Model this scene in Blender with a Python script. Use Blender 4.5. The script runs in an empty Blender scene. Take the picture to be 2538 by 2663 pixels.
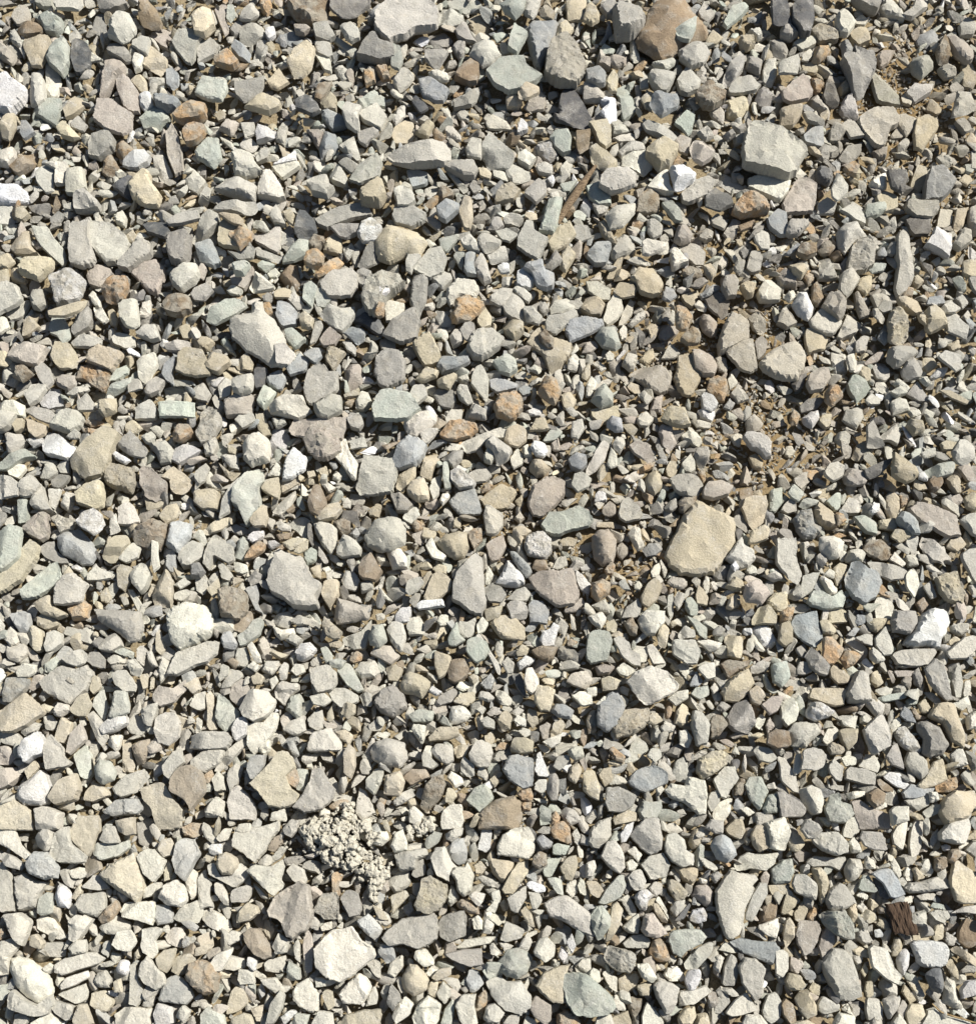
import bpy, math, random
import numpy as np

# ------------------------------------------------------------------ camera, sky, sun, exposure
U = 0.0004                       # metres per unit; one unit is one pixel of the photograph on the ground
TILT = math.radians(18)          # the phone leans this far from straight down
FPX = 1331.5 / math.tan(math.radians(22.5))
SUN_AZ = math.radians(28)        # the sun stands to the right of the view and a little beyond it
SUN_EL = math.radians(46)
SUN_STRENGTH = 5.0
SKY_STRENGTH = 0.05
EXPOSURE = 0.54

sc = bpy.context.scene
C = sc.collection
cam = bpy.data.objects.new('camera', bpy.data.cameras.new('camera'))
cam.location = (0, -FPX*math.sin(TILT)*U, FPX*math.cos(TILT)*U)
cam.rotation_euler = (TILT, 0, 0)
cam.data.sensor_fit = 'VERTICAL'; cam.data.sensor_height = 24
cam.data.lens = 12/math.tan(math.radians(22.5))
cam.data.clip_start = 0.01; cam.data.clip_end = 500
C.objects.link(cam); sc.camera = cam

world = bpy.data.worlds.new('World'); sc.world = world; world.use_nodes = True
wn = world.node_tree.nodes; bg = wn['Background']
sky = wn.new('ShaderNodeTexSky'); sky.sky_type = 'NISHITA'; sky.sun_disc = False
sky.sun_elevation = SUN_EL; sky.sun_rotation = math.pi/2 - SUN_AZ
world.node_tree.links.new(sky.outputs[0], bg.inputs[0]); bg.inputs[1].default_value = SKY_STRENGTH

sun = bpy.data.objects.new('sun', bpy.data.lights.new('sun', 'SUN'))
sun.data.energy = SUN_STRENGTH; sun.data.angle = math.radians(0.5); sun.data.color = (1, 0.968, 0.915)
sun.rotation_euler = (0, math.pi/2 - SUN_EL, SUN_AZ)
C.objects.link(sun)
sc.view_settings.view_transform = 'Standard'; sc.view_settings.look = 'None'
sc.view_settings.exposure = EXPOSURE; sc.view_settings.gamma = 1
sc.cycles.max_bounces = 4; sc.cycles.diffuse_bounces = 2; sc.cycles.glossy_bounces = 1

# ------------------------------------------------------------------ helpers
rng = np.random.default_rng(7)
random.seed(7)

def lin(c):
    c = np.asarray(c, float)/255
    return np.where(c <= 0.04045, c/12.92, ((c+0.055)/1.055)**2.4)

# surface colours (sRGB of the dry stone itself)
PAL = {'G': (181, 177, 163), 'g': (151, 147, 137), 'B': (153, 156, 154), 'D': (96, 97, 97), 'S': (171, 175, 161),
       'T': (184, 172, 144), 'O': (197, 160, 112), 'W': (224, 222, 216), 'P': (170, 160, 146), 'N': (142, 123, 97), 'C': (205, 200, 182)}
SAT = 0.88
PAL = {k: lin(v) for k, v in PAL.items()}
PAL = {k: v*SAT + (v @ [.21, .72, .07])*(1-SAT) for k, v in PAL.items()}

_perm = np.random.default_rng(3).random((64, 64, 64)).astype(np.float32)
def vnoise(p):                                     # smooth value noise in -1..1, p of shape (n, 3)
    i = np.floor(p).astype(int); f = p - i; f = f*f*(3-2*f); i &= 63; j = (i+1) & 63
    a = _perm[i[:, 0], i[:, 1], i[:, 2]]*(1-f[:, 0]) + _perm[j[:, 0], i[:, 1], i[:, 2]]*f[:, 0]
    b = _perm[i[:, 0], j[:, 1], i[:, 2]]*(1-f[:, 0]) + _perm[j[:, 0], j[:, 1], i[:, 2]]*f[:, 0]
    c = _perm[i[:, 0], i[:, 1], j[:, 2]]*(1-f[:, 0]) + _perm[j[:, 0], i[:, 1], j[:, 2]]*f[:, 0]
    d = _perm[i[:, 0], j[:, 1], j[:, 2]]*(1-f[:, 0]) + _perm[j[:, 0], j[:, 1], j[:, 2]]*f[:, 0]
    a = a*(1-f[:, 1]) + b*f[:, 1]; c = c*(1-f[:, 1]) + d*f[:, 1]
    return (a*(1-f[:, 2]) + c*f[:, 2])*2 - 1

def ground(px, py, z=0.0):                         # a pixel of the photograph -> the point of the plane z it shows
    x = (np.asarray(px, float)-1269)/FPX; y = (1331.5-np.asarray(py, float))/FPX
    s, c = math.sin(TILT), math.cos(TILT)
    dy = s + y*c; dz = -c + y*s
    t = (z - FPX*c)/dz
    return x*t, -FPX*s + dy*t

# hollows where the stones lie lower and sand shows: pixel x, y, radius, depth
HOLLOWS = [(2330, 260, 260, 20), (2470, 560, 160, 14), (1930, 880, 190, 20), (1700, 960, 150, 14), (1980, 1140, 190, 18),
           (1640, 780, 140, 12), (2200, 800, 130, 12), (1330, 1330, 130, 14), (1590, 1420, 150, 14), (1850, 620, 120, 14),
           (2180, 1180, 140, 10), (960, 1340, 70, 10), (1480, 190, 120, 8), (1250, 330, 90, 8)]
HW = [(*[float(v) for v in ground(a, b)], r, d) for a, b, r, d in HOLLOWS]
def fines(x, y):
    v = 0.0
    for a, b, r, d in HW: v = np.maximum(v, np.exp(-((x-a)**2+(y-b)**2)/(r*r))*d/20)
    return v
def level(x, y):                                   # height of the loose surface
    p = np.stack([np.atleast_1d(x)/260.0, np.atleast_1d(y)/260.0, np.full(np.size(x), 3.3)], -1)
    v = 5*vnoise(p) + 2.5*vnoise(p*2.7+9)
    for a, b, r, d in HW: v = v - d*np.exp(-((x-a)**2+(y-b)**2)/(r*r))
    return v if np.size(x) > 1 else float(v[0])

_lx = np.arange(-2320, 2340, 10.0); _ly = np.arange(-2320, 2640, 10.0); _X, _Y = np.meshgrid(_lx, _ly)
_LV = level(_X.ravel(), _Y.ravel()).reshape(_X.shape); _FI = np.minimum(1, fines(_X, _Y))
def lv_at(x, y): return float(_LV[min(max(int((y+2320)/10), 0), _LV.shape[0]-1), min(max(int((x+2320)/10), 0), _LV.shape[1]-1)])
def fi_at(x, y): return float(_FI[min(max(int((y+2320)/10), 0), _LV.shape[0]-1), min(max(int((x+2320)/10), 0), _LV.shape[1]-1)])

# ------------------------------------------------------------------ materials
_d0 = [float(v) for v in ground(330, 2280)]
def sand_and_glare(col, x, y):                             # brown sand clings to the stones of the hollows, washed-out brightness is painted in near the lower left
    f = .42*fi_at(x, y); col = col*(1-f) + f*lin((150, 131, 100))
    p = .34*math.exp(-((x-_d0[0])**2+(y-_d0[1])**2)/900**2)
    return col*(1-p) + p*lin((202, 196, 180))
def stone_material():
    m = bpy.data.materials.new('stone'); m.use_nodes = True
    nt = m.node_tree; N = nt.nodes; L = nt.links; bs = N['Principled BSDF']
    def noise(scale, detail=4, rough=0.55):
        n = N.new('ShaderNodeTexNoise'); n.inputs['Scale'].default_value = scale; n.inputs['Detail'].default_value = detail
        n.inputs['Roughness'].default_value = rough; L.new(pos.outputs['Position'], n.inputs['Vector']); return n.outputs['Fac']
    def math_(op, a, b=None, c=None):
        n = N.new('ShaderNodeMath'); n.operation = op
        for i, v in enumerate((a, b, c)):
            if v is None: continue
            if isinstance(v, (int, float)): n.inputs[i].default_value = v
            else: L.new(v, n.inputs[i])
        return n.outputs[0]
    def ramp(v, a, b, lo, hi):
        n = N.new('ShaderNodeMapRange'); n.inputs[1].default_value = a; n.inputs[2].default_value = b
        n.inputs[3].default_value = lo; n.inputs[4].default_value = hi; L.new(v, n.inputs[0]); return n.outputs[0]
    def mix(mode, f, a, b):
        n = N.new('ShaderNodeMix'); n.data_type = 'RGBA'; n.blend_type = mode
        if isinstance(f, (int, float)): n.inputs[0].default_value = f
        else: L.new(f, n.inputs[0])
        for i, v in ((6, a), (7, b)):
            if isinstance(v, tuple): n.inputs[i].default_value = v
            else: L.new(v, n.inputs[i])
        return n.outputs[2]
    pos = N.new('ShaderNodeNewGeometry')
    col = N.new('ShaderNodeAttribute'); col.attribute_name = 'Col'
    pit = col.outputs['Alpha']                     # 0 smooth .. 1 pitted and gritty
    n1 = noise(95, 3); n2 = noise(480, 5, 0.68); n3 = noise(2300, 3, 0.65); n4 = noise(60, 2)
    c = col.outputs['Color']
    c = mix('MIX', ramp(n1, 0.54, 0.72, 0, 0.16), c, (0.42, 0.35, 0.23, 1))      # rusty stains
    c = mix('MIX', ramp(n4, 0.46, 0.64, 0, 0.30), c, (0.44, 0.41, 0.345, 1))      # clay dust
    g = N.new('ShaderNodeCombineColor')
    tone = math_('MULTIPLY', ramp(n2, 0.25, 0.75, 0.78, 1.16), ramp(n3, 0.25, 0.75, 0.82, 1.15))
    for i in range(3): L.new(tone, g.inputs[i])
    c = mix('MULTIPLY', 1.0, c, g.outputs[0])
    vo = N.new('ShaderNodeTexVoronoi'); vo.inputs['Scale'].default_value = 330; L.new(pos.outputs['Position'], vo.inputs['Vector'])
    holes = math_('MULTIPLY', ramp(vo.outputs['Distance'], 0.18, 0.30, 1, 0), ramp(pit, 0.45, 0.8, 0, 1))
    holes = math_('MULTIPLY', holes, ramp(n1, 0.45, 0.55, 0, 1))
    c = mix('MULTIPLY', math_('MULTIPLY', holes, 0.5), c, (0.35, 0.26, 0.18, 1))
    patch = math_('MULTIPLY', ramp(n1, 0.42, 0.60, 0.75, 0.0), ramp(pit, 0.45, 0.8, 0, 1))
    c = mix('MIX', patch, c, (0.40, 0.365, 0.29, 1))                             # rust fading into grey
    vein = math_('MULTIPLY', ramp(math_('ABSOLUTE', math_('SUBTRACT', n1, 0.5)), 0.0, 0.014, 0.55, 0), ramp(n4, 0.52, 0.60, 0, 1))
    c = mix('MIX', vein, c, (0.62, 0.60, 0.55, 1))
    c = mix('MIX', ramp(n3, 0.62, 0.72, 0, 0.45), c, (0.17, 0.155, 0.13, 1))     # dark grains
    c = mix('MIX', ramp(n3, 0.36, 0.26, 0, 0.40), c, (0.66, 0.64, 0.59, 1))      # pale grains
    L.new(c, bs.inputs['Base Color'])
    L.new(ramp(n2, 0.3, 0.7, 0.92, 0.68), bs.inputs['Roughness'])
    bs.inputs['Specular IOR Level'].default_value = 0.32
    h = math_('ADD', math_('MULTIPLY', n2, 1.0), math_('MULTIPLY', n3, 0.34))
    b = N.new('ShaderNodeBump'); b.inputs['Distance'].default_value = 0.0030
    L.new(ramp(pit, 0, 1, 0.62, 1.0), b.inputs['Strength']); L.new(h, b.inputs['Height']); L.new(b.outputs[0], bs.inputs['Normal'])
    return m
STONE = stone_material()

def simple_material(name, c1, c2, scale, bump, rough=0.9, stretch=None):
    m = bpy.data.materials.new(name); m.use_nodes = True
    nt = m.node_tree; N = nt.nodes; L = nt.links; bs = N['Principled BSDF']
    tc = N.new('ShaderNodeTexCoord'); mp = N.new('ShaderNodeMapping'); L.new(tc.outputs['Object'], mp.inputs[0])
    if stretch: mp.inputs['Scale'].default_value = stretch
    n = N.new('ShaderNodeTexNoise'); n.inputs['Scale'].default_value = scale; n.inputs['Detail'].default_value = 7
    n.inputs['Roughness'].default_value = 0.65; L.new(mp.outputs[0], n.inputs['Vector'])
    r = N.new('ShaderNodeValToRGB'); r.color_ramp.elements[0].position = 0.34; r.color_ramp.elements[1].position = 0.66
    r.color_ramp.elements[0].color = (*lin(c1), 1); r.color_ramp.elements[1].color = (*lin(c2), 1)
    L.new(n.outputs['Fac'], r.inputs[0]); L.new(r.outputs[0], bs.inputs['Base Color'])
    bs.inputs['Roughness'].default_value = rough; bs.inputs['Specular IOR Level'].default_value = 0.25
    b = N.new('ShaderNodeBump'); b.inputs['Distance'].default_value = bump; b.inputs['Strength'].default_value = 0.8
    L.new(n.outputs['Fac'], b.inputs['Height']); L.new(b.outputs[0], bs.inputs['Normal'])
    return m
SAND = simple_material('sand', (118, 104, 78), (162, 148, 120), 420, 0.002)
_n = SAND.node_tree; _m = _n.nodes.new('ShaderNodeMix'); _m.data_type = 'RGBA'; _a = _n.nodes.new('ShaderNodeAttribute'); _a.attribute_name = 'Col'
_b = _n.nodes['Principled BSDF']; _l = _b.inputs['Base Color'].links[0].from_socket
_m2 = _n.nodes.new('ShaderNodeMix'); _m2.data_type = 'RGBA'; _m2.blend_type = 'MULTIPLY'; _m2.inputs[0].default_value = 1; _m2.inputs[7].default_value = (.80, .68, .50, 1)
_n.links.new(_l, _m2.inputs[6]); _n.links.new(_a.outputs['Fac'], _m.inputs[0]); _n.links.new(_l, _m.inputs[6]); _n.links.new(_m2.outputs[2], _m.inputs[7]); _n.links.new(_m.outputs[2], _b.inputs['Base Color'])
CLAY = simple_material('clay', (186, 180, 162), (208, 202, 185), 700, 0.003)
BARK = simple_material('bark', (74, 60, 46), (150, 130, 104), 160, 0.002, 0.95, (1, 5, 5))
DARKWOOD = simple_material('dark_wood', (44, 34, 27), (96, 78, 62), 160, 0.0025, 0.95, (5, 1, 5))
STEM = simple_material('dry_stem', (104, 84, 58), (168, 146, 108), 300, 0.001, 0.9)

def mesh_object(name, v, faces, mat, col=None, smooth=22):
    me = bpy.data.meshes.new(name)
    if isinstance(faces, np.ndarray):
        me.vertices.add(len(v)); me.vertices.foreach_set('co', np.asarray(v, np.float32).ravel())
        n = len(faces); k = faces.shape[1]
        me.loops.add(n*k); me.loops.foreach_set('vertex_index', faces.astype(np.int32).ravel())
        me.polygons.add(n); me.polygons.foreach_set('loop_start', np.arange(0, n*k, k, dtype=np.int32))
        me.update(calc_edges=True)
    else:
        me.from_pydata([tuple(p) for p in v], [], faces)
    if col is not None:
        a = me.attributes.new('Col', 'FLOAT_COLOR', 'POINT'); a.data.foreach_set('color', np.asarray(col, np.float32).ravel())
    me.materials.append(mat)
    me.shade_smooth()
    if smooth: me.set_sharp_from_angle(angle=math.radians(smooth))
    o = bpy.data.objects.new(name, me); C.objects.link(o)
    return o

# ------------------------------------------------------------------ stones traced one by one
from mathutils import Vector
from mathutils.geometry import delaunay_2d_cdt
def inside(p, x, y):
    res = np.zeros(np.shape(x), bool); x1, y1 = p[:, 0], p[:, 1]; x2, y2 = np.roll(x1, -1), np.roll(y1, -1)
    for a, b, c, d in zip(x1, y1, x2, y2):
        if b == d: continue
        res ^= ((b > y) != (d > y)) & (x < (c-a)*(y-b)/(d-b)+a)
    return res
def edge_dist(p, q):                               # distance of the points q from the closed line p
    a = p[None]; ab = np.roll(p, -1, 0)[None]-a; v = q[:, None]-a
    t = np.clip((v*ab).sum(-1)/np.maximum((ab*ab).sum(-1), 1e-9), 0, 1)
    return np.sqrt(((v-t[..., None]*ab)**2).sum(-1).min(1))

def outline(p, n, rough, r):
    # p: corners; slightly worn corners, then resampled to n points with ragged edges
    q = []
    for i in range(len(p)):
        a, b, c = p[i-1], p[i], p[(i+1) % len(p)]
        k = r.uniform(0.0, 0.09)
        q += [b+(a-b)*k, b+(c-b)*k]
    q = np.array(q); d = np.linalg.norm(np.roll(q, -1, 0)-q, axis=1); s = np.concatenate([[0], np.cumsum(d)]); per = s[-1]
    t = np.linspace(0, per, n, endpoint=False); qq = np.vstack([q, q[:1]])
    o = np.stack([np.interp(t, s, qq[:, 0]), np.interp(t, s, qq[:, 1])], -1)
    o = o.mean(0) + (o-o.mean(0))*1.05
    c = o.mean(0); w = math.sqrt(max(1, 0.5*abs(np.sum(o[:, 0]*np.roll(o[:, 1], -1)-np.roll(o[:, 0], -1)*o[:, 1]))))
    e = np.column_stack([o/(0.33*w), np.full(n, r.uniform(0, 60))])
    m = 1 + rough*(vnoise(e+20)*0.8 + vnoise(e*2.6+5)*0.5) + rough*r.uniform(-.5, .5, n)
    return c + (o-c)*m[:, None], c, w

class Grid:                                        # top surface of what is laid so far
    def __init__(s, x0, y0, x1, y1, h):
        s.x0, s.y0, s.h = x0, y0, h
        s.z = np.full((int((y1-y0)/h)+1, int((x1-x0)/h)+1), -1e3, np.float32)
    def ij(s, x, y): return (np.clip(((y-s.y0)/s.h).astype(int), 0, s.z.shape[0]-1), np.clip(((x-s.x0)/s.h).astype(int), 0, s.z.shape[1]-1))
    def at(s, x, y): i, j = s.ij(np.asarray(x), np.asarray(y)); return s.z[i, j]
    def lay(s, x, y, z): i, j = s.ij(x, y); np.maximum.at(s.z, (i, j), z.astype(np.float32))

X0, Y1 = ground(0, 0)[0], ground(0, 0)[1]; Y0 = ground(0, 2663)[1]
G = Grid(-2300, -2300, 2300, 2600, 3.0)

def make_stone(kind, flag, corners_px, seed, fine):
    r = np.random.default_rng(seed)
    z0 = 0.0
    gx, gy = ground(corners_px[:, 0], corners_px[:, 1], z0)
    p = np.stack([gx, gy], -1)
    if np.sum(p[:, 0]*np.roll(p[:, 1], -1)-np.roll(p[:, 0], -1)*p[:, 1]) < 0: p = p[::-1]
    per = np.linalg.norm(np.roll(p, -1, 0)-p, axis=1).sum()
    n = int(np.clip(per/(4.6 if fine else 6.2), 14, 84 if fine else 32))
    gritty = kind in 'O' or 'k' in flag or (kind == 'N' and r.random() < .5)
    o, c, w = outline(p, n, 0.07 if (gritty or kind == 'W') else 0.05, r)
    d = o-c; R = np.linalg.norm(d, axis=1); Rm = R.mean()
    ev = np.sqrt(np.maximum(np.linalg.eigvalsh(np.cov(d.T)), 1e-6)); wm = 2.6*ev[0]       # narrow width
    flat = 'f' in flag or (not flag and kind in 'GSBDgCTP' and r.random() < 0.48)
    rnd = 'r' in flag and r.random() < .6
    ht = wm*(r.uniform(.18, .30) if flat else r.uniform(.34, .58))*(min(1, 40/wm))**0.42
    hb = wm*(r.uniform(.20, .30) if flat else r.uniform(.30, .45))*(min(1, 42/wm))**0.2
    # points of the upper surface: the outline, a rim just inside it and an even scatter
    h = max(Rm/(7.5 if fine else 4.6), 2.6)
    ax = np.arange(-d[:, 0].ptp(), d[:, 0].ptp(), h) if hasattr(d[:, 0], 'ptp') else np.arange(-np.ptp(d[:, 0]), np.ptp(d[:, 0]), h)
    ay = np.arange(-np.ptp(d[:, 1]), np.ptp(d[:, 1]), h*.87)
    gx, gy = np.meshgrid(ax, ay); gx[1::2] += h/2
    gq = np.column_stack([gx.ravel(), gy.ravel()]) + r.uniform(-.28, .28, (gx.size, 2))*h
    gq = gq[inside(d, gq[:, 0], gq[:, 1])]; gd = edge_dist(d, gq); gq = gq[gd > .75*h]
    tn = np.roll(d, -1, 0)-np.roll(d, 1, 0); nrm = np.column_stack([-tn[:, 1], tn[:, 0]])/np.maximum(np.linalg.norm(tn, axis=1), 1e-6)[:, None]
    rim = d + nrm*min(.07*Rm, .4*h); rim = rim[inside(d, rim[:, 0], rim[:, 1])]; rim = rim[edge_dist(d, rim) > .03*Rm]
    P = np.concatenate([d, rim, gq])
    res = delaunay_2d_cdt([Vector(p) for p in P], [], [list(range(n))], 1, 1e-5)
    src = np.array([ov[0] if ov else -1 for ov in res[3]]); P = np.array([v[:] for v in res[0]])
    TF = np.array(res[2], np.int32)
    isb = (src >= 0) & (src < n); dist = edge_dist(d, P); dist[isb] = 0
    ga = r.uniform(0, 2*math.pi); gm = (r.uniform(0.02, .14) if flat else r.uniform(.04, .30))*min(1, 70/wm)
    planes = [ht*.9 + gm*(P @ [math.cos(ga), math.sin(ga)])]
    k = r.integers(0, 2) if flat else r.integers(1, 4)
    if rnd: k = 1
    big = min(1, 60/wm)
    for i in range(k):
        a = r.uniform(0, 2*math.pi); nn = np.array([math.cos(a), math.sin(a)])
        sup = (d @ nn).max()
        planes.append(ht - r.uniform(.3, 1.25)*big*(P @ nn - sup*r.uniform(0, .75)))
    for i in range(1 if flat else 3):              # shallow chisel cuts
        a = r.uniform(0, 2*math.pi); nn = np.array([math.cos(a), math.sin(a)])
        planes.append(ht*r.uniform(.86, 1) - r.uniform(.08, .5)*(P @ nn - (d @ nn).max()*r.uniform(.1, .85)))
    zl = -ht*r.uniform(.25, .65)
    zek = zl + ht*.16*vnoise(np.column_stack([P/(Rm*.8), np.full(len(P), seed*.37 % 60)]))
    if rnd: planes.append(zek + (ht-zek)*np.sqrt(np.clip(dist/Rm*1.5, 0, 1)))
    else: planes.append(zek + r.uniform(1.6, 6.0)*dist + r.uniform(.35, 1.0)*ht)
    A = np.stack(planes); s = .014*Rm
    z = -s*np.log(np.exp(-np.clip((A-A.min(0))/s, 0, 40)).sum(0)) + A.min(0)
    z = np.maximum(z, zek + 0.02*ht)
    q = np.column_stack([(P+c)/(Rm*.55), np.full(len(P), seed*.71 % 60)])
    fall = np.clip(dist/(.10*Rm), 0, 1)
    z += fall*Rm*((.08 if gritty else .035)*vnoise(q) + (.07 if gritty else .034)*vnoise(q*2.4+7) + (.07 if gritty else .030)*vnoise(q*5.3+3))
    for _ in range(r.integers(0, 3) if kind in 'GgBSDPC' else 0):      # split ledges of slaty stones
        a = r.uniform(0, 2*math.pi); t = (P @ [math.cos(a), math.sin(a)])/Rm + .25*vnoise(q*.8+40)
        z -= fall*ht*r.uniform(.08, .26)*(1/(1+np.exp(-(t-r.uniform(-.5, .7))*40)))
    z[isb] = zek[isb]
    bi = np.full(n, -1); bi[src[isb]] = np.nonzero(isb)[0]; bi = bi[bi >= 0]; nb_ = len(bi); m = len(P)
    Pb = P[bi]; ring = np.column_stack([Pb*.78, zek[bi]-hb*.75])
    V = np.concatenate([np.column_stack([P, z]), ring, [[0, 0, zl-hb]]])
    j0 = np.arange(nb_); j1 = (j0+1) % nb_
    F = np.concatenate([TF, np.column_stack([bi[j1], bi[j0], m+j0]), np.column_stack([bi[j1], m+j0, m+j1]),
                        np.column_stack([m+j1, m+j0, np.full(nb_, m+nb_)])]).astype(np.int32)
    # height: around the level of the loose surface, or on top of what already lies there
    lv = lv_at(c[0], c[1]); zc = lv + (r.normal(.04, .13)*min(wm, 70) + .10*min(wm, 90) if fine else r.normal(0, .27)*wm + .06*wm) + .38*ht
    ti = np.concatenate([d*.85, d*.5, d*.2]) + c
    under = G.at(ti[:, 0], ti[:, 1]); on = under > -500
    if on.mean() > .55:
        zc = max(zc, np.percentile(under[on], 80) + hb*.45)
    sh = (np.array([0, -FPX*math.sin(TILT)])-c)*zc/(FPX*math.cos(TILT))   # the outline was taken on the ground; it stands zc higher
    c = c+sh; o = o+sh
    G.lay(P[:, 0]+c[0], P[:, 1]+c[1], z+zc)
    lo, hi = o.min(0), o.max(0)
    gxx, gyy = np.meshgrid(np.arange(lo[0], hi[0]+3, 3.0), np.arange(lo[1], hi[1]+3, 3.0)); gxx = gxx.ravel(); gyy = gyy.ravel()
    ins = inside(o, gxx, gyy); G.lay(gxx[ins], gyy[ins], np.full(ins.sum(), zc + ht*.35))
    # colour
    col = PAL[kind]*np.exp(r.normal(0, .12))*np.exp(r.normal(0, .008, 3))
    col = np.clip(col, 0.02, .82)
    if kind == 'W': col = col*np.exp(r.normal(-.04, .10))
    col = sand_and_glare(col, c[0], c[1])
    grit = .85 if gritty else (.45 if kind == 'W' else .15*r.random())
    return V, F, c, zc, np.append(col, grit)

def parse(t):
    t = t.split(); k = t[0]; v = np.array(t[1:], float); q = v[2:].reshape(-1, 2) + v[:2]
    return k[0], k[1:], q

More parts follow.
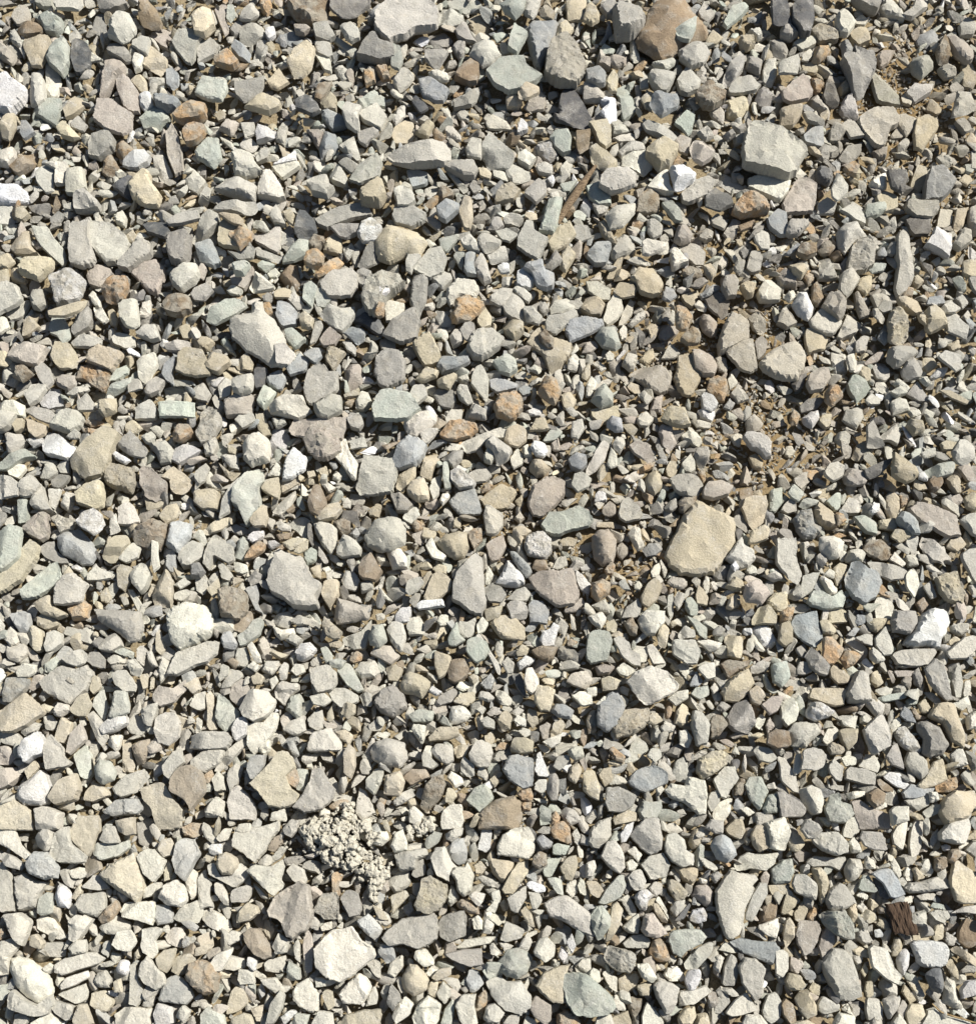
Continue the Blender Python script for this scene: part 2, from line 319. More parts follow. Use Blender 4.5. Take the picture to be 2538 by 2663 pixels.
HERO = """Tf 1823 1400 -88 40 -77 13 -44 -58 -28 -79 -12 -101 4 -90 42 -69 80 -52 86 -31 83 18 58 56 31 88 -1 97 -50 91 -77 72;giant tan boulder with a flat face, below the dusty rose brick-like stone
Nr 1738 76 -76 16 -73 0 -57 -14 -54 -38 -35 -71 3 -87 41 -81 73 -41 103 -6 100 16 68 27 35 43 13 62 -14 73 -46 59 -73 43;huge round brown stone, right of the dark-topped granular grey stone
C 2013 390 -80 3 -69 -52 -48 -65 -15 -62 20 -46 72 -16 85 3 69 30 53 57 20 65 -29 51 -75 38;largest cream boulder stone with white scar, above the orange sandy stone
Gr 679 868 -79 -37 -68 -51 -25 -53 -25 -83 2 -83 8 -59 32 -37 62 12 62 28 86 50 78 71 51 79 24 79 -19 50 -36 41 -68 12 -79 -15;huge grey egg-shaped boulder stone, below and right of the grey-green leaf-shaped slab
C 895 2478 -78 -12 -57 -34 -30 -56 -2 -61 19 -66 46 -28 73 -12 79 9 52 31 30 53 -8 74 -46 64 -73 37;largest peach-grey boulder stone, below and left of the white-topped block with a layered side
G 769 1512 -74 1 -66 -24 -50 -72 -34 -83 -12 -72 21 -61 42 -7 64 4 64 20 53 41 59 63 37 68 -6 63 -34 41 -66 25;huge pale grey triangular boulder stone, right of the dark grey-brown square stone
G 1052 53 -79 -15 -47 -45 -22 -53 24 -61 61 -58 83 -31 80 17 59 20 29 23 5 42 -22 47 -36 58 -58 39 -74 12;largest cracked pale grey boulder stone, above and left of the glossy amber and brown chip
C 1918 2345 -56 -25 -42 -53 -20 -77 12 -74 47 -63 50 -53 34 -36 39 -25 18 23 12 67 1 88 -15 99 -31 94 -53 29;giant two-sided brown-grey boulder stone, right of the round brown stone with a swirl
P 757 2373 -57 -5 -43 -43 -11 -64 22 -81 49 -64 57 1 43 44 27 49 6 66 -11 60 -27 22 -54 12;big taupe heart-shaped boulder stone, above and right of the brown angular stone
S 1526 2585 -66 -33 -55 -54 -28 -54 4 -49 32 -22 64 5 75 32 53 54 4 59 -33 54 -55 11;very large smooth green-grey boulder stone, right of the big sandy tan slab
Cr 498 1624 -65 -25 -43 -44 -11 -57 33 -47 57 -20 57 7 44 29 11 48 -27 64 -54 40;big pale domed cobble, left of the dark grey-brown square stone
Tf 728 2033 -76 5 -52 -17 -25 -44 -3 -77 18 -77 35 -55 40 -33 18 -12 29 16 51 32 45 53 24 64 -14 64 -30 59 -52 26;large flat sandy map-shaped slab, below and right of the glassy grey flint
T 255 1175 -71 26 -55 10 -28 -22 10 -55 27 -60 51 -49 62 -41 48 -12 32 32 16 64 -33 70 -65 43;large two-toned brown-topped wedge, right of the brightest large white quartz block
G 1225 1526 -47 33 -47 -5 -36 -38 -3 -75 13 -86 29 -70 35 0 40 38 29 76 8 71 -19 54;tall grey lance-shaped stone, left of the white pyramidal stone
Gk 1470 163 -48 -14 -32 -49 1 -71 33 -41 52 -1 50 32 23 59 -26 54 -53 32;gritty cemented aggregate lump, below and right of the blue-grey wedge with pale crystal faces
G 2191 2537 -53 -33 -26 -69 1 -69 23 -44 34 -12 45 32 50 53 18 64 -15 61 -31 26 -47 -6;giant wrinkled beige boulder stone, below the pale brown hoof-shaped stone
G 181 1778 -78 -6 -56 -22 -19 -46 19 -38 46 -49 63 -22 52 5 41 21 19 38 3 57 -24 43 -62 21;largest grey-pink boulder stone at the left, left of the grey-green pointed slab
G 973 1240 -45 26 -40 -12 -26 -55 33 -49 63 -44 49 43 1 48 -37 43;large square grey block with cracks, below and right of the flat cream puzzle-shaped piece
gf 1074 2426 -58 -14 -26 -36 12 -41 50 -52 67 -14 61 13 45 24 12 42 -26 29 -58 34 -80 13;large blue-grey slab with a notched end, right of the white-topped block with a layered side
Cr 80 2546 -53 -53 -37 -59 1 -48 28 -26 50 1 55 28 45 50 12 61 -10 50 -42 17 -56 -21;very large smooth pale egg-shaped boulder stone, left of the pale cleaver-shaped slab
Sf 1339 192 -77 -8 -36 -43 -3 -43 24 -43 32 -21 67 8 51 25 7 46 -17 49 -52 27;large mint green slab, right of the glossy amber and brown chip
Tr 1039 634 -65 -4 -33 -52 2 -44 43 -31 70 -6 51 29 11 29 -22 45 -54 32;broad rounded beige stone, right of the frosty white and grey quartz
Pf 1445 1521 -66 -22 -44 -35 4 -35 42 -43 48 -22 58 22 48 49 4 54 -39 27 -55 5;large brown-grey slab, below the snowball-like white quartz
C 2042 943 -68 2 -47 -25 -20 -44 24 -58 40 -44 53 -17 48 15 34 31 32 42 -9 45 -31 34 -58 18;great pale mint boulder stone, left of the round brown-grey knobbly pebble
T 421 2089 -53 -35 -15 -51 12 -49 34 -13 56 14 50 62 -15 68 -26 14 -47 -8;large wrinkled beige stone, below and left of the brown-grey angular slab
T 329 2279 -69 -3 -42 -30 -9 -46 23 -62 34 -24 45 3 45 35 28 68 -9 46 -47 19;large greenish-beige pyramid stone, below and right of the pale blue-green half-moon slab
C 1699 1782 -69 -10 -45 -37 -7 -50 36 -34 63 -4 58 15 20 34 -18 50 -34 34;great pinkish white wedge-shaped boulder stone, above the dull tan crust
Cf 284 633 -51 -43 -40 -54 8 -49 41 -24 52 3 46 25 22 52 -5 54 -29 30 -48 3;big pale cream-yellow disc, above and right of the large snowy white quartz lump
N 1305 2107 -62 12 -40 -10 -18 -26 9 -34 31 -37 47 -21 52 17 41 50 -62 50;broad brown speckled rock, right of the grey-green cracked stone
W 2415 1641 -63 28 -38 -4 -22 -37 5 -58 54 -53 54 -20 32 23 29 45 -6 37 -49 39;big white club-shaped stone, right of the grey rhomboid stone
Cf 664 2178 -59 6 -50 -26 -31 -34 -4 -26 34 -32 61 -43 61 -16 44 1 28 33 1 66 -26 44 -59 22;large sandy yellow slab, below the tall half-shaded block
G 1486 2376 -69 -24 -48 -40 -10 -46 7 -35 39 -8 72 19 61 57 23 46 -20 19 -53 9;very large pale grey wedge-shaped boulder stone, left of the smooth sage heart-shaped stone
Tf 50 1856 -50 -8 -28 -24 -7 -40 15 -54 42 -35 69 -2 47 14 15 35 -12 46 -39 46 -55 25;cracked tan slab with a brown blotch, below the lumpy blue-grey stone
G 1323 2582 -58 -24 -47 -40 -20 -40 -4 -27 31 -30 56 8 59 35 29 57 -9 46 -42 14;irregular pale grey-beige stone, right of the golden curved stone
S 648 1292 -43 7 -37 -20 -5 -64 22 -72 36 -64 39 -36 28 -20 33 29 6 61 -5 72 -15 56 -26 29 -37 23;big pale mint curved stone, below and left of the pale lilac-white fibrous slab
Gr 1005 1389 -56 2 -31 -36 1 -47 34 -41 47 -14 50 24 17 40 -15 45 -47 29;large round blue-tinged grey stone, right of the knobbly ochre-brown egg-shaped stone
S 1024 1052 -56 6 -34 -32 -7 -37 42 -26 69 12 36 39 -50 39;jade green banded stone, above and left of the white rounded block
G 1093 403 -77 -5 -23 -24 58 -32 75 -21 77 11 58 22 -23 28 -66 17 -82 3;long grey bar-shaped stone, left of the faceted grey wedge
Nf 489 2045 -45 -18 -23 -45 4 -56 36 -40 47 9 25 41 9 63 -12 31 -45 14;brown-grey angular slab, above and right of the large wrinkled beige stone
Pf 828 1115 -74 0 -60 -25 0 -27 73 -30 70 -6 59 27 37 27 -38 21 -65 16;pink and orange topped slab, above the coarse pinkish-grey pyramid
Tf 1427 908 -59 -12 -43 -39 -16 -61 -10 -34 17 -28 60 -12 55 10 33 47 17 64 3 58 -16 15 -43 -1;flat star-shaped sandstone, above the spongy orange pebble
Pr 1416 1289 -43 4 -32 -23 1 -47 28 -44 50 -39 55 -6 22 32 -5 53 -32 48 -43 26;round purple-brown stone, above and left of the pale green plate
g 822 2058 -59 39 -38 12 -16 -26 -11 -53 11 -61 33 -26 49 -4 43 18 16 45 -27 55;large three-cornered grey stone, right of the large flat sandy map-shaped slab
Df 1487 283 -35 15 -30 -39 -5 -72 16 -34 38 1 60 37 43 53 -43 31 -46 7;dark slate triangle, above the domed sage pebble
Gf 833 994 -43 13 -33 -28 -14 -47 11 -47 22 -28 46 -28 46 21 22 37 -24 59 -35 48;large cracked grey-beige slab, left of the rust-spotted brown-grey pebble
Gf 2287 328 -54 -22 -13 -44 30 -44 49 -19 46 -3 27 8 14 51 -8 54 -40 19 -54 -3;broad pale pinkish shield-shaped stone, right of the brilliant white quartz tooth
gr 320 1627 -74 -44 43 -39 51 4 37 37 16 42 -17 13 -60 -12;big dark grey stone beside a pale cobble, right of the pink-topped split block
Tf 45 1475 -61 24 -23 -8 15 -46 36 -68 58 -52 52 -19 15 35 -34 65 -61 68;long curved tan slab, left of the sage green flat plate
Bf 2242 1511 -44 -6 -22 -50 -6 -50 10 -33 37 -23 48 5 37 37 5 59 -22 42 -39 15;big slate-grey angular stone, below the rosy brown stone in a hollow
Gk 990 759 -49 23 -38 -31 5 -47 46 -42 60 -20 16 12 -5 56 -32 50;rough grey stone with a white vein, right of the large grey-beige block
Gf 211 637 -30 -55 -21 -61 22 -63 19 -23 38 37 33 48 0 58 -27 50 -32 4;flat-topped grey slab with layered edge, left of the big pale cream-yellow disc
Sf 1476 1352 -67 12 -48 -21 -21 -21 0 -26 27 -37 54 -23 65 1 54 17 6 28 -16 39 -54 34;pale green plate, above and right of the snowball-like white quartz
P 2085 510 -52 15 -12 -44 10 -50 40 -28 34 15 26 42 -44 48;broad lilac-grey stone, above and right of the deep blue-grey rhombus
P 296 308 -41 -48 -4 -48 48 -10 45 28 24 41 -20 30 -50 3;irregular pinkish taupe stone, above the bright white quartz chunk
g 1012 956 -38 10 -33 -28 -6 -49 27 -44 43 -17 38 32 -6 54 -27 43;irregular mid grey stone, above the jade green banded stone
Pf 2438 1352 -75 -26 -56 -45 -18 -37 20 -21 44 -10 52 17 58 39 25 44 -2 28 -45 6;large flat taupe slab, right of the rosy brown stone in a hollow
B 2233 178 -46 -21 -35 -32 -13 -26 -19 -48 3 -40 14 -37 33 -34 41 -5 38 12 24 39 11 68 -3 71 -19 49 -35 6;jagged blue-grey arrowhead stone, above and left of the slim green-grey blade
Gf 510 1709 -74 44 -50 -13 -1 -29 29 -42 59 -40 53 -7 26 15 4 20 -44 47;pale triangular slate under the domed cobble, below the big pale domed cobble
Br 197 1425 -48 -29 -24 -42 9 -48 41 -18 55 15 41 39 14 42 -7 28 -35 15 -45 -2;large smooth blue-grey cobble, below the rough white-grey crystal ball
B 1409 106 -38 -30 -25 -49 35 -52 43 -44 29 -3 10 40 -3 67 -17 67 -36 2;blue-grey wedge with pale crystal faces, above and right of the large mint green slab
Cf 1789 2065 -62 -11 -43 -27 -10 -22 0 -44 44 -33 49 0 44 48 27 54 -10 21 -43 11;broad pale shield with a split top, right of the pale turquoise stone
Wk 169 742 -44 -30 10 -49 48 -17 48 8 29 35 -20 51 -28 18 -39 -14;large snowy white quartz lump, above the dark sage green faceted stone
Pk 836 1147 -46 -11 -30 -32 -8 -54 13 -27 46 -11 48 22 19 44 -8 49 -36 22;coarse pinkish-grey pyramid, below the pink and orange topped slab
Cf 1343 2194 -48 1 -35 -23 -7 -37 30 -42 44 -15 47 17 30 39 -13 33 -48 28;broad olive-cream octagonal slab, below the broad brown speckled rock
Tf 2503 2295 -32 -24 -23 -51 -13 -54 20 -30 47 -3 47 52 4 54 -18 46 -34 8;large standing beige slab, right of the long horizontal grey stone
Tk 1119 2328 -41 24 -27 -8 -22 -41 0 -52 22 -36 43 -25 43 8 22 40 -6 48 -33 40;rough brown sandstone lump, left of the wrinkled cream stone
O 525 2540 -43 2 -32 -31 -11 -42 25 -36 46 -4 38 40 6 50 -27 23;orange-brown glossy stone, above and right of the large blue-grey pentagon
T 2495 2088 -51 25 -37 -12 -10 -34 17 -29 44 -34 49 -7 17 42 -32 53;grey-tan stepped block, above the broad cratered grey stone
Tf 1782 974 -22 -13 -20 -46 7 -56 34 -40 40 9 18 52 -3 55 -22 36 -31 9;flat sandy tablet half in shadow, left of the speckled lilac-grey pebble
g 1632 46 -40 -24 -21 -41 0 -35 27 -30 46 0 38 24 11 46 -29 49 -35 8;dark-topped granular grey stone, left of the huge round brown stone
Gf 176 2205 -46 22 -30 -37 -8 -53 8 -53 14 -10 51 17 46 39 3 39 -35 36;U-shaped pale grey slab, below and left of the large peach-beige slab
G 886 742 -53 -9 -21 -36 28 -41 44 -25 44 8 28 29 7 32 -31 29 -48 8;large grey-beige block, below and right of the bright orange stone peppered with holes
Tf 224 2174 -37 -17 -18 -52 36 -52 36 -12 20 37 9 51 -13 32 -34 10;large peach-beige slab, left of the pale blue-green half-moon slab
G 1681 2176 -43 -3 -27 -24 -5 -46 30 -51 43 3 38 35 11 46 -11 30 -32 8;large pale grey double-lobed stone, below the pale turquoise stone
G 2345 686 -20 64 -12 9 -17 -18 -17 -56 -12 -72 -4 -77 15 -61 21 -18 29 15 26 47 5 74 -12 85;tall standing grey shard, below the jagged charcoal flake
Nk 391 1392 -50 -1 -28 -28 10 -44 45 -28 42 10 26 37 -6 34 -39 21;coarse dark brown stone under a pale sliver, left of the blue-grey domino-shaped stone
Gr 1007 1956 -44 -5 -33 -27 -1 -37 43 -27 53 11 32 38 -12 33 -39 17;big smooth grey egg on crumbs, left of the lumpy pinkish oval stone
G 1257 893 -46 14 -30 -24 -14 -35 24 -38 54 -11 41 14 -3 43 -24 41;large grey stone with vertical striations, below the peach stone with brown spots
W 94 2054 -48 22 -40 -11 -7 -33 14 -54 31 -33 39 -5 31 32 14 41 -29 38;large smooth white stone, left of the large smooth beige wedge
Sf 116 1511 -62 26 -19 -17 14 -44 30 -50 41 -23 46 -6 19 21 -13 42 -56 48;sage green flat plate, left of the big mottled beige stone
Wf 2421 2481 -47 -10 -50 -31 -12 -34 31 -31 45 -10 42 17 26 36 -6 36 -34 23;large white-grey hexagonal slab, above the blue-black pebble
Gr 670 1835 -46 8 -27 -30 -18 -41 22 -41 47 -14 38 13 22 29 -5 43 -32 29;large pale dome with a grey underside, right of the flat celadon arrowhead
g 1051 853 -57 16 -35 -17 25 -52 41 -17 33 27 -8 40;irregular mid grey stone, above and left of the sandy brown angular stone
Sf 25 1423 -41 -32 2 -59 35 -48 29 -5 29 22 -14 60 -41 60;big sage slab cut by the left border, above the long curved tan slab
Tf 1443 2558 -48 5 -32 -27 6 -43 39 -49 28 -22 23 16 28 49 -5 49 -37 22;big sandy tan slab, left of the very large smooth green-grey boulder stone
T 41 2118 -41 -32 -3 -37 40 -10 46 39 -41 39;five-sided tan stone, below and left of the large smooth white stone
G 79 2313 -38 -31 -14 -42 18 -23 46 -18 29 12 18 44 -25 55 -36 7;pale cracked block, left of the white rounded prism
P 2259 2116 -45 -30 -23 -35 -2 -19 26 -8 58 3 53 41 -23 41 -39 3;large pinkish brown stone at the bottom of a shadow, above the pale grey tongue-shaped slab
Gf 2056 1456 -37 -54 12 -54 17 -27 12 -11 28 32 17 60 -10 43 -37 11;tall grey slab at the foot of a hollow, below the grey-blue knobbly stone
N 609 1563 -41 -26 -20 -37 18 -34 32 -15 34 28 13 45 -36 39;dark grey-brown square stone, above the rough brown stone on sage slate
Gf 1705 988 -67 -14 -46 -33 14 -38 41 -8 41 0 30 32 9 38 -19 22;broad pale greige heart-like slab, left of the flat sandy tablet half in shadow
W 28 245 -44 -39 -6 -58 2 -39 40 -15 42 -1 29 28 4 53 -23 47 -44 26;grey and white marbled stone, left of the blue-grey slate flake
G 1904 868 -36 22 -23 -21 -6 -53 10 -45 40 -29 45 12 21 22 -17 44 -33 50;tall pale stone with a stepped shoulder, above the wrinkled grey block
Tk 1645 1876 -51 15 -29 -28 4 -33 41 -36 41 -6 31 15 4 32 -40 43;dull tan crust, right of the striped blue-grey stone
B 1352 2002 -44 -2 -27 -35 -6 -40 32 -29 35 -8 32 41 5 47 -27 25;large smooth blue-grey boulder stone, above the broad brown speckled rock
P 393 721 -49 -9 -30 -34 13 -44 43 -17 35 7 19 45 -3 39 -30 12;brown-grey stone with a yellow face, above the pale upright block
Br 1063 1180 -44 21 -25 -27 -4 -44 29 -38 45 -17 37 5 18 32 -20 38 -39 32;large blue-grey cobble with a chipped lower side, below the white rounded block
G 1958 2543 -36 -28 -22 -50 5 -50 32 -23 26 -1 26 42 5 58 -12 37 -28 15;tall wrinkled grey stone, right of the large flat pale sage paddle
B 1584 1851 -33 13 -28 -19 5 -52 21 -46 40 -14 27 30 -6 51 -28 35;striped blue-grey stone, left of the dull tan crust
Tf 501 946 -41 15 -35 -28 -19 -42 27 -34 41 -1 46 28 8 34 -24 26;yellow-tan slab over a pale lens, below and left of the grey-green leaf-shaped slab
G 1925 923 -44 -16 -22 -35 0 -38 32 -38 43 38 27 46 0 38 -33 3;wrinkled grey block, above and right of the brown-orange stone dotted with pits
G 628 2088 -36 -2 -28 -34 -6 -45 21 -18 37 9 37 44 -28 44;tall half-shaded block, above the large sandy yellow slab
C 701 2277 -58 -12 -36 -28 2 -22 34 -41 40 -22 29 10 40 26 7 53 -14 32 -41 5;large pale block with dark edge, below the large sandy yellow slab
Sr 1338 2505 -43 -1 -19 -34 8 -39 35 -28 46 -12 30 26 8 42 -24 31 -40 15;round blue-green knobbly stone, above and right of the golden curved stone
B 481 2230 -31 8 -21 -35 -4 -51 23 -46 39 -8 17 30 1 62 -21 41;tall blue-grey prism, below the pale orange flat stone
G 180 1534 -36 19 -34 -13 -12 -35 10 -43 37 -24 47 -13 31 30 -7 38 -34 36;big mottled beige stone, right of the sage green flat plate
Bf 2098 1638 -44 -12 -30 -39 24 -47 29 -12 38 21 19 48 -8 31 -30 10;broad blue-grey slab, above and left of the ginger brown angular stone
T 2469 1877 -54 -13 -33 -45 -11 -51 11 -45 21 -7 38 42 38 66 5 47 -17 4;long cream prism, above and right of the large dark grey folded stone
G 1285 401 -31 -22 -14 -57 53 8 40 35 -14 35 -33 0;large pale grey kite-shaped stone, right of the faceted grey wedge
B 2436 484 -35 3 -21 -40 6 -48 44 -7 33 14 11 36 -35 41;large dark blue-grey triangular stone, right of the charcoal slate square
Gk 2243 659 -40 36 -32 -12 -13 -34 4 -34 14 -45 36 -29 31 -1 25 31 4 47 -29 42;rough gravel-crusted lump, below and right of the split-looking grey cobble
g 1014 1823 -43 3 -24 -29 8 -43 36 -18 46 20 8 41 -29 25;rounded mid grey stone, below and left of the peach-tan rounded square stone
Nk 806 28 -57 -36 54 -36 46 -1 40 29 5 32 -33 18 -57 -6;coarse brown stone, above the large cream teardrop stone
Bf 1968 2467 -68 -17 -38 -26 -5 -20 43 -17 60 1 38 42 11 31 -38 10;dark blue-grey slate with a brown end, above the tall wrinkled grey stone
Cf 682 1904 -36 -2 -28 -23 5 -26 26 -50 43 -45 37 -7 16 20 -6 47 -22 58 -39 31;pale beige blade, right of the flat celadon arrowhead
g 893 562 -74 12 -19 -18 43 -32 65 -24 70 -2 21 9 -38 33 -65 25;long brown-grey ledge-like stone, left of the frosty white and grey quartz
Bf 1687 2026 -55 9 -33 -21 -6 -32 16 -37 48 -15 48 12 16 23 -6 33 -28 28;dark blue-grey slate lens, above the pale turquoise stone
T 378 488 -42 -3 -23 -30 -4 -47 15 -33 12 -20 42 18 31 45 1 45 -34 24;mustard yellow angular stone, below the bright white quartz chunk
G 2283 1911 -39 -14 -4 -47 12 -52 29 -14 29 29 -9 51 -20 45;tall grey rectangular stone, left of the lumpy pure white cluster
g 2419 1921 -32 -40 -10 -46 23 -30 50 14 33 41 1 46 -18 35 -15 -2 -29 -19;large dark grey folded stone, right of the lumpy pure white cluster
G 82 2610 -60 -14 -44 -36 -12 -9 15 2 53 -25 59 2 43 29 10 34 -60 13;elongated pale grey-beige stone, below and left of the pale cleaver-shaped slab
Sf 1556 1679 -32 28 -27 -31 -5 -39 28 -37 36 -10 22 39 -21 47;tall olive-green flat stone, right of the rough charcoal-blue stone
Pr 1574 1420 -34 -29 -18 -43 10 -45 29 -18 29 14 20 41 -7 47 -28 31;upright pinkish-grey rounded block, below and right of the pale green plate
B 461 2578 -47 23 -28 -31 -1 -42 26 -26 43 12 21 34 -17 31;large blue-grey pentagon, below and left of the orange-brown glossy stone
g 466 642 -30 -33 -11 -39 16 -44 32 -28 27 16 21 40 0 48 -22 37 -33 -1;irregular mid grey stone, above and right of the brown-grey stone with a yellow face
Cf 2004 486 -58 -23 -25 -31 34 -12 51 -15 45 15 18 39 -14 23 -55 1;cream slab below the cream boulder, above and right of the orange sandy stone
Cr 667 1166 -34 -8 -24 -32 9 -40 31 -24 36 8 31 30 -13 44 -34 25;cream-yellow rounded block, left of the white quartz with a split
g 1176 2403 -35 -2 -25 -21 2 -29 30 -35 38 -18 35 30 -8 47 -33 30;square dark grey rock, above the dark striated grey slab
P 394 1257 -31 -29 -23 -45 1 -39 42 -1 39 31 12 47 -15 31 -28 4;pinkish grey stone with a shaded face, left of the pale yellow cracked chip
P 67 918 -45 0 -35 -30 -13 -33 58 -14 47 5 30 32 -2 27 -40 13;pink-grey loaf-shaped stone, below and left of the dark sage green faceted stone
G 435 1893 -34 9 -29 -23 -7 -39 20 -37 36 -15 31 26 4 44 -23 36;large pinkish hexagonal stone, right of the white ribbed bar of quartz
Sf 1783 2446 -42 -18 -32 -26 17 -29 39 -26 52 -7 39 9 6 25 -10 41 -32 31 -42 4;large flat pale sage paddle, right of the rust orange crumbly rock
Pr 914 1586 -46 22 -38 -33 0 -22 27 -11 49 -16 44 22 -38 38;pale tan rock overlapping a grey dome, above and left of the two-tone grey-green egg
C 928 2575 -49 10 -25 -17 2 -42 24 -33 38 -6 30 15 13 37 -35 34;smooth white-cream trapezoid, below the largest peach-grey boulder stone
Cf 797 2591 -37 -11 -24 -33 9 -49 25 -17 36 -6 31 37 14 43 -18 26 -34 10;smooth yellowish-grey tablet, left of the smooth white-cream trapezoid
G 1385 626 -39 -6 -17 -47 2 -47 5 -23 40 -4 29 18 16 53 -1 42 -39 15;large ridged taupe stone, below and left of the tall green-grey pillar stone
C 759 1057 -56 -4 -24 -26 31 -26 36 -4 52 12 20 31 -56 18;elongated cream stone, above the white quartz with a split
Tf 603 611 -30 -27 -19 -37 40 -24 46 3 19 36 -19 30 -35 19;broad cream slab under an orange chip, left of the orange-brown triangular chip
Tk 312 1241 -39 -13 -25 -37 2 -31 35 -23 40 20 29 39 -9 31 -36 15;crusty tan block, below the dark grey-green tetrahedron
Cf 204 2503 -58 6 -36 -10 23 -26 45 -26 72 -10 45 6 -36 33 -58 25;pale cleaver-shaped slab, below and right of the bright pale wedge
g 2443 1768 -39 -28 -12 -55 9 -44 20 -12 34 48 20 53 -7 31 -28 4;dark glittering grey stone, below the big white club-shaped stone
G 1764 2211 -37 -16 -29 -38 -7 -46 15 -27 20 0 42 11 39 38 9 44 -18 27 -34 6;pale grey slipper-shaped stone, above and right of the large faceted grey-green stone
Tr 1917 1787 -41 12 -30 -9 2 -36 27 -47 43 -9 24 18 2 39 -30 34;large round tan cobble, below the purple-brown slab with glitter
Gf 1125 680 -49 21 -20 -17 -12 -33 21 -36 37 -6 26 32 -6 43;tall grey slab standing above a dark spike, right of the broad rounded beige stone
T 1721 397 -43 -4 -18 -26 3 -37 41 -18 41 1 20 36 -7 42 -40 6;stone patterned tan and grey, above and left of the white and pink crystal stone
B 111 2254 -43 -5 -19 -37 14 -37 43 1 35 28 3 33 -30 20;pale blue-grey pillow, above the pale cracked block
G 490 125 -24 -41 11 -46 41 -25 24 0 16 32 8 43 -5 37 -30 8 -40 -11;rounded pale grey-beige stone, below and right of the tawny brown wedge
g 1925 1867 -35 -3 -16 -35 11 -46 27 -24 38 14 21 41 -11 35 -30 19;steel grey angular boulder stone, below the large round tan cobble
T 99 127 -34 -27 -7 -27 9 -32 31 -30 36 -11 31 14 9 49 -15 46 -26 19 -37 -5;rounded tan stone, below the two-sided sage green wedge
Dr 2088 44 -31 -22 -4 -55 23 -39 26 10 18 43 -4 51 -31 10;shaded black-grey oval at the top edge, above and left of the crumbly golden lump
G 551 1927 -54 -14 -16 -25 38 -22 54 -3 38 19 -11 24 -54 19;elongated pale grey-beige stone, below the flat celadon arrowhead
C 2300 2505 -43 -34 -32 -47 6 -34 12 -18 22 10 44 31 28 53 -5 34 -32 10;cream scalloped stone with a dark hole, above the dark grey round-shouldered stone
Gk 541 1107 -22 8 -17 -36 5 -52 35 -25 37 2 10 40 -17 46 -30 19;lumpy greenish grey block, above and right of the white angular streak of quartz
Tr 1180 1415 -45 -8 -18 -27 15 -38 36 -29 42 8 26 30 4 36 -18 25 -39 3;split beige oval, below the layered slate-grey block
T 1685 735 -47 -7 -26 -34 12 -40 29 -18 39 4 29 31 12 36 -20 25 -31 4;sandy stone with a grey-green flush, below the yellowish split stone with flat top
T 1322 1631 -49 -10 -35 -27 -8 -32 19 -27 41 0 41 33 14 33 -19 28;large mottled tan stone, above and right of the dark green-grey hexagonal stone
T 785 158 -39 4 -20 -28 13 -50 34 -28 24 21 5 40 -20 40;large cream teardrop stone, above the charcoal stone in deep shadow
Sk 2178 2405 -48 -26 -29 -34 14 -37 36 -4 39 34 25 39 -2 28 -34 1;white mint stone with a pitted foot, above and right of the pale brown hoof-shaped stone
Bf 1518 853 -47 10 -42 -22 -1 -30 45 -22 50 -6 26 10 2 21 -36 37;reddish-topped striped slate, left of the chunky pale green-white pebble
G 2236 1788 -38 17 -22 -21 -11 -43 5 -45 21 -32 27 17 32 33 16 38 -27 38;grey boot-shaped stone, right of the sandy orange slab
Gf 565 1438 -33 7 -19 -36 -8 -47 8 -42 40 -15 46 18 30 29 -8 7 -19 45 -35 29;broad taupe slab, above the dark grey-brown square stone
Sf 592 1857 -33 7 -24 -52 -3 -41 19 -14 35 -3 30 24 -3 48 -24 29;flat celadon arrowhead, left of the pale beige blade
G 618 489 -61 1 -29 -29 6 -26 52 -2 42 34 -10 20;elongated pale grey-beige stone, above the orange-brown triangular chip
W 156 1163 -48 -16 -29 -43 -4 -32 34 -5 44 6 39 22 17 30 -21 22 -37 17;brightest large white quartz block, below the smooth beige wedge
C 361 2376 -47 -8 -31 -29 42 -32 42 9 34 30 2 19 -41 9;cream lozenge block, below the large greenish-beige pyramid stone
C 2020 2169 -30 -28 18 -44 35 -7 24 42 -19 37 -25 -1;irregular cream stone, above and right of the long pale ragged slab
C 395 2246 -38 -19 -16 -37 6 -37 38 -8 27 25 6 49 -21 25;pink-cream angular stone, right of the large greenish-beige pyramid stone
Gf 132 640 -48 -50 -7 -47 12 -18 36 9 41 45 30 53 3 28 -24 1 -40 -26;slanting grey-beige slab in a long dark shadow, above and right of the olive-tan block
g 981 134 -51 15 -26 -28 -7 -47 9 -15 41 -4 47 23 9 31 -23 23;irregular mid grey stone, below and left of the largest cracked pale grey boulder stone
G 239 2349 -44 8 -28 -24 5 -27 37 -29 40 14 16 36 -28 25;irregular pale grey-beige stone, right of the white rounded prism
Gf 2378 1707 -58 -5 -39 -16 4 -19 47 -19 53 -11 37 22 -1 27 -45 22;grey oval slab beneath the white club, below the big white club-shaped stone
Pf 2100 2438 -32 -10 -21 -43 27 -40 33 -21 22 12 6 39 -10 47 -27 17;flat pink-grey shield, left of the pale brown hoof-shaped stone
C 1110 2636 -37 8 -18 -29 3 -46 36 -24 31 19 14 36 -29 36;rounded cream stone, below the large smooth beige pebble
T 174 2058 -44 18 -17 -26 26 -47 37 -4 26 23 -28 34;large smooth beige wedge, right of the large smooth white stone
G 879 822 -49 -10 -19 -29 8 -18 41 -26 46 -2 14 41 -8 33 -35 9;heart-shaped pale grey stone, below the large grey-beige block
Gk 1611 2494 -38 -12 -27 -34 0 -28 38 -17 43 15 27 37 -6 31 -33 10;large crusted grey-tan stone, left of the rust orange crumbly rock
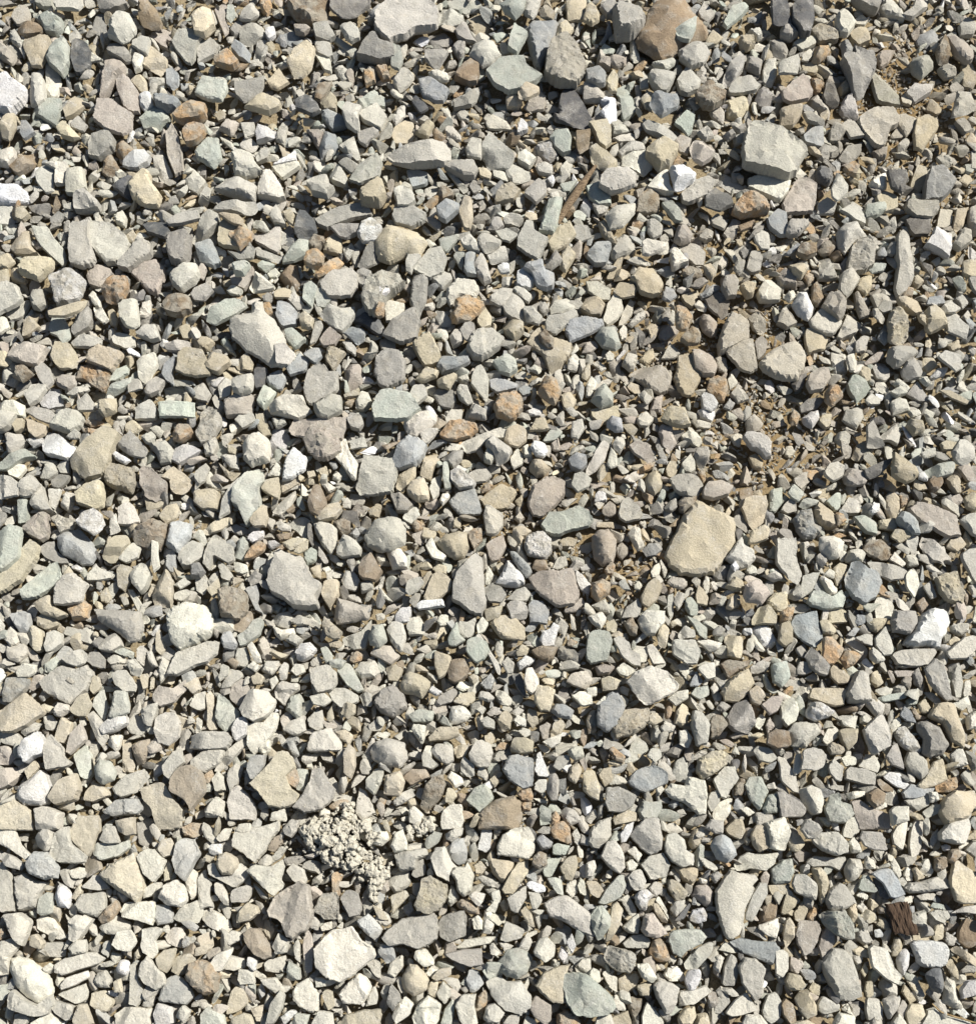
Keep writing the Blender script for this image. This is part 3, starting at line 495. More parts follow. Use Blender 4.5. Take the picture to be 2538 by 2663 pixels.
Gr 2092 1906 -43 -4 -24 -28 -2 -31 30 -25 44 -4 19 18 3 37 -30 34;wrinkled purple-grey cobble, below and left of the white frosted grey-based crystal
Tf 1960 1325 -33 -4 -24 -26 -8 -34 30 -32 35 -10 24 33 -3 50 -22 23;warm cream tablet, right of the dusty rose brick-like stone
G 1606 469 -44 -9 -28 -25 26 -28 48 -11 45 10 10 24 -17 29 -44 13;elongated pale grey-beige stone, below and left of the pale mint white hexagonal stone
Bf 1213 1310 -45 -6 -24 -27 22 -38 30 -11 41 21 30 29 -18 27 -40 5;layered slate-grey block, below the white sugar-textured triangular stone
G 148 1964 -34 -29 -13 -51 20 -18 20 3 42 20 25 30 -26 38 -32 3;irregular pale grey-beige stone, right of the pale blue-white angular stone
Tr 1078 2549 -35 -2 -13 -40 8 -40 38 -2 30 25 -2 41 -30 20;large smooth beige pebble, below and right of the white-topped block with a layered side
Tf 1299 1294 -50 5 -23 -17 4 -36 37 -22 45 -11 20 27 -1 32 -34 27;olive-tan flat stone in a hollow, right of the white sugar-textured triangular stone
Tk 2333 852 -21 33 -24 -16 -19 -43 3 -54 27 -27 27 22 14 41 -5 38;tall knobbly cream-topped rock, above the broad dark grey stone
G 841 1929 -41 17 -30 -21 -3 -32 19 -35 46 0 43 22 -3 25 -35 25;cream-tipped grey block, below and right of the small mint-topped prism
P 332 243 -29 -37 -10 -48 9 -34 31 1 31 49 6 49 -10 33 -26 -10;elongated pinkish taupe stone, below and right of the blue-grey slate flake
Cf 1962 2241 -51 8 -37 -14 -16 -24 12 -19 60 -24 49 8 28 24 -5 19 -43 22;long pale ragged slab, right of the blue-grey faceted cobble
Tk 1851 1984 -40 21 -35 -11 -7 -28 20 -33 41 -22 36 5 9 27 -24 43;lumpy tan concretion, above and left of the jade triangular slab
C 1650 419 -34 -5 -26 -26 20 -29 53 9 23 39 -34 14;pale mint white hexagonal stone, left of the stone patterned tan and grey
Gf 12 2313 -23 -64 -1 -69 20 -31 31 55 -1 58 -26 50;pale standing slab at the left border, left of the pale cracked block
Cf 1199 760 -37 -10 -10 -37 34 -32 47 -5 34 17 -4 14 -26 38 -37 17;chalky cream and green disc, above the peach stone with brown spots
gf 1609 2081 -34 5 -31 -32 2 -35 45 -11 34 16 7 32 -25 27;dark grey flat stone, left of the pale turquoise stone
Sf 587 809 -49 22 -38 -5 2 -27 35 -30 59 -11 18 16 -25 35;grey-green leaf-shaped slab, above and left of the huge grey egg-shaped boulder stone
O 1324 1054 -37 -1 -26 -28 17 -34 36 -12 33 15 6 37 -32 26;peach hexagonal stone, left of the spongy orange pebble
G 844 1762 -38 -22 -11 -30 11 -33 32 -11 32 16 21 32 -16 40 -33 10;pale grey block with a shadowed side, left of the grey-green leaning slab
G 2163 2194 -52 -10 -30 -29 13 -32 40 1 40 23 13 31 -25 17;irregular pale grey-beige stone, above and left of the cream-sided split pebble
P 456 390 -25 -41 -6 -65 10 -35 18 8 23 54 -1 62 -20 16;elongated pinkish taupe stone, right of the bright white quartz chunk
T 2404 343 -30 4 -22 -32 5 -42 32 -26 32 -7 16 14 -6 50 -27 42;irregular tan stone, above the charcoal slate square
S 549 233 -36 -8 -19 -35 40 -22 43 0 27 30 -14 24 -38 11;pale mint block with a dark grey side, below and right of the tawny brown wedge
Tf 1141 1527 -38 26 -17 -33 0 -44 27 -22 37 -14 32 5 -6 37 -33 43;brown-tan shield stone, left of the tall grey lance-shaped stone
G 353 667 -42 18 -17 -9 10 -47 40 -31 42 -4 26 12 -15 37 -42 28;elongated pale grey-beige stone, above and left of the brown-grey stone with a yellow face
Cf 343 2643 -45 -4 -13 -26 52 -20 47 23 -40 29;flat pale slab at the lower edge, below the tall narrow upright prism
C 482 717 -43 -5 -5 -32 27 -32 38 -5 27 14 -11 41 -32 22;irregular cream stone, right of the brown-grey stone with a yellow face
S 154 140 -10 -40 11 -43 27 -18 27 22 8 52 -13 33 -32 14 -21 -18;sage stone split by a pale ridge, left of the blue-grey slate flake
Tk 2471 1528 -38 -23 -19 -34 14 -40 19 -7 36 20 25 42 -8 36 -29 9;large crumbly brown stone, above the big white club-shaped stone
G 320 71 -36 -17 -11 -36 16 -33 29 -11 32 8 13 32 -3 37 -38 18;rounded pale grey-beige stone, left of the tawny brown wedge
G 1733 2589 -36 -26 -19 -42 13 -31 32 -20 24 18 13 45 -3 47 -25 7;three-cornered mauve-grey stone, below the rust orange crumbly rock
Gr 2184 2333 -38 3 -29 -19 -2 -38 14 -30 36 3 41 14 3 35 -24 35;large pale pyramidal pebble, below the cream-sided split pebble
Wk 1398 1418 -35 0 -30 -22 -8 -32 13 -35 35 -16 35 16 19 33 -3 33 -25 22;snowball-like white quartz, below and left of the pale green plate
Cr 1093 1097 -42 1 -28 -23 20 -31 42 -20 42 -1 15 18 -12 34 -36 26;white rounded block, below and right of the jade green banded stone
Of 1194 1120 -51 6 -26 -24 6 -27 44 -16 47 0 28 16 -10 27 -37 22;large apricot flat stone, left of the long crooked pale branch-shaped stone
N 1126 2059 -34 38 -23 -10 -2 -38 25 -43 31 -16 20 17 -18 54;long brown stone with orange end, left of the grey-green cracked stone
Gr 1262 133 -32 -17 -5 -33 22 -27 41 8 19 29 -8 38 -40 5;rounded greige stone, above and right of the glossy amber and brown chip
S 2181 2101 -37 2 -21 -31 1 -39 6 -15 28 -9 39 18 11 40 -26 34;rounded sage grey stone, above and left of the pale grey tongue-shaped slab
G 2482 2166 -40 2 -19 -25 30 -36 41 -14 27 29 -2 26 -35 18;broad cratered grey stone, below the grey-tan stepped block
T 1116 917 -43 -21 3 -48 22 -10 30 6 25 28 -8 38 -30 6;sandy brown angular stone, below and left of the peach stone with brown spots
G 393 2536 -33 0 -25 -32 -8 -49 35 0 40 22 13 38 -19 22;irregular pale grey-beige stone, above and right of the tall narrow upright prism
T 241 1290 -41 -7 -14 -29 24 -37 32 -7 27 25 8 33 -35 20;rounded tan stone, above the rough white-grey crystal ball
N 669 2455 -36 -27 -20 -38 7 -38 34 5 37 32 18 41 -9 27 -31 -5;brown angular stone, below and left of the big taupe heart-shaped boulder stone
T 426 1536 -31 12 -14 -26 7 -56 24 -26 24 12 18 44 -25 36;elongated tan stone, above and left of the big pale domed cobble
Gf 337 2041 -42 8 -12 -22 37 -41 50 -20 20 18 -17 32 -34 24;pinkish white slab, right of the round pale grey-green egg
Df 211 146 -24 -38 -11 -46 14 -35 25 -11 25 27 6 46 -13 46 -24 11;blue-grey slate flake, below and right of the two-sided sage green wedge
G 1786 1262 -45 -17 -24 -28 20 -28 41 -1 30 26 3 31 -29 15;irregular pale grey-beige stone, left of the dusty rose brick-like stone
O 1208 805 -27 -23 8 -34 52 -15 46 -1 14 26 -30 31 -38 15 -24 4;peach stone with brown spots, below the chalky cream and green disc
g 264 377 -23 -25 18 -36 37 -14 34 13 -4 37 -31 29 -31 -3;irregular mid grey stone, left of the bright white quartz chunk
G 1811 496 -41 10 -11 -22 30 -36 49 -25 33 13 -22 35 -38 27;elongated pale grey-beige stone, below and right of the white and pink crystal stone
G 2147 839 -44 -3 -14 -33 8 -30 35 -14 40 3 18 32 -9 30 -36 14;pale grey loaf with a dark flank, below and right of the sugary white oval pebble
P 2072 237 -42 7 -15 -20 12 -39 28 -31 39 7 28 23 -15 31 -34 23;mauve-brown stone with white specks, left of the brilliant white quartz tooth
G 957 444 -48 22 -21 -19 25 -38 38 -16 28 16 -21 35;elongated pale grey-beige stone, above the frosty white and grey quartz
T 90 696 -41 5 -25 -25 7 -25 51 -22 48 -1 10 32 -9 24 -39 13;olive-tan block, left of the large snowy white quartz lump
Bk 2102 1363 -37 -15 -18 -37 9 -42 15 -5 36 6 31 28 -7 39 -26 23;grey-blue knobbly stone, left of the sandy brown rounded stone
C 453 2327 -41 9 -25 -24 7 -40 29 -18 34 14 18 33 -20 25;smooth pale pentagonal stone, below and right of the pink-cream angular stone
S 457 1062 -45 -15 -10 -20 47 -15 47 23 -40 23;elongated sage grey stone, above the white angular streak of quartz
Tf 2155 1809 -55 7 -44 -20 -11 -20 32 -18 46 -15 37 23 16 28 -22 17;sandy orange slab, above and right of the white frosted grey-based crystal
g 1091 765 -26 17 -15 -53 12 -48 22 -37 17 17 -2 60 -10 44;elongated mid grey stone, left of the peach stone with brown spots
T 168 930 -33 -2 -22 -40 16 -37 35 1 32 25 -6 31 -22 20;tan cube-shaped stone, below the dark sage green faceted stone
G 49 2415 -35 -36 5 -41 32 -20 21 24 11 45 -6 35 -27 -3;irregular pale grey-beige stone, left of the bright pale wedge
Cf 538 1975 -41 3 -14 -19 19 -29 46 -24 35 9 -3 33 -41 30;pale slate slab tucked under a dark ridge, above and right of the brown-grey angular slab
Of 246 985 -46 3 -29 -32 -2 -35 41 -16 36 19 25 35 -2 19 -24 3;amber-yellow slab, below the mustard flat slab
Tr 1079 1780 -39 3 -25 -29 -14 -35 18 -24 40 -8 34 14 18 36 2 25 -36 19;peach-tan rounded square stone, left of the brown angular stone
W 35 509 -40 -30 14 -27 38 -8 49 14 25 24 -35 22 -49 5;furrowed white stone, above the olive-tan block
Tf 273 931 -40 -13 -13 -32 47 -13 44 0 17 33 -13 19 -43 8;mustard flat slab, above the amber-yellow slab
O 1946 534 -37 5 -16 -25 11 -30 44 -9 55 16 -16 27 -43 18;orange sandy stone, above and left of the deep blue-grey rhombus
G 1155 2247 -36 -14 -20 -41 2 -47 18 -9 34 8 13 29 13 45 -20 29;irregular pale grey-beige stone, below and left of the smooth blue-grey facetted stone
S 2149 1558 -49 6 -38 -21 -16 -21 11 -5 38 -26 49 -5 43 22 0 28 -38 17;broad grey-green curved stone, above and right of the broad blue-grey slab
Gr 2212 611 -38 -8 -14 -29 13 -35 29 -18 43 3 13 11 -14 47 -30 30;split-looking grey cobble, above and left of the rough gravel-crusted lump
gk 856 2354 -39 14 -18 -29 15 -34 28 -24 23 36 -12 36;rough dark grey square, left of the white-topped block with a layered side
G 639 427 -36 -21 -20 -32 18 -24 23 -5 45 20 -1 36 -28 28;irregular pale grey-beige stone, above the orange-brown triangular chip
B 467 1389 -34 29 -23 -28 -1 -33 31 -25 26 7 -1 48;blue-grey domino-shaped stone, left of the broad taupe slab
Sf 2297 237 -40 -47 -23 -45 15 -12 36 12 42 39 17 36 -18 28 -29 -10;slim green-grey blade, right of the brilliant white quartz tooth
G 1783 1692 -34 -23 -26 -28 23 -28 39 4 28 32 1 34 -32 10;broad pinkish-grey pentagonal stone, left of the purple-brown slab with glitter
G 1706 2252 -41 -3 -20 -25 18 -35 35 -3 24 30 -14 35;large faceted grey-green stone, below and left of the pale grey slipper-shaped stone
G 127 2125 -35 -22 -2 -28 35 -12 30 32 -30 32;five-sided pale grey-beige stone, below the large smooth white stone
Wf 762 1213 -27 21 -16 -28 1 -50 38 -22 33 10 -5 32 -27 37;pale lilac-white fibrous slab, below the white quartz with a split
S 1433 561 -32 37 -16 -12 -5 -50 30 -44 16 26 5 42;tall green-grey pillar stone, above and right of the large ridged taupe stone
S 544 395 -36 -2 -4 -38 24 -35 32 17 13 41 -31 17;rounded sage grey stone, below the ochre stone with dark pits
P 291 201 -18 -39 15 -44 37 -28 31 -6 12 5 -18 51 -31 54 -26 5;elongated pinkish taupe stone, below and left of the tawny brown wedge
W 84 1947 -33 -1 -19 -23 19 -45 35 -23 30 15 13 20 -14 37 -30 20;pale blue-white angular stone, above the large smooth white stone
P 624 1050 -40 -8 9 -30 36 -19 30 25 -35 33;five-sided pinkish taupe stone, above and right of the lumpy greenish grey block
gf 2060 2093 -41 -34 -8 -28 19 -12 35 10 24 31 -30 31;flat dark stone under cream shield, right of the jade triangular slab
G 178 1093 -48 16 -21 -22 1 -32 28 -22 39 -5 31 14 6 33 -32 22;smooth beige wedge, above the brightest large white quartz block
G 1598 2229 -36 -2 -20 -39 2 -42 23 -12 26 26 13 42 -9 31;split pale upright stone, below and right of the slanted grey lens
G 1557 2170 -30 20 -22 -13 -1 -35 32 -45 32 3 5 36 -17 33;slanted grey lens, above and left of the split pale upright stone
g 910 17 -47 -28 53 -28 50 -1 15 26 -23 26 -50 5;elongated mid grey stone, right of the coarse brown stone
gf 1062 564 -41 -4 -35 -23 14 -26 46 -7 41 12 8 29 -30 18;flat dark grey oval, above the broad rounded beige stone
Sf 286 2208 -45 -8 -31 -18 17 -13 50 -24 52 -2 23 19 -21 30 -42 14;pale blue-green half-moon slab, right of the large peach-beige slab
g 2350 1616 -33 -1 -22 -28 32 -28 37 -1 16 32 -28 26;rounded mid grey stone, left of the big white club-shaped stone
C 1215 2628 -20 22 -31 -11 -15 -38 23 -43 18 -11 28 33 -4 49;irregular cream stone, left of the golden curved stone
G 19 776 -35 -32 3 -43 27 -32 41 6 19 22 -19 41 -35 39;rounded pale grey-beige stone, below and left of the olive-tan block
P 437 1803 -39 2 -25 -20 13 -14 45 -36 45 -9 18 23 -20 34 -36 23;elongated pinkish taupe stone, above the large pinkish hexagonal stone
G 1932 1438 -45 13 -18 -25 -2 -44 4 -20 25 -9 31 13 14 34 -7 40;rounded pale grey-beige stone, above the large mauve-brown pebble
T 975 501 -39 0 7 -41 20 -30 31 8 15 32 -34 27;rounded tan stone, above the frosty white and grey quartz
T 1460 617 -38 13 -11 -24 22 -43 38 -8 11 24 -22 41;elongated tan stone, below the tall green-grey pillar stone
G 593 2273 -53 -24 -31 -29 -15 6 12 3 29 -29 56 -8 45 19 18 36 -15 19 -47 3;elongated pale grey-beige stone, below the domed shell-like stone
N 1846 249 -38 -8 -19 -27 8 -32 19 -13 41 -8 38 14 3 33 -19 30 -32 8;dark bubbly brown stone with tan cap, right of the smooth blue-grey plate
Cf 36 2189 -47 -43 -20 -43 5 -32 18 6 45 33 34 49 -4 22 -36 6;long pale slab ending in a point, above and left of the pale blue-grey pillow
B 1127 236 -38 -30 -14 -38 41 -3 27 27 8 29 -27 16;irregular blue-grey stone, left of the glossy amber and brown chip
S 1562 2398 -30 -13 -11 -41 5 -43 27 -13 27 8 5 41 -6 46 -22 19;smooth sage heart-shaped stone, above the large crusted grey-tan stone
Ok 302 756 -39 -6 -4 -33 28 -33 34 -6 18 26 -10 32 -26 21;pale orange crumbly lump on grey rock, above the pale upright block
Cf 903 1195 -35 -10 -21 -48 -2 -53 6 -21 30 12 22 50 11 50 -10 17;flat cream puzzle-shaped piece, below and right of the coarse pinkish-grey pyramid
C 706 487 -33 0 -17 -40 0 -40 27 0 35 27 19 33 -33 22;irregular cream stone, above and left of the slate-black angular stone
C 1888 2035 -34 -8 -7 -41 21 -41 31 -8 10 19 -1 41 -17 35;irregular cream stone, left of the jade triangular slab
Gr 1614 559 -39 1 -14 -26 37 -31 35 -4 7 28 -25 34;round olive-grey stone, left of the coarse gritty brown clod
G 1805 140 -40 -7 -5 -29 22 -24 41 -7 25 22 -8 33 -35 12;irregular pale grey-beige stone, below and right of the huge round brown stone
G 2413 2301 -61 8 -47 -6 -15 -9 18 -19 39 -25 58 -3 50 10 2 19 -42 21;long horizontal grey stone, left of the large standing beige slab
Sf 1964 2056 -28 -13 -18 -35 15 -35 34 3 10 52 -12 25;jade triangular slab, below and right of the lumpy tan concretion
Cf 849 1390 -32 -26 -16 -34 16 -26 27 -15 27 28 11 50 -11 28 -27 -4;tall pale grey tablet, below the knobbly ochre-brown egg-shaped stone
B 326 2102 -55 11 -23 -21 31 -26 45 1 31 14 -28 22;elongated blue-grey stone, below the pinkish white slab
T 2426 2019 -44 24 -22 2 -1 -35 21 -46 32 -14 37 8 5 24 -28 35;sandy grey stone lying aslant, below and right of the smooth grey blunt stone
C 1264 1143 -67 10 -26 -9 7 -20 34 -28 53 -23 50 -1 28 -1 -4 10 -26 31 -48 34;long crooked pale branch-shaped stone, right of the large apricot flat stone
W 2441 631 -40 10 -18 -19 -13 -33 33 -25 36 -6 25 37 6 29 -32 10;white-faced three-pronged stone, below and right of the jagged charcoal flake
Gr 1251 1959 -32 3 -13 -30 3 -35 25 -24 30 -3 20 35 -8 35 -29 19;rounded pale grey cobble, above the grey-green cracked stone
T 937 2655 -55 6 -34 -16 4 -27 53 -32 53 0 31 33 -50 33;elongated tan stone, below the smooth white-cream trapezoid
G 1068 2234 -41 -12 -14 -23 40 -28 45 -12 18 4 13 26 -25 31 -36 10;irregular pale grey-beige stone, above the rough brown sandstone lump
C 1175 2125 -29 10 -24 -17 -2 -33 25 -33 31 10 20 32 -24 32;rounded cream stone, below and right of the long brown stone with orange end
C 1201 2283 -31 -12 -17 -28 5 -28 15 -42 32 -7 24 31 5 50 -12 31 -17 4;wrinkled cream stone, below the smooth blue-grey facetted stone"""
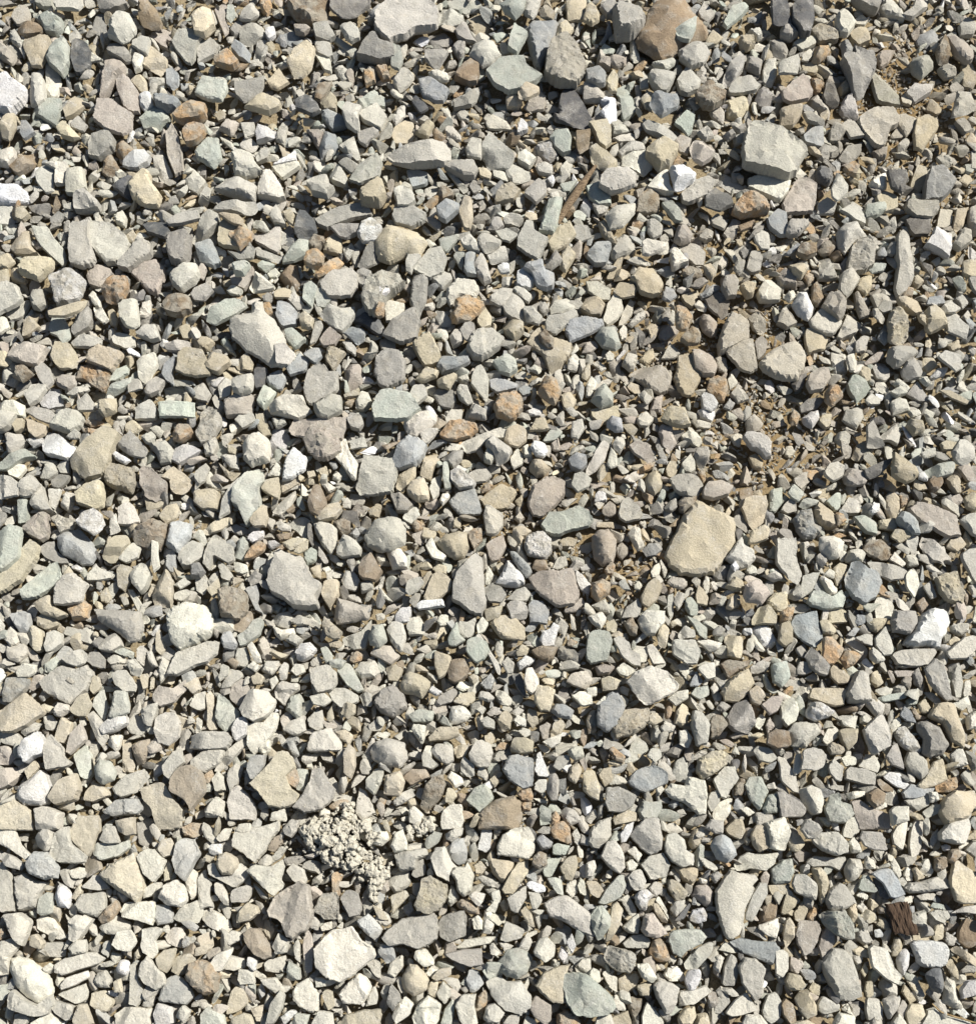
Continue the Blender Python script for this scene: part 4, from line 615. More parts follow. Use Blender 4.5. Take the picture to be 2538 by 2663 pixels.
REST = """G 855 1059 -38 -1 5 -33 32 -28 35 10 0 32 -33 21
g 2346 923 -40 11 -32 -19 -5 -27 31 -27 44 -11 20 11 -2 27 -18 32
G 1691 1620 -32 -10 -15 -32 36 -29 36 1 12 28 -10 30 -26 11
S 1250 2075 -39 6 -17 -26 10 -37 26 -21 34 1 15 22 -1 38 -28 17
Br 1881 2205 -32 -5 -21 -26 0 -34 22 -21 36 17 11 39 -16 28
C 2112 2079 -33 -25 -6 -36 21 -25 26 2 21 34 -1 40 -28 7
N 388 41 -25 -36 -12 -44 18 -19 34 19 26 32 7 32 -22 21 -28 -9
T 1298 2251 -33 -24 -17 -40 -11 -18 38 -13 32 31 10 47 -17 20
Pk 102 1371 -40 4 -21 -18 1 -32 23 -37 28 -2 25 25 6 36 -21 23
T 1341 2284 -35 25 -11 -19 5 -40 32 -46 32 -13 11 14 -5 41 -27 41
G 1280 1352 -23 -15 -15 -42 1 -34 28 -15 28 17 12 39 -15 39 -20 12
Gr 1340 812 -37 -14 -10 -46 23 -24 33 24 23 30 -4 19 -26 8
T 463 1254 -43 -9 -13 -42 19 -20 35 -4 30 18 14 31 -16 26 -22 -4
Bf 2310 2297 -42 -23 -25 -34 4 -37 23 -10 42 28 12 39 2 33 -15 1
C 338 819 -29 -26 -13 -37 19 -40 25 6 25 23 11 36 -13 28 -24 6
G 497 1445 -31 11 -26 -11 7 -38 34 -27 34 6 7 27 -20 33
W 728 1153 -25 0 -17 -33 7 -44 29 -11 24 10 2 38 -22 38
Gf 2006 2622 -27 6 -11 -37 11 -42 27 -15 22 22 0 41 -22 28
O 496 293 -49 8 -30 -6 5 -30 37 -25 40 10 18 18 -22 24
G 356 2562 -20 50 -15 -53 1 -58 7 -15 26 23 1 55
Bf 1726 264 -34 7 -29 -20 -12 -26 4 -18 31 -18 39 -4 34 15 -7 39 -23 23
G 2427 1433 -37 -15 -29 -37 -7 -31 25 -4 47 18 31 31 -7 28 -23 7
T 1567 413 -35 -26 -16 -39 11 -18 38 7 27 37 0 31 -27 7
B 1404 714 -41 -13 -31 -27 7 -37 13 -13 37 -2 34 30 13 36 -9 25 -20 -2
Bk 38 1793 -27 12 -16 -26 0 -32 43 -26 32 1 -6 36 -27 33
g 651 234 -40 -17 33 -31 33 -7 25 10 -16 31 -37 15
G 1821 1891 -24 -5 -18 -43 6 -35 25 -5 17 44 -10 46
W 1327 1500 -40 13 -19 -17 -8 -44 19 -17 36 -1 38 18 9 26 -35 21
C 558 2394 -39 -15 -23 -28 -1 -28 37 -4 45 23 26 34 -12 18 -28 1
gf 1209 2490 -52 -8 -14 -19 43 -24 43 19 13 25 -31 8
G 493 2377 -41 13 -22 -20 21 -36 38 -3 21 24 -16 24
G 534 591 -21 2 -4 -28 12 -39 36 -31 36 -4 6 23 -26 42 -37 34
Nr 2521 2426 -31 -4 -14 -41 13 -31 34 -9 29 24 -4 40 -31 24
S 223 1988 -31 -26 2 -51 18 -26 21 28 4 39 -12 33
G 2399 546 -44 -2 -39 -24 37 -21 40 3 21 22 -17 19
C 208 2409 -29 -14 -8 -30 19 -30 36 -19 14 19 -8 41 -27 35
S 134 297 -37 -13 1 -32 34 -26 28 4 15 33 -4 23 -39 9
G 1456 834 -37 2 -28 -14 10 -19 37 -33 47 -14 15 13 -12 37 -34 27
Gf 2093 2307 -33 -9 -25 -33 2 -33 29 -9 32 13 26 34 -3 23 -25 13
Pr 1966 1539 -33 9 -25 -18 2 -34 29 -13 37 4 13 31 -25 25
S 1630 265 -27 -35 -3 -48 10 -21 16 0 27 25 -9 52 -17 27
C 17 2489 -17 -39 21 -50 32 -23 10 4 5 42 -17 47 -31 20
B 545 661 -37 -25 6 -36 14 -20 31 26 12 34 -26 18
T 2351 1224 -31 10 -29 -50 -15 -39 26 -6 34 10 26 21 4 32 -18 21
g 347 1163 -41 -5 -6 -43 27 -8 38 6 27 28 -6 22 -38 0
T 1050 348 -23 -12 4 -34 26 -31 31 9 20 26 -20 31 -34 9
G 1619 648 -35 20 -25 -18 2 -34 30 -23 35 4 13 20 -19 31
T 67 642 -45 -1 -13 -33 14 -36 17 -1 33 18 14 26 -24 24
C 395 2450 -27 16 -24 -33 11 -38 33 -33 11 -6 17 27 0 43 -21 27
Gf 2309 1483 -54 -22 -24 -22 24 -11 46 0 41 22 3 27 -35 5
G 102 239 -15 -44 9 -41 17 -22 17 5 20 24 1 40 -23 32 -26 5
S 2035 2265 -5 -27 22 -32 27 0 17 33 -27 33 -32 -5
T 540 1299 -32 -22 11 -27 33 -16 28 27 -10 27 -32 11
Or 1429 1009 -28 1 -12 -37 9 -32 20 -21 31 6 15 38 -7 33 -26 11
Df 792 587 -24 -5 -13 -38 3 -35 27 -13 33 16 14 33 -13 30 -27 11
S 123 58 -42 -34 -9 -28 39 -9 39 21 23 31 -4 26 -15 4 -34 -15
T 301 1427 -36 18 -19 -9 -3 -33 29 -36 37 -14 19 7 -3 37 -25 29
Cr 2160 1421 -30 -8 -27 -25 5 -30 35 -14 32 13 16 30 -5 30 -27 8
N 459 796 -31 -3 -20 -25 34 -27 39 13 7 27 -26 16
G 656 92 -29 -32 31 -22 36 5 -4 24 -34 22
G 2118 1973 -34 27 -31 -22 -7 -27 15 -25 31 -6 20 21 4 29
G 621 541 -70 3 -48 -16 44 -19 49 6 33 16 -10 11
Wk 236 1355 -38 3 -19 -18 8 -32 29 -18 35 9 8 36 -19 20
G 1965 2347 -27 27 -13 -17 9 -49 27 -49 30 -22 9 16 -8 48 -24 43
Cf 2379 2177 -16 -9 -8 -36 8 -55 19 -42 17 18 8 45 -13 56 -19 23
D 2032 33 -29 -33 9 -41 20 -11 25 27 -2 32 -24 27
Nk 1684 526 -25 -6 -3 -33 30 -20 30 29 -30 29
C 382 954 -27 -15 -8 -26 24 -36 30 -1 3 42 -19 34
S 407 314 -41 0 -4 -30 32 -22 37 0 5 27 -31 22
G 1788 220 -31 -9 -4 -47 34 -6 26 16 -4 29 -23 18
Sr 1586 880 -40 -6 -24 -30 14 -33 25 5 30 16 14 29 -19 21
G 932 1658 -42 1 -12 -10 9 -18 34 -48 31 -5 20 30 -7 33 -34 17
Gf 703 620 -43 -11 -5 -14 16 -30 30 -25 27 5 22 40 -5 27 -38 10
Pr 1831 948 -34 -30 -15 -36 18 -17 34 10 23 29 -4 29 -25 13
T 2117 884 -27 1 -22 -29 5 -26 35 -7 27 23 -17 39
C 2509 1684 -5 -25 19 -31 35 -20 25 7 3 29 -35 29 -46 12
P 262 719 -35 4 -24 -24 -2 -29 25 -21 39 -2 20 9 3 36 -24 25
C 135 2411 -38 -21 -21 -32 6 -21 27 6 44 28 17 33 -38 6
T 530 57 -33 -14 0 -33 21 -27 29 11 2 35 -22 27
G 1932 227 -40 6 -23 -21 20 -29 44 -5 33 11 -2 19 -34 19
C 138 214 -19 -46 -11 -52 19 -22 22 3 14 38 -5 46 -16 35
B 746 820 -29 5 -21 -32 11 -27 27 -11 25 27 -11 35
Cf 2295 1580 -27 -5 -16 -27 17 -32 27 0 22 33 -21 33
Gf 2235 2017 -40 -12 -26 -23 17 -17 44 -6 39 26 6 21 -37 10
G 301 2409 -44 3 -19 -19 2 -30 40 -8 40 8 8 24 -25 19
C 2454 2658 -56 3 -45 -30 -23 -38 9 -14 53 -8 80 14 36 41 -56 35
C 1923 2621 -36 13 -14 -20 18 -41 45 7 7 18 -20 23
G 537 2310 -24 -23 -2 -50 3 -28 14 -12 9 15 20 47 -18 53
G 2506 1175 -32 -1 -10 -33 6 -33 28 -12 28 16 1 35 -21 26
G 2382 1988 -30 -4 -22 -32 0 -32 27 -10 33 23 11 39 -16 17
G 1819 2485 -40 19 -8 -19 25 -35 35 -30 30 -3 -8 35 -35 35
G 1206 441 -52 -5 -33 -21 24 -21 37 3 27 22 0 25
T 1247 75 -36 -15 2 -34 26 -15 32 20 -4 33 -20 14
Pr 922 975 -27 -9 -13 -28 14 -30 27 -3 19 24 -21 45
T 620 2598 -20 -18 -4 -35 23 -24 26 9 7 30 -31 41
g 379 2164 -22 -23 -11 -39 22 -34 22 26 6 39 -16 31
N 961 1480 -28 -2 -14 -29 7 -38 24 -8 34 3 18 30 -14 27 -25 19
O 2164 1695 -26 18 -23 -36 1 -39 28 -9 23 7 7 29 -9 34
C 1595 805 -28 26 -17 -12 5 -45 18 -39 26 -1 10 26 -17 45
D 1868 521 -33 -12 -8 -34 32 -7 38 10 3 29 -33 15
S 1596 2315 -40 32 -18 -6 9 -36 25 -39 31 -6 15 21 -23 37
C 1249 994 -24 -17 -11 -41 5 -44 22 -11 19 37 16 48 -6 26 -24 5
W 1984 1654 -32 -17 -16 -28 11 -33 38 15 22 32 -5 26 -21 5
P 1407 2631 -31 -14 -12 -41 26 -19 26 24 10 35 -17 13
N 2279 1430 -38 -1 -22 -23 6 -28 38 -7 33 21 6 26 -22 15
O 1868 1009 -33 6 -24 -26 -3 -32 22 -21 27 6 13 33 -3 33
C 197 476 -21 -32 20 -37 28 14 -2 28 -26 25
W 142 1045 -36 0 -7 -38 20 -25 31 2 26 16 -7 24 -28 19
G 2050 2019 -28 -52 -9 -46 18 -3 29 46 12 40 -20 13
P 1699 2412 -31 5 -23 -33 -2 -38 31 5 36 16 9 27 -18 21
G 221 522 -26 -18 1 -29 39 6 39 22 -26 28 -29 -8
Gf 1033 1655 -28 -18 -12 -40 15 -34 24 -2 15 36 5 41 -17 14
S 1240 1689 -29 2 -24 -25 -2 -33 25 -20 31 2 20 24 -2 35 -18 18
Sf 310 1835 -28 27 -18 -3 -12 -38 20 -36 28 2 26 19 -18 32
G 2501 276 -24 16 -13 -38 22 -35 35 8 6 22 -27 27
C 1798 2588 -36 8 -30 -11 2 -14 35 -25 51 -8 8 24 -30 29
B 1190 2214 -30 -8 -6 -33 16 -35 26 -3 21 30 -1 35 -22 13
T 409 159 -30 -7 -16 -40 13 -15 27 -5 24 20 11 36 -33 14
T 1026 2038 -28 27 -25 -22 13 -33 29 -6 13 32
C 972 307 -42 -9 10 -36 37 4 18 29 -25 10
G 892 1811 -37 -12 -21 -22 11 -20 41 -1 38 15 -5 32 -27 10
T 2387 474 -24 8 -5 -46 28 -41 17 3 0 40 -19 35
Tr 2140 1343 -26 -17 -18 -39 1 -28 31 -1 36 26 15 34 -13 21 -23 5
N 1218 191 -37 12 -29 -7 9 -37 31 -20 23 23 4 28
Pr 2125 988 -30 11 -22 -16 2 -30 27 -27 30 0 13 27 -19 32
Pr 1823 394 -28 -7 -17 -31 4 -28 37 -4 26 18 4 34 -23 18
G 1636 1330 -28 7 -20 -26 -4 -37 23 -15 34 4 29 20 -9 28 -25 18
W 1974 1155 -41 -19 -33 -29 5 -27 21 -16 29 3 27 30 16 36 -6 14 -22 11
Tf 1414 1813 -24 -8 -16 -30 8 -30 30 -19 24 8 14 35 -8 35 -24 8
G 1634 1694 -40 -30 -23 -41 4 -22 6 -6 31 8 31 40 9 35 -18 13
G 610 1281 -40 67 -32 12 1 -31 33 -53 39 -47 12 -15 -5 18 -10 50
T 1922 277 -35 -14 8 -28 19 -20 24 2 11 32 -30 29
W 1773 462 -32 -26 0 -31 38 -7 33 4 6 25 -19 28 -24 6
Cr 1999 760 -31 0 -15 -27 7 -35 31 -5 29 22 2 25 -25 22
G 1802 664 -40 -17 -13 -28 14 -23 33 -1 25 31 4 31 -23 4
g 2172 796 -34 -3 -17 -33 7 -36 26 -8 23 24 10 35 -12 19
B 2023 582 -31 -11 -1 -38 21 -27 26 32 5 32 -22 11
P 1861 1276 -34 1 -23 -20 15 -26 45 -10 31 12 -7 23 -31 17
C 944 2093 -16 -7 -8 -44 8 -34 35 20 -3 42 -19 20
T 2095 2613 -27 -12 -16 -33 5 -39 27 4 27 26 0 37 -16 15
T 694 272 -59 4 -10 -28 36 -7 31 10 4 23
T 2426 830 -22 1 -20 -26 5 -34 26 -15 35 17 -6 33 -17 23
T 1757 1087 -38 1 -22 -29 22 -26 38 17 16 22 -16 14
G 118 464 -26 -14 -2 -33 26 -28 23 32 1 37 -23 7
g 917 2349 -33 -13 -14 -35 13 -29 24 14 19 30 -8 36
G 368 1502 -27 -8 -5 -35 11 -35 27 -8 17 24 0 41 -21 19
Tk 2146 84 -37 -3 -24 -19 17 -24 33 0 30 22 -19 27
D 966 845 -52 -9 -14 -33 24 -14 40 24 19 29 -19 2
G 603 1960 -46 45 -19 -4 13 -31 40 -47 40 -25 2 18 -30 45
Sr 273 2007 -27 -13 -13 -32 14 -26 30 -2 25 20 -8 33 -24 20
Df 1867 798 -37 -16 -2 -35 31 -16 20 27 9 33 -23 6
B 1400 1589 -27 -14 -16 -27 11 -25 28 2 22 35 -21 29
G 1295 1168 -33 -13 -14 -37 3 -23 38 1 24 28 -3 39 -14 6
P 623 1802 -26 8 -12 -35 10 -35 29 -13 20 19 -1 35 -23 19
G 1045 2290 -40 2 -2 -30 20 -30 25 2 14 19 -18 35
N 758 722 -33 1 -6 -37 18 -32 26 11 10 33 -12 22
Sr 2231 1009 -30 -5 -17 -37 10 -21 35 1 26 11 -1 36 -22 17
S 156 859 -26 -1 -15 -42 12 -31 25 -6 28 21 9 37 -7 15 -23 10
S 1691 2104 -32 4 -21 -23 6 -18 28 -23 31 -1 12 31 -26 28
T 1566 350 -37 -28 12 -36 23 -14 23 24 7 35 -10 24 -20 -3
G 1656 1952 -35 32 -13 -28 -2 -39 25 -17 30 -1 9 21 -18 34
G 905 1425 -29 -2 -12 -34 15 -23 36 -2 31 20 -12 23 -29 15
T 1498 22 -27 -14 0 -27 27 -22 22 32 -22 32
C 2051 1848 -21 -22 -10 -32 11 -35 25 0 17 27 -5 41 -21 22
G 1171 49 -30 -22 2 -27 35 -3 32 16 -3 24 -36 11
Sf 914 1762 -38 -17 -16 -38 0 -33 16 -1 33 32 16 37 -11 21
T 1575 1082 -40 -16 30 -27 36 0 19 16 -13 22 -35 6
N 1191 1746 -29 -1 -13 -28 20 -33 31 -6 20 15 -7 32 -23 21
Sr 1460 370 -32 -10 -16 -26 16 -29 27 -7 24 25 3 33 -22 12
S 1557 507 -33 -20 -1 -33 29 -6 32 24 -1 26 -25 7
G 121 2183 -29 -4 -7 -31 20 -37 25 -4 14 28 -2 31 -24 17
Wk 2358 1925 -33 -17 -25 -34 -8 -36 19 -6 35 21 29 37 2 26 -19 10
G 2153 2243 -58 1 -36 -18 12 -13 45 -16 45 6 29 22 2 9 -36 12
C 323 2448 -31 7 -14 -26 18 -31 34 2 13 29 -20 20
T 132 1578 -45 -8 -13 -25 3 -30 9 -3 47 19 20 30 -24 19
W 961 2410 -31 -15 -3 -34 13 -23 34 7 18 40 -3 23 -25 2
S 654 1642 -38 11 -11 -5 6 -32 22 -35 33 -21 22 11 -11 33 -27 38
T 1088 1275 -29 -3 -18 -25 15 -33 25 -9 28 24 -2 29 -23 13
G 335 1339 -26 -18 1 -35 17 -18 31 19 6 28 -26 25
G 451 1989 -29 5 -1 -33 20 -43 31 -5 9 11 -7 41 -23 27
Tr 592 2246 -30 3 -24 -19 -3 -29 24 -16 30 3 13 30 -14 30
T 1693 1541 -28 12 -12 -20 4 -36 21 -31 29 -15 15 18 -7 39 -23 29
Wk 960 600 -32 9 -19 -18 8 -32 35 -7 19 20 -13 30
S 39 1198 -39 3 -7 -18 31 -29 58 -7 26 -2 -17 25 -50 25
G 836 482 -38 -8 -22 -22 16 -27 19 0 35 5 13 30 -22 22
G 1898 2529 -22 29 -17 -14 0 -50 16 -36 21 2 11 34 -11 34
Cr 2476 2586 -18 -23 -13 -44 9 -34 14 4 31 37 4 37 -24 21
Br 853 375 -25 4 -7 -34 23 -26 26 12 -17 42
G 1899 484 -45 -5 -28 -34 15 -13 34 9 26 20 -1 25
Wr 2090 797 -30 -7 -14 -37 8 -34 24 1 21 23 10 34 -17 20
G 1552 1194 -28 29 -6 -20 15 -52 32 -39 21 2 -6 34 -28 43
T 1634 2553 -29 -11 -7 -22 20 -28 31 -11 20 21 -7 32 -26 21
T 1540 799 -16 -28 0 -33 33 -1 22 26 -5 26 -32 10
P 431 101 -36 -20 -14 -28 35 -22 29 -12 19 13 2 10 13 34 -9 24 -36 -1
Nr 826 1304 -26 6 -9 -38 7 -40 23 -5 23 11 2 35 -20 27
Cr 1415 2471 -28 6 -14 -27 7 -35 29 -11 26 16 2 33 -20 16
B 1562 659 -38 4 -11 -23 22 -26 27 -12 16 26 -16 31
Gf 2271 2189 -35 -10 -30 -27 19 -24 30 6 35 22 3 22 -24 11
G 422 1173 -35 -15 -10 -26 11 -28 33 1 22 28 -5 34 -16 7
G 323 1772 -31 -16 -14 -29 7 -29 34 11 29 27 2 27 -25 6
T 1341 1136 -30 11 -22 -21 5 -32 27 -21 27 11 5 27 -16 22
T 267 2606 -29 6 -23 -26 15 -32 31 1 15 22 -7 28
G 1717 214 -31 -16 -20 -30 40 -22 24 16 13 27 -3 22 -22 0
C 570 2503 -38 22 -8 -21 38 -40 30 -16 8 22 -30 33
T 1539 2044 -20 -39 7 -39 23 5 17 37 -4 26 -23 10
S 773 653 -40 29 -21 -6 6 -31 33 -28 27 10 -5 24
G 256 1896 -29 -32 -12 -45 15 -18 26 23 9 47 -7 23
W 357 417 -35 0 -16 -16 19 -27 36 -8 30 8 3 27 -37 14
G 1907 187 -26 13 -9 -25 18 -43 31 -33 23 -3 2 24 -15 38 -26 30
G 1526 1414 -23 4 -12 -39 21 -28 26 9 4 31 -17 26
G 19 1265 -19 -31 8 -26 35 -4 27 23 -19 31 -33 4
G 2485 848 -30 -28 -5 -28 32 5 27 37 -22 15
g 2126 1725 -31 -18 -15 -45 7 -18 31 9 23 31 1 28 -20 9
Gf 2524 1467 -28 -22 -7 -38 20 -44 26 54 4 43 -17 5
T 1975 2180 -23 -7 -12 -34 9 -34 26 -7 20 26 -1 37 -18 15
G 2203 853 -32 27 -16 -6 -5 -33 11 -28 38 -6 22 16 -16 32
g 963 670 -33 20 -11 -23 5 -40 32 -2 22 15 -16 31
G 1772 2004 -26 7 -15 -26 7 -37 17 -15 28 12 7 34 -15 28
Ok 1714 2473 -28 4 -17 -29 5 -32 21 -13 27 20 10 31 -22 20
S 1347 106 -28 19 -9 -49 26 -19 10 13 -1 35
T 2136 2298 -25 -38 -3 -43 13 -27 21 0 8 43 0 54 -11 11
P 2500 130 -37 -35 -15 -38 28 0 28 27 12 32 -15 11
W 425 2638 -24 -4 -13 -31 25 -21 30 23 -19 34
Sr 2398 166 -32 -4 -16 -20 14 -25 30 -9 30 5 0 34 -24 18
T 2058 296 -28 -14 -1 -23 29 -23 26 2 4 29 -28 29
T 1593 2399 -9 2 -4 -42 12 -52 26 -31 18 7 -4 45 -20 51 -15 23
G 209 1650 -41 -2 -30 -21 2 -13 29 -21 40 9 35 28 2 17 -36 3
G 1463 798 -35 6 -14 -21 13 -27 32 -10 30 11 3 22 -30 22
G 2483 1771 -20 -42 7 -45 18 7 13 45 -3 45 -17 -10
B 1178 945 -43 8 -27 -17 6 -14 38 -17 44 -3 11 16 -27 27
N 2022 1922 -27 -14 -5 -25 27 -20 33 18 0 26 -27 13
G 747 1797 -33 -3 -12 -27 10 -19 29 -19 32 -3 10 13 -6 38 -28 19
S 1318 949 -37 -10 1 -31 23 -15 28 12 7 28 -20 17
C 197 2586 -45 -1 -18 -12 25 -28 33 -6 30 15 3 26 -29 10
T 1909 1680 -25 -21 -14 -32 21 -21 21 11 16 35 -17 27
G 954 1744 -32 1 -13 -23 20 -26 41 -4 20 17 -13 23 -26 12
W 298 1882 -38 12 -16 -12 11 -23 32 -26 35 -1 5 20 -27 31
P 1288 1428 -26 -10 -7 -26 20 -37 29 -5 10 28 -7 33 -17 17
T 182 805 -55 4 8 -17 43 -23 40 -7 24 7 -9 20 -52 18
Sr 1569 1028 -31 9 -18 -18 4 -35 25 -8 25 19 -7 30
Df 2387 593 -35 -17 -21 -22 30 -22 33 5 22 21 -10 21 -21 10
Or 1460 2164 -30 -7 -16 -26 6 -29 22 -12 27 26 16 34 -22 15
G 767 1888 -37 -7 1 -18 28 -29 31 14 1 28 -26 14
Nf 633 1624 -25 2 -17 -30 21 -33 27 -3 16 18 0 26 -22 18
C 2179 949 -24 -10 -22 -29 13 -23 30 4 19 25 -14 34
W 483 1182 -44 11 -23 -13 4 -24 48 -8 26 3 -12 28
G 138 2470 -41 1 -19 -20 35 -20 30 17 -8 20
G 1208 17 -46 -12 -2 -22 35 -17 46 -3 19 15 3 24 -16 13 -40 5
T 860 1553 -24 -5 -16 -40 22 -43 22 -5 0 27 11 46 -11 17
G 383 1070 -31 -9 10 -33 29 -1 23 21 -31 21
T 1986 1601 -29 7 -12 -21 9 -29 31 -4 31 23 -29 23
T 478 2509 -31 16 -18 -22 20 -32 31 -11 9 22 -12 27
P 802 2475 -15 -20 -2 -58 9 -42 15 2 9 50 -7 56 -12 12
P 20 2022 -20 -22 23 -28 34 -6 12 21 -20 32 -31 5
Wk 2127 1852 -32 2 -16 -26 6 -26 44 -1 28 12 -5 23 -27 12
T 1214 556 -22 -1 -8 -45 13 -39 16 9 8 42 -8 37
G 918 301 -17 -33 26 -19 15 2 18 40 -15 24 -28 -14
B 59 1618 -32 -19 1 -30 22 -22 22 24 1 35 -16 13
G 2201 740 -19 -1 -14 -26 8 -36 32 -12 13 20 -3 37 -19 20
Tr 1698 1254 -25 7 -17 -20 5 -34 21 -20 26 12 5 34 -17 23
P 1001 1702 -38 0 -22 -22 21 -22 38 5 16 27 -16 11
g 144 1441 -41 -12 -19 -28 2 -31 8 -7 35 15 35 26 8 26 -25 10
Br 1164 545 -29 -7 1 -28 31 -20 28 4 -4 31 -23 20
S 2030 1754 -24 -25 14 -36 25 7 3 35 -19 18
O 505 348 -29 4 -19 -18 3 -26 30 -20 27 7 3 26 -19 28
G 2298 1676 -24 -17 3 -47 24 4 19 26 -3 29 -22 4
C 1877 2110 -28 14 -12 -24 26 -34 21 3 -6 41
Wk 1199 1245 -29 -17 -15 -27 1 -22 39 11 34 24 -4 27 -26 5
C 46 1697 -27 5 -24 -17 3 -25 30 -17 30 5 8 29 -19 21
G 542 130 -29 -11 7 -30 31 -8 17 14 -26 35
G 1342 452 -28 -21 -12 -24 37 -5 37 14 -6 27 -25 8
N 1998 2373 -27 28 -19 -16 8 -37 24 -21 19 17 -3 28
P 200 1925 -27 31 -16 -17 11 -44 22 -23 27 -1 0 21 -16 37
g 218 841 -31 22 -12 -21 18 -40 26 -5 20 12 -23 33
T 1118 1209 -23 9 -15 -18 6 -29 20 -29 28 -10 12 9 1 41 -26 30
T 2308 524 -32 -10 -7 -31 25 -10 25 18 -13 31
C 2194 60 -20 -22 -4 -33 20 -17 28 5 9 32 -12 27 -23 5
N 371 1953 -27 -13 -8 -24 22 -32 24 -2 3 33 -14 36
C 1046 2626 -27 18 -14 -19 8 -36 30 -14 19 13 -14 35
T 1148 1725 -18 -29 -13 -34 25 -18 25 4 9 31 -7 42 -18 4
C 34 1062 -34 -15 4 -20 31 -9 31 23 -34 18
P 2151 2447 -24 13 -13 -22 4 -44 17 -25 17 3 9 24 -13 49
T 256 2062 -37 19 -29 -8 -7 -27 20 -13 36 -3 31 8 -12 24
B 666 1993 -23 12 -17 -20 -1 -31 26 -28 21 1 4 34 -12 34
D 408 595 -37 -13 -23 -19 23 -19 36 11 25 27 -23 11
W 2209 283 -27 1 -17 -28 5 -39 13 -20 21 12 21 31 2 28 -17 18
Gr 1153 1959 -34 -3 -18 -24 9 -24 25 -13 25 19 9 30 -18 14
G 1712 341 -42 -19 -28 -27 10 -13 50 14 37 30 2 14 -31 0
G 95 1022 -30 4 -14 -23 24 -29 27 -7 8 20 -14 36
N 69 423 -42 13 -7 -20 20 -28 28 -9 20 10 -20 32
Br 2409 106 -27 2 -22 -14 14 -33 35 -6 22 16 0 24 -24 13
B 776 951 -35 2 3 -33 30 -12 19 15 -19 26
G 719 2620 -27 41 -16 -8 11 -46 22 -30 16 3 -5 41
T 1155 1908 -42 11 -14 -17 7 -17 34 -19 40 5 13 16 -36 21
C 1033 1447 -28 -13 -17 -24 5 -26 26 4 26 28 -12 31
C 1721 481 -40 4 -2 -31 14 -34 20 6 30 23 3 23 -29 12
C 1556 757 -32 -24 -5 -26 33 -2 28 25 6 25 -27 3
T 333 1974 -13 4 -13 -50 8 -45 19 20 14 37 -13 31
G 164 2626 -34 -14 -18 -25 31 -14 31 18 9 29 -18 8
Pr 1829 2329 -32 1 -18 -26 9 -31 25 -9 23 23 4 28 -13 12
Dk 1480 1706 -31 -15 -20 -28 7 -20 32 -4 29 18 18 28 -4 15 -31 7
P 1507 1768 -36 4 -20 -17 18 -25 34 -1 18 26 -14 15
C 1025 807 -25 -19 -9 -25 29 -17 26 5 2 29 -20 29
S 2444 1223 -40 0 -8 -16 30 -22 38 -8 30 11 -13 22 -35 11
G 630 999 -27 -11 3 -22 27 -27 27 16 -3 27 -25 16
T 910 1980 -17 -18 -1 -45 15 -29 15 14 4 47 -15 31
G 1396 493 -17 -11 5 -27 23 -16 26 11 -1 35 -33 11
G 2153 703 -28 22 -20 -29 4 -35 18 -2 23 20 2 25
T 566 946 -31 4 -9 -28 29 -18 34 -1 2 26 -26 15
S 770 1835 -29 8 -13 -27 9 -33 20 -14 14 29 1 35
Cr 2217 2263 -22 -3 -8 -30 19 -30 30 -3 8 27 -8 29 -19 13
B 426 2379 -25 11 -20 -27 13 -27 24 -5 24 19 -14 27
G 359 1888 -29 -2 -7 -34 15 -18 31 9 9 28 -18 20
T 1354 1941 -27 5 -21 -22 14 -22 33 -12 30 15 -2 21 -24 15
B 2115 360 -31 -3 -4 -24 23 -30 29 19 7 22 -25 14
Df 2337 468 -31 -24 18 -24 23 -2 7 33 -20 19
Tk 1314 506 -25 -2 -8 -19 16 -27 38 -10 22 14 -16 27 -27 19
P 632 724 -32 -1 -5 -18 28 -29 28 -1 6 31 -27 18
S 552 2652 -30 -13 -12 -35 32 -13 40 30 -28 30
g 1288 1543 -34 -11 -7 -27 15 -17 29 5 15 24 -17 24
G 1329 2426 -26 7 -15 -31 12 -20 34 -9 28 13 -10 24 -26 18
g 1158 1036 -34 -10 -17 -24 20 -21 29 6 15 28 -12 20
T 2319 1315 -18 -27 -2 -38 17 -22 20 6 9 38 -7 33 -18 11
T 2021 1566 -29 -2 -10 -23 23 -29 28 14 7 25 -20 14
G 783 1371 -37 -2 -15 -23 12 -26 28 -15 17 25 7 31 -15 9
G 461 1026 -33 -11 -6 -19 26 -16 35 8 5 27 -28 11
G 2217 1088 -27 5 -19 -22 24 -30 27 0 8 29 -14 16
T 1354 1400 -27 23 -21 -25 3 -28 30 -14 9 2 3 40
G 1999 189 -17 -5 -9 -32 18 -35 21 6 7 36 -17 28
P 1669 1172 -34 -14 -15 -25 17 -19 34 21 17 29 -20 8
T 211 1838 -27 5 -5 -25 16 -36 27 -6 16 24 -5 26 -21 16
P 1736 1135 -25 -15 -17 -31 13 -26 15 -4 24 18 5 37 -14 23
C 421 436 -20 -27 7 -30 31 22 1 38 -20 -3
B 2361 1359 -30 -11 -17 -28 5 -25 24 -1 32 32 10 29 -22 5
Dr 2436 2549 -27 -13 -11 -29 14 -29 22 9 11 36 -11 25
G 2270 2624 -21 4 -18 -28 9 -28 23 -7 20 26 -13 31
G 40 1147 -24 -16 -13 -21 3 -16 20 -19 30 6 3 33 -18 33
B 1084 463 -25 -19 -6 -24 35 -8 27 19 -11 27 -22 3
O 210 1587 -31 -7 7 -28 28 -12 17 21 -20 26
B 866 312 -30 -17 -14 -25 37 -1 37 16 -1 26 -28 -1
G 1055 513 -31 -17 -7 -31 21 -9 26 10 10 23 -20 23
